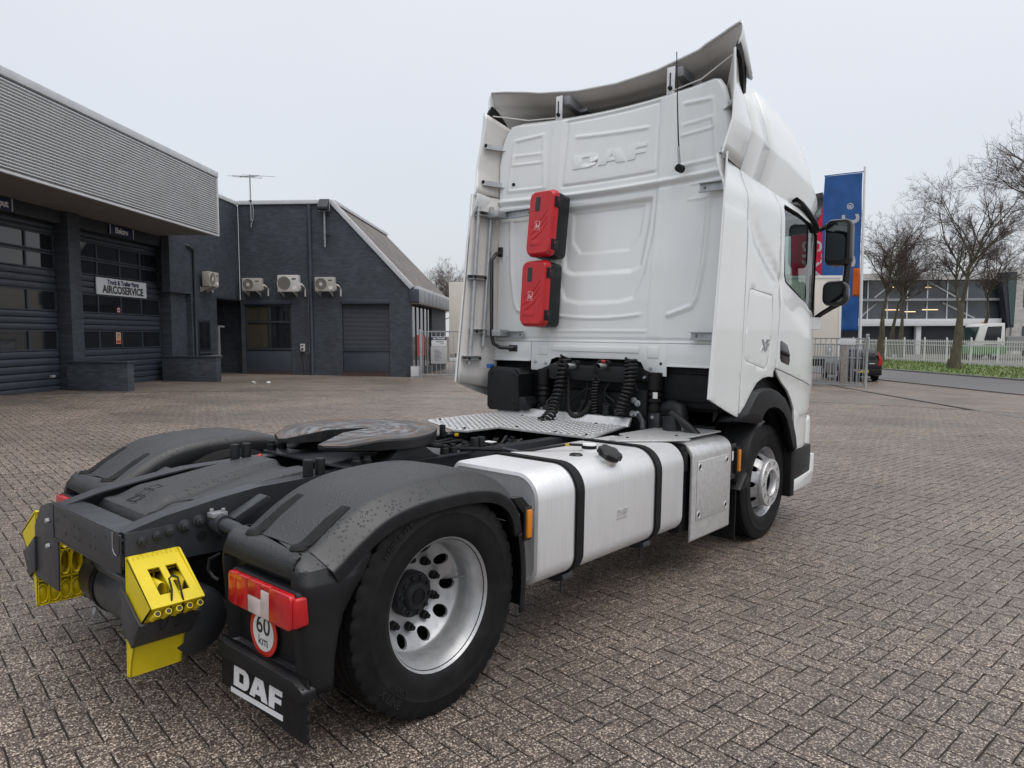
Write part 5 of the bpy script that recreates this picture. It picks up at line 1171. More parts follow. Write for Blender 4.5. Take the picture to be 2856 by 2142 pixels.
# ================================================================== CAB
def seg_d(p, a, b):
    ax, ay = a; bx, by = b; dx, dy = bx-ax, by-ay; t = max(0, min(1, ((p[0]-ax)*dx+(p[1]-ay)*dy)/(dx*dx+dy*dy+1e-12))); return math.hypot(p[0]-ax-dx*t, p[1]-ay-dy*t)
def poly_d(p, P): return min(seg_d(p, P[i], P[i+1]) for i in range(len(P)-1))
def in_poly(p, P):
    c = False; j = len(P)-1
    for i in range(len(P)):
        if (P[i][1] > p[1]) != (P[j][1] > p[1]) and p[0] < (P[j][0]-P[i][0])*(p[1]-P[i][1])/(P[j][1]-P[i][1])+P[i][0]: c = not c
        j = i
    return c
def sd(p, P): d = poly_d(p, P+[P[0]]); return -d if in_poly(p, P) else d
# ---- back wall: one pressed sheet
def wall_lean(z): return lerp([(1.4, 0), (2.0, .02), (2.3, .045), (2.8, .12), (3.1, .145), (3.7, .215)], z)
def wall_hw(z): return lerp([(1.4, 1.15), (3.30, 1.15), (3.48, 1.125), (3.58, 1.09), (3.65, 1.04), (3.69, .975)], z)
REC = [(-.435, 2.84), (.435, 2.84), (.425, 2.60), (.385, 2.30), (.30, 2.26), (-.30, 2.26), (-.385, 2.30), (-.425, 2.60)]
OUT = [(-.50, 2.95), (.50, 2.95), (.49, 2.55), (.44, 2.22), (.35, 2.03), (.20, 2.00), (-.20, 2.00), (-.35, 2.03), (-.44, 2.22), (-.49, 2.55)]
SHELF = [(-.36, 2.80), (.36, 2.80), (.34, 2.55), (.25, 2.44), (-.25, 2.44), (-.34, 2.55)]
PAN = [(-.475, 3.05), (.475, 3.05), (.46, 3.63), (-.46, 3.63)]
def wall_y(x, z):
    y = 2.955+wall_lean(z)*(1-min(1, abs(x)/1.14)**2)
    e = 0.0
    e += .030*sstep(.025, -.02, sd((x, z), REC))+.014*sstep(.02, -.02, sd((x, z), OUT))+.010*sstep(.015, -.012, sd((x, z), SHELF))
    d = abs(sd((x, z), PAN)); e += .011*sstep(.016, .004, d)
    e -= .008*sstep(.02, .008, abs(z-3.46+.06*x))*sstep(.40, .34, abs(x))           # bar over the lettering
    e -= .016*sstep(.022, .010, abs(z-2.965)); e += .014*sstep(.02, .006, abs(z-2.925))   # roof joint
    for c in (-.56, .56):
        e -= .006*sstep(.062, .052, abs(x-c))*sstep(1.66, 1.72, z)
    ax = abs(x)
    d2 = poly_d((ax, z), [(.99, 2.75), (.965, 2.3), (.915, 2.02), (.88, 1.95), (.68, 1.885)]); e -= .014*sstep(.028, .006, d2)
    d3 = abs(sd((ax, z), [(.66, 3.06), (1.03, 3.06), (.98, 3.52), (.70, 3.55)])); e -= .008*sstep(.02, .005, d3)*(1 if z > 3 else 0)
    d4 = abs(sd((ax, z), [(.70, 3.30), (1.0, 3.30), (.99, 3.38), (.70, 3.38)])); e -= .006*sstep(.016, .004, d4)
    d5 = abs(sd((ax, z), [(.80, 2.78), (1.10, 2.78), (1.10, 2.90), (.80, 2.90)])); e -= .006*sstep(.014, .004, d5)
    e -= .010*sstep(.018, .004, abs(z-(1.865+.03*(x/.45)**2)))*sstep(.46, .38, ax)
    e -= .006*sstep(.012, .003, abs(z-1.755))*sstep(.50, .47, ax); e += .008*sstep(.014, .004, abs(z-1.685))
    edge = sstep(.03, 0, wall_hw(z)-ax); e += .03*edge
    e += .05*sstep(3.655, 3.69, z)
    return y+e
mb = MB().grid(lambda u, v: (lambda z: (lambda x: (x, wall_y(x, z), z))((2*u-1)*wall_hw(z)))(1.655+(3.69-1.655)*v), 190, 190)
wall = part(mb, 'back_wall', 'white_paint', smooth=60, solid=.01)
L = MB(); cx_ = .0; yy_ = 2.955+wall_lean(3.26); Md = frame((.0, 0, 3.255), (1, 0, 0), (0, 0, 1)); daf(L, Md, .74, .125, .007); L.V = [(x, wall_y(x, z)+y+.001, z) for x, y, z in L.V]; part(L, 'wall_lettering', 'white_paint', wall, bevel=.0025, smooth=50)
# lower plates
part(MB().prism([(-.69, 1.40), (-.50, 1.40), (-.46, 1.50), (-.40, 1.52), (.40, 1.52), (.46, 1.50), (.52, 1.395), (.69, 1.395), (.69, 1.655), (-.69, 1.655)], 'y', 2.945, 2.957), 'rear_plate', 'white_paint', wall, bevel=.003)
part(MB().box(-.45, .44, 2.938, 2.946, 1.575, 1.625).box(-.60, -.50, 2.938, 2.946, 1.54, 1.63).box(.52, .62, 2.938, 2.946, 1.54, 1.63), 'plate_pressing', 'white_paint', wall, bevel=.006, smooth=60)
for x, z in ((-.52, 1.465), (.55, 1.455), (-.64, 1.475), (.62, 1.42)): part(MB().lathe([(0, 2.93), (.013, 2.932), (.015, 2.945)], (x, 0, z), 'y', 10), 'plate_bolt', 'galvanised', wall)
part(MB().lathe([(0, 2.944), (.013, 2.944)], (.64, 0, 1.495), 'y', 12), 'plate_hole', 'black_decal', wall)
for s in (-1, 1):
    part(MB().box(min(s*.69, s*1.13), max(s*.69, s*1.13), 2.936, 2.95, 1.48, 1.655), 'lower_sheet', 'white_paint', wall, bevel=.006); part(MB().box(min(s*.70, s*1.13), max(s*.70, s*1.13), 2.915, 2.945, 1.475, 1.49), 'sheet_lip', 'white_paint', wall, bevel=.004)
# angled brackets and rails on the wall
def bracket(p0, p1, h=.05, th=.006, mat='galvanised', nm='bracket'):
    p0, p1 = Vector(p0), Vector(p1); d = (p1-p0).normalized(); n = d.cross(Vector((0, 0, 1))).normalized()*th
    V = [p0-n, p1-n, p1+n, p0+n]; mb = MB(); V2 = [tuple(v+Vector((0, 0, -h/2))) for v in V]+[tuple(v+Vector((0, 0, h/2))) for v in V]
    mb.add(V2, [(0, 3, 2, 1), (4, 5, 6, 7), (0, 1, 5, 4), (1, 2, 6, 5), (2, 3, 7, 6), (3, 0, 4, 7)])
    w = n.normalized()*.03
    mb.add([tuple(v+Vector((0, 0, -h/2))) for v in (p0-n, p1-n, p1+w, p0+w)]+[tuple(v+Vector((0, 0, -h/2+.005))) for v in (p0-n, p1-n, p1+w, p0+w)], [(0, 3, 2, 1), (4, 5, 6, 7), (0, 1, 5, 4), (1, 2, 6, 5), (2, 3, 7, 6), (3, 0, 4, 7)])
    return part(mb, nm, mat, wall)
for (o_, i_, z) in (((-1.20, 2.83, 3.47), (-.92, 3.10, 3.47), 0), ((-1.20, 2.80, 3.13), (-.94, 3.03, 3.12), 0)):
    bracket(o_, (-1.08, 3.02, o_[2]-.01)); bracket((-1.08, 3.02, o_[2]-.01), i_)
    part(MB().lathe([(0, -.012), (.014, -.010), (.018, 0)], (o_[0]+.02, o_[1]-.01, o_[2]+.005), 'y', 10), 'bracket_bolt', 'black_rubber', wall); part(MB().lathe([(0, -.02), (.014, -.018), (.018, 0)], (i_[0]-.04, i_[1]-.03, i_[2]), 'y', 10), 'bracket_bolt', 'black_rubber', wall)
for z, y in ((3.42, 3.06), (3.10, 3.02)):
    bracket((1.00, y+.03, z), (1.20, y-.16, z+.01)); part(MB().lathe([(0, -.02), (.016, -.018), (.02, 0)], (1.03, y-.01, z), 'y', 10), 'bracket_bolt', 'black_rubber', wall)
def channel(x0, x1, y, z, h=.07, mat='galvanised'):
    mb = MB().box(x0, x1, y-.004, y, z-h/2, z+h/2).box(x0, x1, y-.035, y-.004, z+h/2-.006, z+h/2).box(x0, x1, y-.035, y-.004, z-h/2, z-h/2+.006)
    part(mb, 'wall_channel', mat, wall, smooth=0); part(MB().lathe([(0, y-.016), (.010, y-.014), (.013, y-.004)], (x0+.04 if x0 > 0 else x1-.04, 0, z), 'y', 8), 'channel_bolt', 'zinc', wall)
channel(.93, 1.20, 2.94, 2.84); channel(.90, 1.16, 2.935, 1.72, .06); channel(-1.12, -.70, 2.94, 2.83, .065); channel(-1.12, -.78, 2.935, 1.72, .06)

# ---- side panels (door, rear side, fairing) as curved sheets drawn in (y, z)
def side_x(y, z):
    x = 1.250
    x -= .16*max(0, (y-4.35)/.8)**2.2
    if y > 5.0: x -= .9*(y-5.0)**1.5
    x -= .075*sstep(2.74, 3.0, z)
    x -= .030*sstep(1.55, 1.15, z)*sstep(3.6, 4.4, y)*0
    # dynamic crease behind the door and along the belt
    cr = [(3.20, 2.86), (3.19, 2.62), (3.30, 2.46), (3.80, 2.20)]
    if y < 3.9: x -= .020*sstep(.075, .0, poly_d((y, z), cr))
    c2 = [(3.06, 2.62), (3.10, 2.50), (3.80, 2.06), (4.50, 1.80), (5.0, 1.72)]
    sgn = (z-lerp(c2, y))
    x += .012*sstep(.05, -.03, sgn)
    c3 = lerp([(3.0, 1.42), (3.75, 1.47), (4.75, 1.28), (5.1, 1.22)], y)
    x -= .018*sstep(.02, -.05, z-c3)*(1 if y > 3.70 else 0)
    return x
def panel(name, poly, mat, par, holes=(), off=0.0, res=.06, s=1, solid=.02, smooth=50, xf=side_x):
    bm = bmesh.new(); E_ = []
    for P_ in [poly]+list(holes):
        vs_ = [bm.verts.new((0, y, z)) for y, z in P_]; E_ += [bm.edges.new((vs_[i], vs_[(i+1) % len(vs_)])) for i in range(len(vs_))]
    bmesh.ops.triangle_fill(bm, edges=E_, use_beauty=True, normal=(1, 0, 0))
    ys = [p[0] for p in poly]; zs = [p[1] for p in poly]
    for lo, hi, ax in ((min(ys), max(ys), 1), (min(zs), max(zs), 2)):
        n = int((hi-lo)/res)
        for i in range(1, n+1):
            co = [0, 0, 0]; co[ax] = lo+(hi-lo)*i/(n+1); no = [0, 0, 0]; no[ax] = 1
            bmesh.ops.bisect_plane(bm, geom=bm.verts[:]+bm.edges[:]+bm.faces[:], dist=1e-6, plane_co=co, plane_no=no)
    mb = MB(); bm.verts.index_update()
    mb.V = [(xf(v.co.y, v.co.z)+off, v.co.y, v.co.z) for v in bm.verts]; mb.F = [tuple(v.index for v in f.verts) for f in bm.faces]
    bm.free()
    # orient outwards
    F = []
    for f in mb.F:
        a, b, c = (Vector(mb.V[i]) for i in f[:3]); F.append(f if (b-a).cross(c-a).x > 0 else f[::-1])
    mb.F = F
    if s < 0: mb.mirror()
    me = bpy.data.meshes.new(name); me.from_pydata(mb.V, [], mb.F); me.update()
    me.polygons.foreach_set('use_smooth', [True]*len(me.polygons)); me.set_sharp_from_angle(angle=math.radians(smooth)); me.materials.append(MATS[mat])
    o = bpy.data.objects.new(name, me); COL.objects.link(o); o.parent = par or T
    if solid:
        md = o.modifiers.new('solid', 'SOLIDIFY'); md.thickness = solid; md.offset = -1; md.use_even_offset = False
        md2 = o.modifiers.new('edge', 'BEVEL'); md2.width = .003; md2.segments = 2; md2.limit_method = 'ANGLE'; md2.angle_limit = math.radians(60)
    return o
def shoulder(y): return lerp([(2.6, 3.035), (2.70, 3.02), (3.10, 2.975), (3.75, 2.91), (4.5, 2.845), (5.2, 2.80)], y)
g = .004
rear_edge = [(2.524, 1.272), (2.56, 1.62), (2.60, 2.00), (2.636, 2.33), (2.668, 2.66), (2.704, 3.018)]
fair_poly = rear_edge+[(2.85, 3.003), (3.098-g, 2.974), (3.09-g, 2.6), (3.07-g, 2.1), (3.055-g, 1.625), (3.035-g, 1.35), (3.012, 1.118), (2.98, 1.120), (2.80, 1.175), (2.65, 1.225)]
arch = [(3.03, 1.125), (3.12, 1.185), (3.25, 1.29), (3.36, 1.365), (3.48, 1.398), (3.60, 1.405), (3.75, 1.395), (3.95, 1.345), (4.10, 1.27), (4.20, 1.19), (4.28, 1.10)]
def a_between(y0, y1): return [p for p in arch if y0 < p[0] < y1]
rear_poly = [(3.098+g, 2.974)]+[(y, shoulder(y)) for y in (3.3, 3.5)]+[(3.750-g, 2.908), (3.80-g, 2.55), (3.818-g, 2.215), (3.79-g, 1.8), (3.752-g, 1.476), (3.748-g, 1.396)]+list(reversed(a_between(3.04, 3.74)))+[(3.035+g, 1.14), (3.035+g, 1.35), (3.055+g, 1.625), (3.07+g, 2.1), (3.09+g, 2.6)]
hatch = [(3.15, 2.075), (3.19, 2.09), (3.60, 2.062), (3.635, 2.04), (3.63, 1.72), (3.565, 1.50), (3.50, 1.468), (3.12, 1.535), (3.085, 1.57), (3.10, 1.75)]
win = [(3.862, 2.80), (3.90, 2.825), (4.20, 2.80), (4.55, 2.755), (4.92, 2.71), (4.98, 2.62), (5.02, 2.0), (4.98, 1.93), (4.86, 1.945), (4.60, 2.0), (4.30, 2.09), (4.0, 2.175), (3.928, 2.20), (3.90, 2.25)]
door_poly = [(3.750+g, 2.905)]+[(y, shoulder(y)) for y in (4.0, 4.3, 4.6, 4.9, 5.04)]+[(5.08, 2.4), (5.10, 1.9), (5.07, 1.6), (5.04, 1.245), (4.75, 1.288), (4.3, 1.372), (4.0, 1.43), (3.752+g, 1.472), (3.79+g, 1.8), (3.818+g, 2.215), (3.80+g, 2.55)]
sill_poly = [(3.754+g, 1.464), (4.0, 1.422), (4.3, 1.364), (4.75, 1.280), (5.04, 1.237), (5.05, 1.10), (4.98, 1.05), (4.70, 1.035), (4.42, 1.03), (4.33, .85), (4.30, 1.0)]+list(reversed(a_between(3.76, 4.29)))
def inner_grid(curve_a, curve_b, n=12):
    m = len(curve_a); return MB().grid(lambda u, v: (lambda i, f: (lambda A, B: tuple(A[k]+(B[k]-A[k])*v for k in range(3)))(*( [tuple(C[i][k]+(C[min(i+1, m-1)][k]-C[i][k])*f for k in range(3)) for C in (curve_a, curve_b)])))(min(int(u*(m-1)), m-2), u*(m-1)-min(int(u*(m-1)), m-2)), (m-1)*3, n)
for s in (1, -1):
    fa = panel('side_fairing', fair_poly, 'white_paint', None, s=s, solid=.012)
    # inner return of the fairing
    ca = [(1.236*s, y+.012, z) for y, z in rear_edge]; cb2 = [(1.125*s, lerp([(1.27, 2.93), (1.7, 2.985), (3.02, 3.0)], z), lerp([(1.27, 1.20), (3.02, 3.0)], z)) for y, z in rear_edge]
    o = inner_grid(ca, cb2).build('fairing_inner', 'white_inner', fa, smooth=50, solid=.004)
    part(MB().tube([(1.246*s, y, z) for y, z in rear_edge], .007, 8), 'fairing_edge', 'white_paint', fa, smooth=70)
    rp__ = panel('rear_side_panel', rear_poly, 'white_paint', None, s=s, holes=[hatch])
    panel('storage_hatch', [(3.36+(y-3.36)*.984, 1.77+(z-1.77)*.984) for y, z in hatch], 'white_paint', rp__, s=s, off=.000)
    dr_ = panel('door', door_poly, 'white_paint', None, s=s, holes=[win])
    panel('door_window', [(y, z) for y, z in win], 'cab_glass', dr_, s=s, off=-.018, solid=0)
    # rubber frame round the window
    wp = [(s*(side_x(y, z)-.006), y, z) for y, z in win]; part(MB().tube(wp, .011, 6, True), 'window_seal', 'black_rubber', dr_, smooth=60)
    panel('door_sill', sill_poly, 'white_paint', None, s=s)
    panel('shut_line_backing', [(3.0, 1.2), (3.3, 1.45), (3.74, 1.42), (3.9, 1.38), (5.0, 1.18), (5.06, 1.6), (5.07, 1.88), (4.6, 1.96), (3.86, 2.16), (3.82, 2.9), (3.05, 2.96)], 'black_decal', rp__, s=s, off=-.028, solid=0, res=.2)
    # handle
    hd = [(3.832, 1.69), (3.86, 1.70), (4.0, 1.665), (4.06, 1.60), (4.075, 1.53), (4.05, 1.488), (3.87, 1.52), (3.84, 1.55)]
    dh = panel('door_handle', hd, 'black_gloss', dr_, s=s, off=.002, solid=.02, res=.3)
    part(MB().tube([(s*1.258, 3.86, 1.60), (s*1.266, 3.95, 1.59), (s*1.258, 4.04, 1.575)], .018, 8), 'grip', 'black_rubber', dr_, smooth=60)
# raised badge on the hatch
tx = text_mb('XF', .125, .006, 'CENTER', .004).xform(frame((1.2635, 3.50, 1.655), (0, 1, .02), (0, .2, 1))); part(tx, 'badge', 'steel', None, smooth=30)

# ---- roof module
def roof_sec(y):
    zs = shoulder(y); t = lambda T_: lerp(T_, y)
    w = side_x(y, 2.3)
    P_ = [(w-.085, zs-.02), (w-.085, zs+.004), (w-.004, zs+t([(2.7, .27), (3.9, .26), (4.5, .22), (5.1, .15)])), (w-.010, zs+t([(2.7, .31), (3.9, .30), (4.5, .26), (5.1, .19)])),
          (w-.065, t([(2.7, 3.50), (3.9, 3.44), (4.5, 3.34), (4.9, 3.20), (5.25, 2.98)])), (w-.15, t([(2.7, 3.72), (3.9, 3.66), (4.5, 3.56), (4.9, 3.40), (5.25, 3.04)])),
          (w-.30, t([(2.7, 3.82), (3.9, 3.82), (4.5, 3.74), (4.9, 3.56), (5.25, 3.10)])), (w-.55, t([(2.7, 3.86), (3.9, 3.90), (4.5, 3.83), (4.9, 3.66), (5.25, 3.14)])), (0, t([(2.7, 3.88), (3.9, 3.94), (4.5, 3.88), (4.9, 3.70), (5.25, 3.16)]))]
    return P_
secs = []
for y in (3.50, 3.7, 3.9, 4.1, 4.3, 4.5, 4.7, 4.85, 5.0, 5.12, 5.2):
    P_ = roof_sec(y); secs.append([(x, y, z) for x, z in P_]+[(-x, y, z) for x, z in reversed(P_[:-1])])
roof = part(MB().loft(secs, False), 'roof_module', 'white_paint', smooth=38, solid=.01)
for s in (1, -1): part(MB().loft([[(s*x, y, z) for x, z in roof_sec(y)[:6]] for y in (3.105, 3.3, 3.50)], False), 'roof_flank', 'white_paint', roof, smooth=38, solid=.01)
for s in (1, -1):
    # upper side fairing behind the roof
    re2 = [(1.205, 2.706, 3.020), (1.246, 2.770, 3.26), (1.245, 2.780, 3.31), (1.236, 2.812, 3.50), (1.226, 2.828, 3.65), (1.218, 2.832, 3.78)]
    ry = 3.10; P_ = roof_sec(ry); fe = [(P_[i][0], ry, P_[i][1]) for i in (1, 2, 3, 4)]+[((P_[4][0]+P_[5][0])/2, ry, (P_[4][1]+P_[5][1])/2-.0), (P_[5][0]+.03, ry, P_[5][1]-.06)]
    mbu = inner_grid(re2, fe, 10)
    if s < 0: mbu.mirror()
    uf = part(mbu, 'upper_fairing', 'white_paint', smooth=38, solid=.01)
    ca = [(x-.006, y+.01, z) for x, y, z in re2]; cb2 = [(1.14, 2.97, 3.01), (1.14, 2.99, 3.12), (1.13, 3.02, 3.25), (1.11, 3.06, 3.40), (1.06, 3.11, 3.52), (1.02, 3.15, 3.60)]
    mbi = inner_grid(ca, cb2, 10)
    if s < 0: mbi.mirror()
    part(mbi, 'fairing_inner', 'white_inner', uf, smooth=50, solid=.003); part(MB().tube([(s*x, y, z) for x, y, z in re2], .008, 8), 'fairing_edge', 'white_paint', uf, smooth=70)
    # black gap strip between fairing and spoiler
    bs = [(1.215, 2.90, 3.80), (1.208, 2.98, 3.76), (1.19, 3.06, 3.68), (1.17, 3.12, 3.58), (1.15, 3.16, 3.50)]
    part(MB().loft([[(s*(x+.012), y-.03, z-.02), (s*(x+.012), y+.02, z+.06), (s*(x-.02), y+.02, z+.06), (s*(x-.02), y-.03, z-.02)] for x, y, z in bs]), 'gap_seal', 'black_rubber', uf, smooth=60)
# ---- roof spoiler
def spo_T(x):
    a = abs(x); y = lerp([(0, 3.20), (.4, 3.18), (.80, 3.125), (.86, 3.095), (1.05, 3.02), (1.22, 2.925)], a); z = lerp([(0, 3.885), (.4, 3.90), (.80, 3.948), (.88, 3.962), (1.08, 3.985), (1.22, 3.985)], a); return y, z
def spo_under(x, v):
    y, z = spo_T(x); a = abs(x); y2, z2 = lerp([(0, 3.62), (.9, 3.60), (1.0, 3.45), (1.215, 3.10)], a), 3.74-.04*sstep(.9, 1.2, a)
    return (x, y+(y2-y)*v, z+(z2-z)*v-.035*math.sin(PI*v)+.012*sstep(.05, 0, abs(v-.35))+.010*sstep(.04, 0, abs(a-.86))*sstep(.0, .2, v))
xs_ = [-1.215+2.43*i/60 for i in range(61)]
spoiler = part(MB().grid(lambda u, v: spo_under(xs_[int(round(u*60))], v), 60, 14), 'roof_spoiler', 'white_inner', smooth=50)
def spo_top(x, v):
    y, z = spo_T(x); y2 = lerp([(0, 4.05), (.7, 3.95), (.9, 3.60), (1.0, 3.42), (1.12, 3.26), (1.215, 3.14)], abs(x)); z2 = lerp([(0, 3.945), (.5, 3.92), (.9, 3.82), (1.05, 3.74), (1.12, 3.70), (1.215, 3.62)], abs(x)); return (x, y+(y2-y)*v-.0, z+.016+(z2-z)*v+.05*math.sin(PI*v)*sstep(1.25, .9, abs(x)))
part(MB().grid(lambda u, v: spo_top(xs_[int(round(u*60))], v), 60, 14), 'spoiler_top', 'white_paint', spoiler, smooth=50)
part(MB().tube([(x, spo_T(x)[0]-.004, spo_T(x)[1]+.008) for x in xs_], .012, 8), 'trailing_edge', 'white_paint', spoiler, smooth=70)
for s in (1, -1):
    wl3 = [(2.895, 3.83), (3.00, 3.775), (3.10, 3.69), (3.20, 3.58)]
    def wing(u, v):
        tx, ty, tz = spo_top(1.215, u); by = 2.895+(3.13-2.895)*u; bz = lerp(wl3, by); bx = lerp([(2.9, 1.21), (3.2, 1.195), (4.05, 1.18)], by)
        return (s*(tx+.004+(bx-tx)*v+.018*math.sin(PI*v)), ty+(by-ty)*v, tz+(bz-tz)*v)
    part(MB().grid(wing, 24, 6), 'spoiler_wing', 'white_paint', spoiler, smooth=60, solid=.012, solid_off=0)
    part(MB().box(s*.56-.035, s*.56+.035, 3.115, 3.122, 3.665, 3.88).box(s*.56-.012, s*.56+.012, 3.108, 3.116, 3.70, 3.84), 'spoiler_bracket', 'white_decal', spoiler, bevel=.003)
    part(MB().box(s*.56-.006, s*.56+.006, 3.104, 3.109, 3.71, 3.83), 'bracket_slot', 'black_decal', spoiler); part(MB().lathe([(0, 3.09), (.016, 3.095), (.018, 3.115)], (s*.56, 0, 3.71), 'y', 10), 'bracket_bolt', 'black_rubber', spoiler)
    part(MB().prism([(3.13, 3.87), (3.42, 3.83), (3.42, 3.75), (3.36, 3.75), (3.14, 3.80)], 'x', s*.56+.03, s*.56+.10), 'bracket_arm', 'zinc', spoiler, bevel=.004); part(MB().box(s*.56+.10, s*.56+.18, 3.30, 3.46, 3.76, 3.79), 'bracket_foot', 'zinc', spoiler, bevel=.003)
    part(MB().tube([(s*1.17, 2.90, 3.76), (s*.86, 3.05, 3.70), (s*.58, 3.12, 3.69)], .006, 6), 'spoiler_stay', 'white_inner', spoiler)
# ---- windscreen, front face and cab interior (seen through the door glass)
fr_ = []
for z in (.95, 1.25, 1.6, 1.95):
    fr_.append([(x*lerp([(.9, .98), (1.95, 1.0)], z), 5.06+.22*(1-(x/1.13)**2)-.0*z, z) for x in [-1.13+2.26*i/16 for i in range(17)]])
part(MB().loft(fr_, False), 'front_panel', 'white_paint', smooth=60, solid=.02)
ws_ = []
for z, yb in ((1.96, 5.06), (2.3, 5.03), (2.75, 4.97)): ws_.append([(x, yb+.24*(1-(x/1.10)**2), z) for x in [-1.10+2.2*i/16 for i in range(17)]])
part(MB().loft(ws_, False), 'windscreen', 'cab_glass', smooth=60)
part(MB().loft([[(x, 5.0+.24*(1-(x/1.12)**2), z) for x in [-1.12+2.24*i/16 for i in range(17)]] for z in (2.75, 2.90)], False), 'header_panel', 'white_paint', smooth=60, solid=.02)
part(MB().loft([[(x, 5.02+d+.26*(1-(x/1.12)**2), z) for x in [-1.14+2.28*i/18 for i in range(19)]] for d, z in ((.0, 2.84), (.14, 2.95), (.18, 3.10), (.15, 3.16))], False), 'sun_visor', 'black_gloss', smooth=60, solid=.012)
for s in (1, -1): part(MB().prism([(4.98, 1.95), (5.10, 1.95), (5.02, 2.85), (4.93, 2.85)], 'x', s*1.10-.03, s*1.10+.03), 'screen_pillar', 'black_gloss', bevel=.01)
part(MB().box(-1.15, 1.15, 3.0, 4.90, 1.20, 1.42), 'cab_floor', 'chassis_dark', bevel=.02)
part(MB().box(-1.14, 1.14, 3.36, 3.40, 1.45, 3.5), 'bunk_wall', 'cab_trim'); part(MB().box(-1.12, 1.12, 3.45, 4.95, 2.92, 2.95), 'headliner', 'cab_trim')
for x in (-.62, .62):
    part(MB().box(x-.26, x+.26, 3.95, 4.45, 1.75, 1.90).prism([(3.95, 1.8), (4.10, 1.8), (4.0, 2.5), (3.88, 2.5)], 'x', x-.25, x+.25).box(x-.14, x+.14, 3.86, 3.98, 2.52, 2.70), 'seat', 'seat_fabric', bevel=.04, smooth=60)
part(MB().prism([(4.7, 1.42), (5.1, 1.42), (5.1, 1.95), (4.85, 1.98), (4.72, 1.85)], 'x', -1.05, 1.05), 'dashboard', 'cab_trim', bevel=.04); part(MB().lathe([(.20, 0), (.22, .015), (.20, .03), (.18, .015)], (0, 0, 0), 'z', 30, None, True).xform(Matrix.Translation((-.62, 4.66, 2.02)) @ Matrix.Rotation(-.9, 4, 'X')), 'steering_wheel', 'black_rubber', smooth=60)
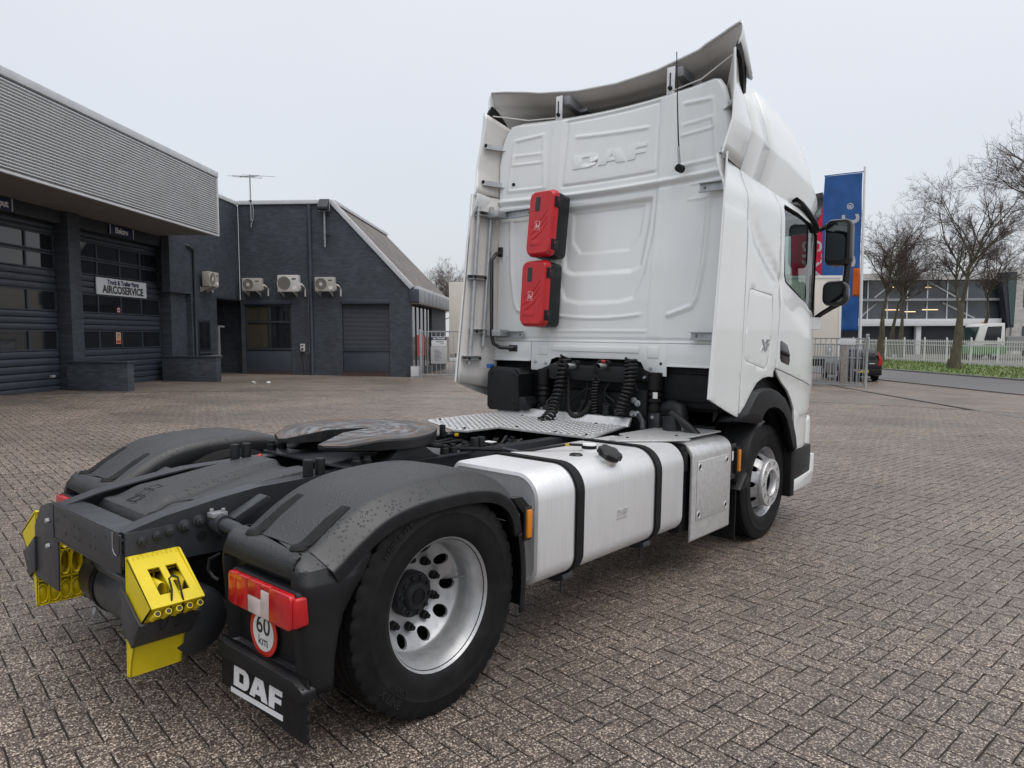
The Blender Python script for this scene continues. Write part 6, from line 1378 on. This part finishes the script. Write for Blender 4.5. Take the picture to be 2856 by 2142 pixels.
# ---- front wheel arch, guards, steps
arch_out = [(3.02, 1.085), (3.10, 1.13), (3.24, 1.235), (3.34, 1.295), (3.45, 1.315), (3.60, 1.32), (3.76, 1.308), (3.95, 1.262), (4.09, 1.19), (4.21, 1.06), (4.32, .90), (4.38, .76)]
arch_mid = [(3.30, 1.045), (3.36, 1.13), (3.42, 1.20), (3.50, 1.255), (3.62, 1.275), (3.76, 1.262), (3.95, 1.21), (4.08, 1.13), (4.18, 1.0), (4.25, .88), (4.30, .80), (4.32, .74)]
arch_in = [(3.47, 1.04), (3.50, 1.09), (3.55, 1.125), (3.62, 1.145), (3.72, 1.15), (3.83, 1.135), (3.95, 1.09), (4.05, 1.02), (4.12, .93), (4.18, .83), (4.22, .77), (4.24, .72)]
for s in (1, -1):
    mb = MB(); mb.loft([[(s*1.10, y, z-.02) for y, z in arch_out], [(s*1.225, y, z-.008) for y, z in arch_out], [(s*1.262, y*.55+a*.45, z*.55+b*.45) for (y, z), (a, b) in zip(arch_out, arch_mid)], [(s*1.268, y, z) for y, z in arch_mid], [(s*1.272, y, z) for y, z in arch_in], [(s*1.21, y, z-.01) for y, z in arch_in]], False)
    ar = part(mb, 'wheel_arch', 'black_plastic', smooth=16, solid=.006)
    part(MB().loft([[(s*1.06, y, z+dz) for y, z in arch_out] for dz in (-.03, .16)], False), 'arch_backing', 'black_decal', ar, smooth=60)
    lin = [(3.30, .55), (3.32, .75), (3.40, .95), (3.54, 1.09), (3.72, 1.16), (3.92, 1.15), (4.10, 1.06), (4.24, .90), (4.32, .70), (4.34, .40)]
    part(MB().loft([[(s*.70, y, z) for y, z in lin], [(s*1.16, y, z) for y, z in lin]], False), 'arch_liner', 'black_rubber', ar, smooth=60, solid=.01)
    # rear guard of the front wheel with ribs and flap
    rg = [(3.55, 1.05), (3.44, 1.0), (3.34, .88), (3.28, .74), (3.25, .60), (3.20, .54)]
    mb = MB(); mb.loft([[(s*.62, y-.02, z+.01) for y, z in rg], [(s*1.16, y-.02, z+.01) for y, z in rg], [(s*1.235, y, z) for y, z in rg], [(s*1.25, y+.05, z-.01) for y, z in rg]], False)
    rgo = part(mb, 'front_mudguard', 'black_plastic', smooth=40, solid=.008)
    for x in (.72, .82, .92, 1.02): part(MB().tube([(s*x, y-.025, z+.015) for y, z in rg], .012, 6), 'guard_rib', 'black_plastic', rgo, smooth=60)
    part(MB().prism([(3.14, .535), (3.30, .535), (3.34, .60), (3.26, .66), (3.20, .60)], 'x', min(s*1.16, s*1.25), max(s*1.16, s*1.25)), 'guard_foot', 'black_plastic', rgo, bevel=.01)
    part(MB().box(min(s*.75, s*1.20), max(s*.75, s*1.20), 3.17, 3.185, .13, .60), 'front_flap', 'black_rubber', rgo)
    # front lower corner: white cheek, step well
    ck = panel('front_cheek', [(4.35, .72), (4.42, 1.02), (4.70, 1.028), (4.98, 1.042), (5.10, 1.0), (5.10, .70)], 'white_paint', None, s=s, off=-.02)
    part(MB().box(min(s*.85, s*1.20), max(s*.85, s*1.20), 4.38, 4.94, .42, .72), 'step_well', 'dark_plastic', ck, bevel=.02)
    mb = MB().prism([(4.36, .315), (4.96, .335), (5.02, .45), (5.02, .62), (4.93, .62), (4.91, .46), (4.36, .41)], 'x', min(s*1.04, s*1.21), max(s*1.04, s*1.21)); part(mb, 'entry_step', 'white_paint', ck, bevel=.012); part(MB().box(min(s*1.0, s*1.19), max(s*1.0, s*1.19), 4.40, 4.94, .415, .43), 'step_tread', 'zinc', ck, bevel=.004)
    part(MB().prism([(4.30, .30), (4.40, .30), (4.40, .85), (4.34, .95), (4.30, .75)], 'x', min(s*.9, s*1.235), max(s*.9, s*1.235)), 'arch_closer', 'black_rubber', ck, bevel=.01); part(MB().box(min(s*1.236, s*1.244), max(s*1.236, s*1.244), 4.36, 4.39, .72, .84), 'corner_marker', 'white_lens', ck, bevel=.003)
part(MB().box(-1.1, 1.1, 5.0, 5.25, .30, .98), 'front_bumper', 'white_paint', bevel=.06, smooth=60)
# dark masses below the cab
part(MB().box(-.45, .45, 2.95, 4.9, .55, 1.25), 'engine_block', 'chassis_dark', bevel=.05)
part(MB().box(-1.1, 1.1, 3.02, 3.10, 1.15, 1.5), 'cab_cross_beam', 'chassis_dark', bevel=.02); part(MB().box(-1.05, -.5, 3.0, 3.25, .6, 1.2), 'air_filter_box', 'chassis_dark', bevel=.03)
for s in (1, -1): part(MB().box(min(s*.5, s*1.1), max(s*.5, s*1.1), 3.10, 3.4, 1.12, 1.3), 'cab_side_member', 'chassis_dark', bevel=.02)

# ---- mirrors and kerb mirror, right and left
for s in (1, -1):
    def P(mb, n, m, par=None, **k):
        if s < 0: mb.mirror()
        return part(mb, n, m, par, **k)
    def hull(secs, n, m, par=None, **k): return P(MB().loft(secs), n, m, par, **k)
    def rr(cx, cz, w, h, r, y, tx=0): return [(cx+a+tx, y, cz+b) for a, b in rrect(w, h, r, 4)]
    ms = hull([rr(1.40, 2.615, .215, .40, .05, 4.795), rr(1.40, 2.615, .235, .425, .06, 4.82), rr(1.405, 2.61, .235, .42, .07, 4.88), rr(1.40, 2.60, .19, .36, .08, 4.96), rr(1.39, 2.60, .10, .24, .05, 5.0)], 'main_mirror', 'black_gloss', smooth=50)
    P(MB().prism([(x, z) for x, z in rrect(.175, .345, .035, 4, 1.395, 2.62)], 'y', 4.788, 4.795), 'mirror_plate', 'mirror_glass', ms)
    lo = hull([rr(1.39, 2.15, .20, .205, .06, 4.80), rr(1.39, 2.15, .225, .235, .07, 4.825), rr(1.395, 2.15, .22, .23, .08, 4.88), rr(1.39, 2.15, .13, .15, .06, 4.95)], 'lower_mirror', 'black_gloss', smooth=50)
    P(MB().prism([(x, z) for x, z in rrect(.165, .165, .04, 4, 1.388, 2.15)], 'y', 4.793, 4.80), 'mirror_plate', 'mirror_glass', lo)
    P(MB().tube([(1.20, 4.93, 2.76), (1.28, 4.90, 2.79), (1.36, 4.88, 2.795), (1.44, 4.88, 2.77)], .024, 8), 'mirror_arm', 'black_gloss', ms, smooth=60)
    P(MB().tube([(1.47, 4.88, 2.70), (1.475, 4.89, 2.45), (1.465, 4.89, 2.30), (1.45, 4.89, 2.15)], .032, 8), 'mirror_arm', 'black_gloss', ms, smooth=60)
    P(MB().tube([(1.42, 4.89, 2.06), (1.34, 4.90, 2.02), (1.25, 4.93, 1.97), (1.19, 4.95, 1.93)], .024, 8), 'mirror_arm', 'black_gloss', ms, smooth=60)
    P(MB().loft([[(1.18+.06*math.cos(a), 4.93+.10*math.sin(a), z) for a in [2*PI*k/12 for k in range(12)]] for z, in ((1.82,), (1.88,), (1.93,))]), 'mirror_foot', 'white_paint', ms, smooth=60)
    km = P(MB().loft([[(1.19+.03*math.cos(a), 4.22+.02*math.sin(a), 2.93+.02*math.cos(a)) for a in [2*PI*k/10 for k in range(10)]]]+[[(1.22+w*.5*math.cos(a), y, z+w*math.sin(a)*.42) for a in [2*PI*k/10 for k in range(10)]] for y, z, w in ((4.30, 2.895, .08), (4.45, 2.845, .10), (4.62, 2.785, .10), (4.74, 2.735, .075), (4.78, 2.72, .03))]), 'kerb_mirror', 'black_plastic', smooth=60)
    P(MB().tube([(1.18, 4.12, 2.86), (1.20, 4.22, 2.89), (1.22, 4.34, 2.88)], .028, 8), 'kerb_mirror_arm', 'black_gloss', km, smooth=60)

# ---- handrail and steps tubes on the left
part(MB().tube([(-1.09, 2.95, 2.49), (-1.085, 2.88, 2.47), (-1.085, 2.82, 2.41), (-1.065, 2.81, 1.72), (-1.05, 2.82, 1.63), (-1.00, 2.86, 1.595), (-.88, 2.93, 1.59)], .018, 10), 'grab_handle', 'black_gloss', smooth=60); part(MB().box(-.95, -.85, 2.925, 2.945, 1.56, 1.62), 'handle_foot', 'black_gloss', bevel=.004); part(MB().box(-1.11, -1.07, 2.93, 2.96, 2.45, 2.54), 'handle_foot', 'black_gloss', bevel=.004)
part(MB().tube([(-1.17, 2.73, 2.90), (-1.17, 2.63, 1.43)], .017, 10), 'lock_tube', 'galvanised'); part(MB().tube([(-1.14, 2.87, 2.91), (-1.14, 2.775, 1.60)], .019, 10), 'lock_tube', 'galvanised')
for z, y, x in ((2.83, 2.80, -1.16), (2.24, 2.72, -1.17), (1.74, 2.74, -1.16), (1.49, 2.66, -1.17)):
    part(MB().box(x-.05, x+.04, y-.09, y+.10, z-.018, z-.012).box(x-.05, x+.04, y-.09, y+.10, z+.018, z+.024).box(x-.05, x-.044, y-.09, y+.1, z-.012, z+.018), 'tube_bracket', 'galvanised', bevel=.003)
    for dy in (-.07, .07): part(MB().lathe([(0, x+.046), (.012, x+.044), (.016, x+.036)], (0, y+dy, z), 'x', 8), 'bracket_bolt', 'black_rubber')
part(MB().box(-1.16, -1.0, 2.80, 2.93, 2.80, 2.86), 'hinge_arm', 'galvanised', bevel=.006); part(MB().box(-1.16, -.95, 2.80, 2.93, 1.70, 1.76), 'hinge_arm', 'galvanised', bevel=.006)
# ---- whip aerial
part(MB().tube([(.745, 2.96, 3.06), (.735, 2.94, 3.25), (.722, 2.93, 3.55), (.71, 2.92, 3.90)], [.006, .006, .005, .004], 6), 'whip_aerial', 'black_rubber'); part(MB().lathe([(0, 2.93), (.030, 2.935), (.032, 2.99)], (.745, 0, 3.02), 'y', 16), 'aerial_foot', 'black_rubber'); part(MB().cyl((.745, 2.95, 3.04), (.738, 2.94, 3.18), .009, 8), 'aerial_base', 'steel')

# ---- hoses and fittings behind the cab
def q5(x, y, Y): return hit(x, y, 'y', Y, 'p5')
def coil(path, R_, r, turns, mat='coil_rubber', nm='coiled_hose', n=10):
    P_ = smooth_path([tuple(p) for p in path], 8); L_ = [0]
    for a, b in zip(P_, P_[1:]): L_.append(L_[-1]+(Vector(b)-Vector(a)).length)
    N_ = turns*n; pts = []; u = None
    for i in range(N_+1):
        t = L_[-1]*i/N_; k = 0
        while k < len(L_)-2 and L_[k+1] < t: k += 1
        f = (t-L_[k])/max(1e-9, L_[k+1]-L_[k]); p = Vector(P_[k]).lerp(Vector(P_[k+1]), f); d = (Vector(P_[k+1])-Vector(P_[k])).normalized()
        if u is None: u = d.orthogonal().normalized()
        u = (u-d*u.dot(d)).normalized(); w = d.cross(u); a = 2*PI*i/n
        pts.append(p+(u*math.cos(a)+w*math.sin(a))*R_)
    return part(MB().tube(pts, r, 6), nm, mat, smooth=70)
coil([q5(1045, 150, 2.86), q5(1020, 260, 2.84), q5(1000, 380, 2.80), q5(965, 500, 2.74), q5(930, 590, 2.66), q5(890, 640, 2.58), q5(855, 660, 2.54)], .043, .0115, 17)
coil([q5(1550, 165, 2.84), q5(1545, 280, 2.82), q5(1530, 400, 2.80), q5(1495, 490, 2.78), q5(1470, 560, 2.77), q5(1465, 600, 2.76)], .044, .0115, 15)
coil([q5(1285, 330, 2.86), q5(1270, 440, 2.85), q5(1270, 600, 2.85)], .030, .009, 12)
coil([q5(1065, 300, 2.88), q5(1065, 420, 2.86), q5(1070, 560, 2.83), q5(1110, 612, 2.80), q5(1170, 598, 2.80), q5(1225, 540, 2.82), q5(1240, 500, 2.84)], .020, .008, 38)
coil([q5(1365, 520, 2.84), q5(1360, 570, 2.84), q5(1365, 625, 2.84)], .030, .0085, 7)
coil([q5(1185, 490, 2.86), q5(1160, 560, 2.86), q5(1130, 600, 2.86)], .016, .007, 10)
coil([q5(1860, 620, 2.75), q5(1865, 740, 2.72)], .062, .008, 12, 'hub_black', 'intake_bellows', 18)
hm = MB()
a_, b_ = q5(970, 250, 2.90), q5(1500, 290, 2.90)
hb = part(MB().box(a_.x-.05, b_.x+.05, 2.86, 2.95, 1.33, 1.46), 'hose_bracket', 'dark_plastic', bevel=.015)
for s_, px in ((-1, 900), (1, 1660)):
    p = q5(px, 230, 2.93); part(MB().prism([(p.x-.05*s_, 1.46), (p.x-.15*s_, 1.50), (p.x-.17*s_, 1.42), (p.x-.10*s_, 1.36), (p.x+.06*s_, 1.34), (p.x+.10*s_, 1.40)], 'y', 2.925, 2.945), 'bracket_ear', 'dark_plastic', hb, bevel=.008)
    for dx, dz in ((-.10, .03), (.0, -.04)): part(MB().lathe([(0, 2.905), (.012, 2.908), (.015, 2.925)], (p.x+dx*s_, 0, 1.42+dz), 'y', 8), 'ear_bolt', 'galvanised', hb)
for px in (1110, 1345):
    p = q5(px, 225, 2.86); part(MB().lathe([(.022, -.10), (.026, -.09), (.026, 0), (.034, .005), (.034, .03), (.0, .035)], tuple(p), 'y', 16).xform(Matrix.Identity(4)), 'hose_coupling', 'steel', hb, smooth=40)
    part(MB().lathe([(0, 0), (.040, .0), (.040, .05), (.03, .06)], (p.x, p.y+.0, p.z+.01), 'y', 16), 'coupling_cap', 'black_rubber', hb)
part(MB().tube([q5(1335, 190, 2.84), q5(1310, 180, 2.82), q5(1275, 215, 2.82), q5(1260, 280, 2.84), q5(1290, 300, 2.86), q5(1305, 350, 2.86)], .009, 6), 'hose', 'coil_rubber', hb, smooth=70); part(MB().tube([q5(1340, 200, 2.84), q5(1345, 188, 2.83), q5(1320, 182, 2.82)], .010, 6), 'red_sleeve', 'red_tube', hb)
part(MB().tube([q5(1085, 250, 2.86), q5(1070, 210, 2.84), q5(1100, 190, 2.84), q5(1125, 215, 2.86)], .009, 6), 'hose', 'coil_rubber', hb, smooth=70)
part(MB().tube([q5(900, 590, 2.70), q5(900, 500, 2.72), q5(940, 455, 2.78)], .008, 6), 'hose', 'coil_rubber', hb, smooth=70)
for pts in ([(1220, 320), (1210, 400), (1195, 470), (1190, 500)], [(1380, 350), (1350, 400), (1340, 470), (1360, 520)], [(1575, 330), (1590, 400), (1650, 470)], [(1090, 500), (1150, 440), (1200, 400), (1300, 400), (1420, 500)]):
    part(MB().tube([q5(x, y, 2.90) for x, y in pts], .009, 6), 'hose', 'coil_rubber', hb, smooth=70)
# black equipment box with chamfered corners
bo = [(-1.05, 1.05), (-1.05, 1.36), (-1.0, 1.42), (-.72, 1.41), (-.665, 1.36), (-.665, 1.07), (-.70, 1.025), (-1.02, 1.02)]
bxo = part(MB().loft([[(x, 2.75, z) for x, z in bo], [(x+(.02 if x < -.8 else -.02), 2.735, z+(.02 if z < 1.2 else -.02)) for x, z in bo]]).prism(bo, 'y', 2.75, 2.93), 'equipment_box', 'dark_plastic', bevel=.012, smooth=40)
for x, z in ((-.99, 1.36), (-.72, 1.355), (-1.0, 1.10), (-.72, 1.10)): part(MB().lathe([(.0, 2.722), (.010, 2.724), (.012, 2.735)], (x, 0, z), 'y', 8), 'box_bolt', 'hub_black', bxo)
part(MB().prism([(-.66, 1.04), (-.58, 1.04), (-.56, 1.10), (-.60, 1.16), (-.66, 1.16)], 'y', 2.74, 2.9), 'box_corner', 'dark_plastic', bxo, bevel=.01); part(MB().box(-1.08, -1.03, 2.76, 2.82, 1.40, 1.44), 'blue_cap', 'blue_cap', bxo, bevel=.008)
# cab springs, suspension towers, intake
for s, px, py in ((-1, 880, 330), (1, 1735, 370)):
    p = q5(px, py, 2.93); part(MB().lathe([(0, .10), (.055, .10), (.058, .08), (.058, -.04), (.045, -.05), (.062, -.08), (.048, -.10), (.062, -.13), (.048, -.15), (.058, -.18), (.05, -.22), (0, -.22)], tuple(p), 'z', 20), 'cab_spring', 'black_rubber', smooth=40)
    part(MB().prism([(p.x-.06, p.z-.22), (p.x+.06, p.z-.22), (p.x+.05*s, p.z-.42), (p.x-.06, p.z-.5)], 'y', 2.90, 2.97), 'spring_bracket', 'chassis_paint', bevel=.008); part(MB().lathe([(0, 2.885), (.014, 2.888), (.016, 2.90)], (p.x, 0, p.z-.26), 'y', 8), 'spring_bolt', 'galvanised')
part(MB().box(.62, .66, 2.868, 2.872, 1.22, 1.27), 'sticker', 'paper_white')
p = q5(1590, 540, 2.88); tw = part(MB().box(p.x-.06, p.x+.10, 2.86, 2.95, .95, 1.28), 'suspension_tower', 'chassis_dark', bevel=.01)
for x, y in ((1568, 488), (1595, 512), (1558, 592), (1592, 594)):
    b = q5(x, y, 2.85); part(MB().lathe([(0, -.02), (.017, -.018), (.02, 0), (.026, .002), (.026, .012)], tuple(b), 'y', 12), 'tower_bolt', 'galvanised', tw)
part(MB().tube([q5(1610, 600, 2.84), q5(1640, 660, 2.80), q5(1640, 720, 2.74)], .025, 8), 'tower_strut', 'chassis_paint', tw, smooth=60)
part(MB().tube([q5(1790, 560, 3.0), q5(1870, 545, 2.95), q5(1920, 560, 2.95), q5(1930, 640, 2.92)], .065, 12), 'intake_pipe', 'hub_black', smooth=60); part(MB().tube([q5(1860, 590, 2.75), q5(1930, 640, 2.72), q5(2000, 700, 2.70), q5(2060, 760, 2.70)], .030, 10), 'corrugated_hose', 'coil_rubber', smooth=60)
for k in range(4): part(MB().tube([q5(1850+k*12, 585+k*8, 2.74), q5(1920+k*10, 660+k*6, 2.70), q5(1990+k*14, 745, 2.68)], .009, 6), 'cable', 'coil_rubber', smooth=60)
part(MB().box(.80, 1.05, 3.02, 3.10, .92, 1.02), 'guard_stay', 'chassis_dark', bevel=.01)

# ================================================================== THINGS CARRIED BY THE TRUCK
def extinguisher_box(label, x, z0, y=2.70):
    r = thing('extinguisher_box', label, 'extinguisher box', (x, 2.965 if z0 > 2 else 2.945, z0), None); r.rotation_euler = (-.11 if z0 > 2 else -.06, 0, 0)
    w, h = .265, .565; D = 2.95-y
    body = MB().loft([[(a, b_, c) for a, c in rrect(w, h, .045, 4, 0, h/2)] for b_ in (-.012, -D+.07)] ).build('case', 'dark_plastic', r, .004)
    MB().loft([[(a, b_, c) for a, c in rrect(w*k, h*k+(1-k)*.1, .05, 5, 0, h/2)] for b_, k in ((-D+.075, 1.03), (-D+.045, 1.03), (-D+.018, .985), (-D+.0, .93))]).build('lid', 'red_plastic', r, smooth=50)
    MB().box(-w/2+.05, w/2-.05, -.10, 0, .15, .40).build('mount', 'dark_plastic', r)
    f = -D-.0015
    MB().prism(rrect(.050, .125, .008, 3, -.035, .445), 'y', f-.001, f+.004).build('sight_window', 'black_gloss', r)
    MB().prism(rrect(.052, .078, .004, 2, -.02, .255), 'y', f-.0005, f+.004).build('label_border', 'paper_white', r); MB().prism(rrect(.046, .072, .003, 2, -.02, .255), 'y', f-.001, f).build('label_field', 'red_plastic', r)
    pr_ = MB().box(-.034, -.026, f-.0015, f, .235, .275).box(-.014, -.004, f-.0015, f, .228, .258); pr_.build('label_print', 'paper_white', r)
    MB().prism(rrect(.115, .045, .004, 2, -.03, .105), 'y', f-.002, f+.004).build('raised_pad', 'red_plastic', r, .0015); 
    for a0 in (.30, .24, .18): MB().tube([(-.10, f+.003, a0-.06), (-.04, f+.001, a0-.03), (.03, f+.001, a0+.02), (.08, f+.002, a0+.09)], .004, 5).build('swirl', 'red_plastic', r, smooth=70)
    for zz in (.09, .46):
        MB().box(w/2-.006, w/2+.014, -D+.02, -D+.10, zz-.045, zz+.045).box(w/2+.012, w/2+.02, -D+.03, -D+.06, zz-.03, zz+.03).build('latch', 'dark_plastic', r, .004); MB().lathe([(0, .002), (.008, .002)], (0, 0, 0), 'x', 8).xform(Matrix.Translation((w/2+.020, -D+.045, zz+.015))).build('latch_pin', 'red_plastic', r)
    for zz in (.08, .28, .48): MB().cyl((-w/2-.008, -D+.05, zz-.03), (-w/2-.008, -D+.05, zz+.03), .009, 8).build('hinge', 'dark_plastic', r)
    MB().lathe([(0, -D+.02), (.012, -D+.022), (.012, -D+.06)], (w/2-.012, 0, .29), 'y', 8).build('seal', 'red_plastic', r)
    return r
extinguisher_box('upper of two red and black extinguisher boxes on the cab back wall', -.468, 2.382)
extinguisher_box('lower red extinguisher box, under the other one, beside the black grab handle', -.508, 1.782)

def chock(label, x0, y0, y1, s, holder_label=None):
    """hollow plastic wedge hung point down; base plane at x0, outwards along s"""
    r = thing('wheel_chock', label, 'wheel chock', (x0, (y0+y1)/2, .26), None)
    W_ = (y1-y0)/2; zt = .755-.26
    T1, T2, T3, TP = (0, zt), (.235, .340), (.145, .250), (.012, 0)
    sh = MB()
    def q(x, y, z): return (s*x, y, z)
    CC = [T3, (.085, .188), (.052, .125), (.032, .06), (.022, 0)]
    for yy in (-W_, W_-.008): sh.prism([T1, (.02, zt), T2]+CC+[(0, 0)], 'y', yy, yy+.008)
    # top face with two openings
    def topface(u, v0, v1):   # strip across the slope between fractions
        pass
    tdir = Vector((T2[0]-T1[0], 0, T2[1]-T1[1])); tn = Vector((-tdir.z, 0, tdir.x)).normalized()*-.008
    def strip(a0, a1, b0, b1):
        P_ = [(a, b) for a, b in ((a0, b0), (a1, b0), (a1, b1), (a0, b1))]; V = []
        for o in (0, 1):
            for a, b in P_: V.append((T1[0]+tdir.x*a+tn.x*o, b, T1[1]+tdir.z*a+tn.z*o))
        sh.add(V, [(0, 1, 2, 3), (7, 6, 5, 4), (0, 4, 5, 1), (1, 5, 6, 2), (2, 6, 7, 3), (3, 7, 4, 0)])
    strip(0, .30, -W_, W_); strip(.80, 1.0, -W_, W_); strip(.30, .80, -W_, -W_*.50); strip(.30, .80, W_*.62, W_); strip(.30, .80, -W_*.05, W_*.18)
    for a in range(11): strip(.02, .09, -W_+W_*2*a/11, -W_+W_*2*a/11+.004)
    # sloping front face (lower blade) and ribs (the open cell side)
    for (xa, za), (xb, zb) in zip(CC, CC[1:]): sh.add([(xa, -W_, za), (xa, W_, za), (xb, W_, zb), (xb, -W_, zb)], [(0, 1, 2, 3)])
    if s < 0: sh.V = [(-x, y, z) for x, y, z in sh.V]
    sh.build('shell', 'yellow_plastic', r, smooth=30, solid=0)
    cells_ = MB(); nc = 4; cw_ = 2*W_/nc
    for i in range(nc):
        for j, (zc, hh) in enumerate(((.06, .10), (.20, .13), (.34, .13))):
            yc = -W_+cw_*(i+.5); depth = max(.012, .022+lerp([(0, 0), (.06, .01), (.125, .03), (.188, .063), (.25, .123)], zc-.05)-.006); pts = []
            for k in range(16): a = 2*PI*k/16; pts.append((yc+cw_*.47*math.copysign(abs(math.cos(a))**.8, math.cos(a)), zc+hh*.5*math.copysign(abs(math.sin(a))**.9, math.sin(a))))
            V = [(s*.002, y, z) for y, z in pts]+[(s*depth, y, z) for y, z in pts]; cells_.add(V, [(k, (k+1) % 16, 16+(k+1) % 16, 16+k) for k in range(16)])
            if j == 0: cells_.add([(s*depth*.7, y, z) for y, z in pts], [tuple(range(16))])
    cells_.build('rib_cells', 'yellow_plastic', r, smooth=40, solid=.003)
    fr_m = MB()
    for yy in range(nc+1): y = -W_+cw_*yy; fr_m.box(min(0, s*.006), max(0, s*.006), y-.003, y+.003, 0, zt)
    for z in (.0, .125, .265, .41): fr_m.box(min(0, s*.006), max(0, s*.006), -W_, W_, z, z+.006)
    fr_m.build('rib_frame', 'yellow_plastic', r, smooth=0)
    # knuckle tubes at the nose
    kn = MB()
    for i in range(5): y = -W_+2*W_*(i+.5)/5; kn.lathe([(.014, 0), (.014, .02), (.009, .02), (.009, 0)], (0, 0, 0), 'x', 12).xform(Matrix.Identity(4)) if False else None
    for i in range(5): y = -W_+2*W_*(i+.5)/5; kn.cyl((s*.19, y, .285), (s*.238, y, .318), .0125, 12)
    kn.build('nose_tube', 'yellow_plastic', r, smooth=50)
    for i in range(5): y = -W_+2*W_*(i+.5)/5; d_ = Vector((s*.053, 0, .035)).normalized(); c_ = Vector((s*.2385, y, .3184)); MB().cyl(c_, c_+d_*.0012, .009, 12).build('nose_hole', 'black_decal', r)
    pl_ = MB().prism([(T3[0], T3[1]), (T2[0], T2[1]), (T2[0]-.01, T2[1]), (T3[0]-.008, T3[1]+.01)], 'y', -W_, W_)
    if s < 0: pl_.V = [(-x, y, z) for x, y, z in pl_.V]
    pl_.build('nose_plate', 'yellow_plastic', r)
    return r
chock('yellow plastic wheel chock beside the right tail lamp, wire clip across it', .405, -1.0, -.79, 1)
chock('yellow plastic wheel chock with open oval cells left of the round air tank', -.715, -1.0, -.79, -1)
# holders (bolted to the truck)
for s, x0 in ((1, .405), (-1, -.715)):
    def P(mb, n, m, **k):
        if s < 0: mb.V = [(-x, y, z) for x, y, z in mb.V]
        return part(mb, n, m, **k)
    X = abs(x0)
    prof = [(X-.012, .655), (X+.145, .522), (X+.165, .50), (X+.075, .405), (X-.012, .385)] 
    hd = P(MB().prism([(X-.02, .63), (X+.10, .55), (X+.165, .515), (X+.072, .405), (X-.02, .46)], 'y', -1.014, -1.004).prism([(X+.158, .523), (X+.168, .518), (X+.075, .402), (X+.064, .402)], 'y', -1.014, -.772).prism([(X+.10, .55), (X+.165, .515), (X+.07, .405), (X-.02, .46), (X-.02, .60)], 'y', -.784, -.774), 'chock_holder', 'chassis_paint', bevel=.002)
    if s > 0: P(MB().prism([(.39, .60), (.402, .60), (.402, .85), (.39, .85)], 'y', -1.0, -.80), 'holder_plate', 'chassis_paint', bevel=.002)
    else:
        P(MB().prism([(.38, .42), (.72, .42), (.72, .68), (.62, .80), (.46, .84), (.38, .84)], 'y', -1.004, -.996), 'holder_plate', 'chassis_paint', bevel=.002)
        for z in (.62, .745): P(MB().lathe([(0, -1.022), (.011, -1.020), (.014, -1.006)], (.50, 0, z), 'y', 8), 'holder_bolt', 'galvanised')
w0 = Vector((.56, -.90, .50))
part(MB().tube([(.545, -.93, .47), (.575, -.93, .485), (.60, -.925, .52), (.63, -.92, .60), (.60, -.905, .645), (.565, -.90, .68), (.565, -.885, .69), (.575, -.87, .68), (.60, -.872, .65), (.635, -.875, .60), (.605, -.87, .52), (.58, -.87, .485), (.55, -.87, .47)], .0042, 6), 'spring_clip', 'hub_black', smooth=70)
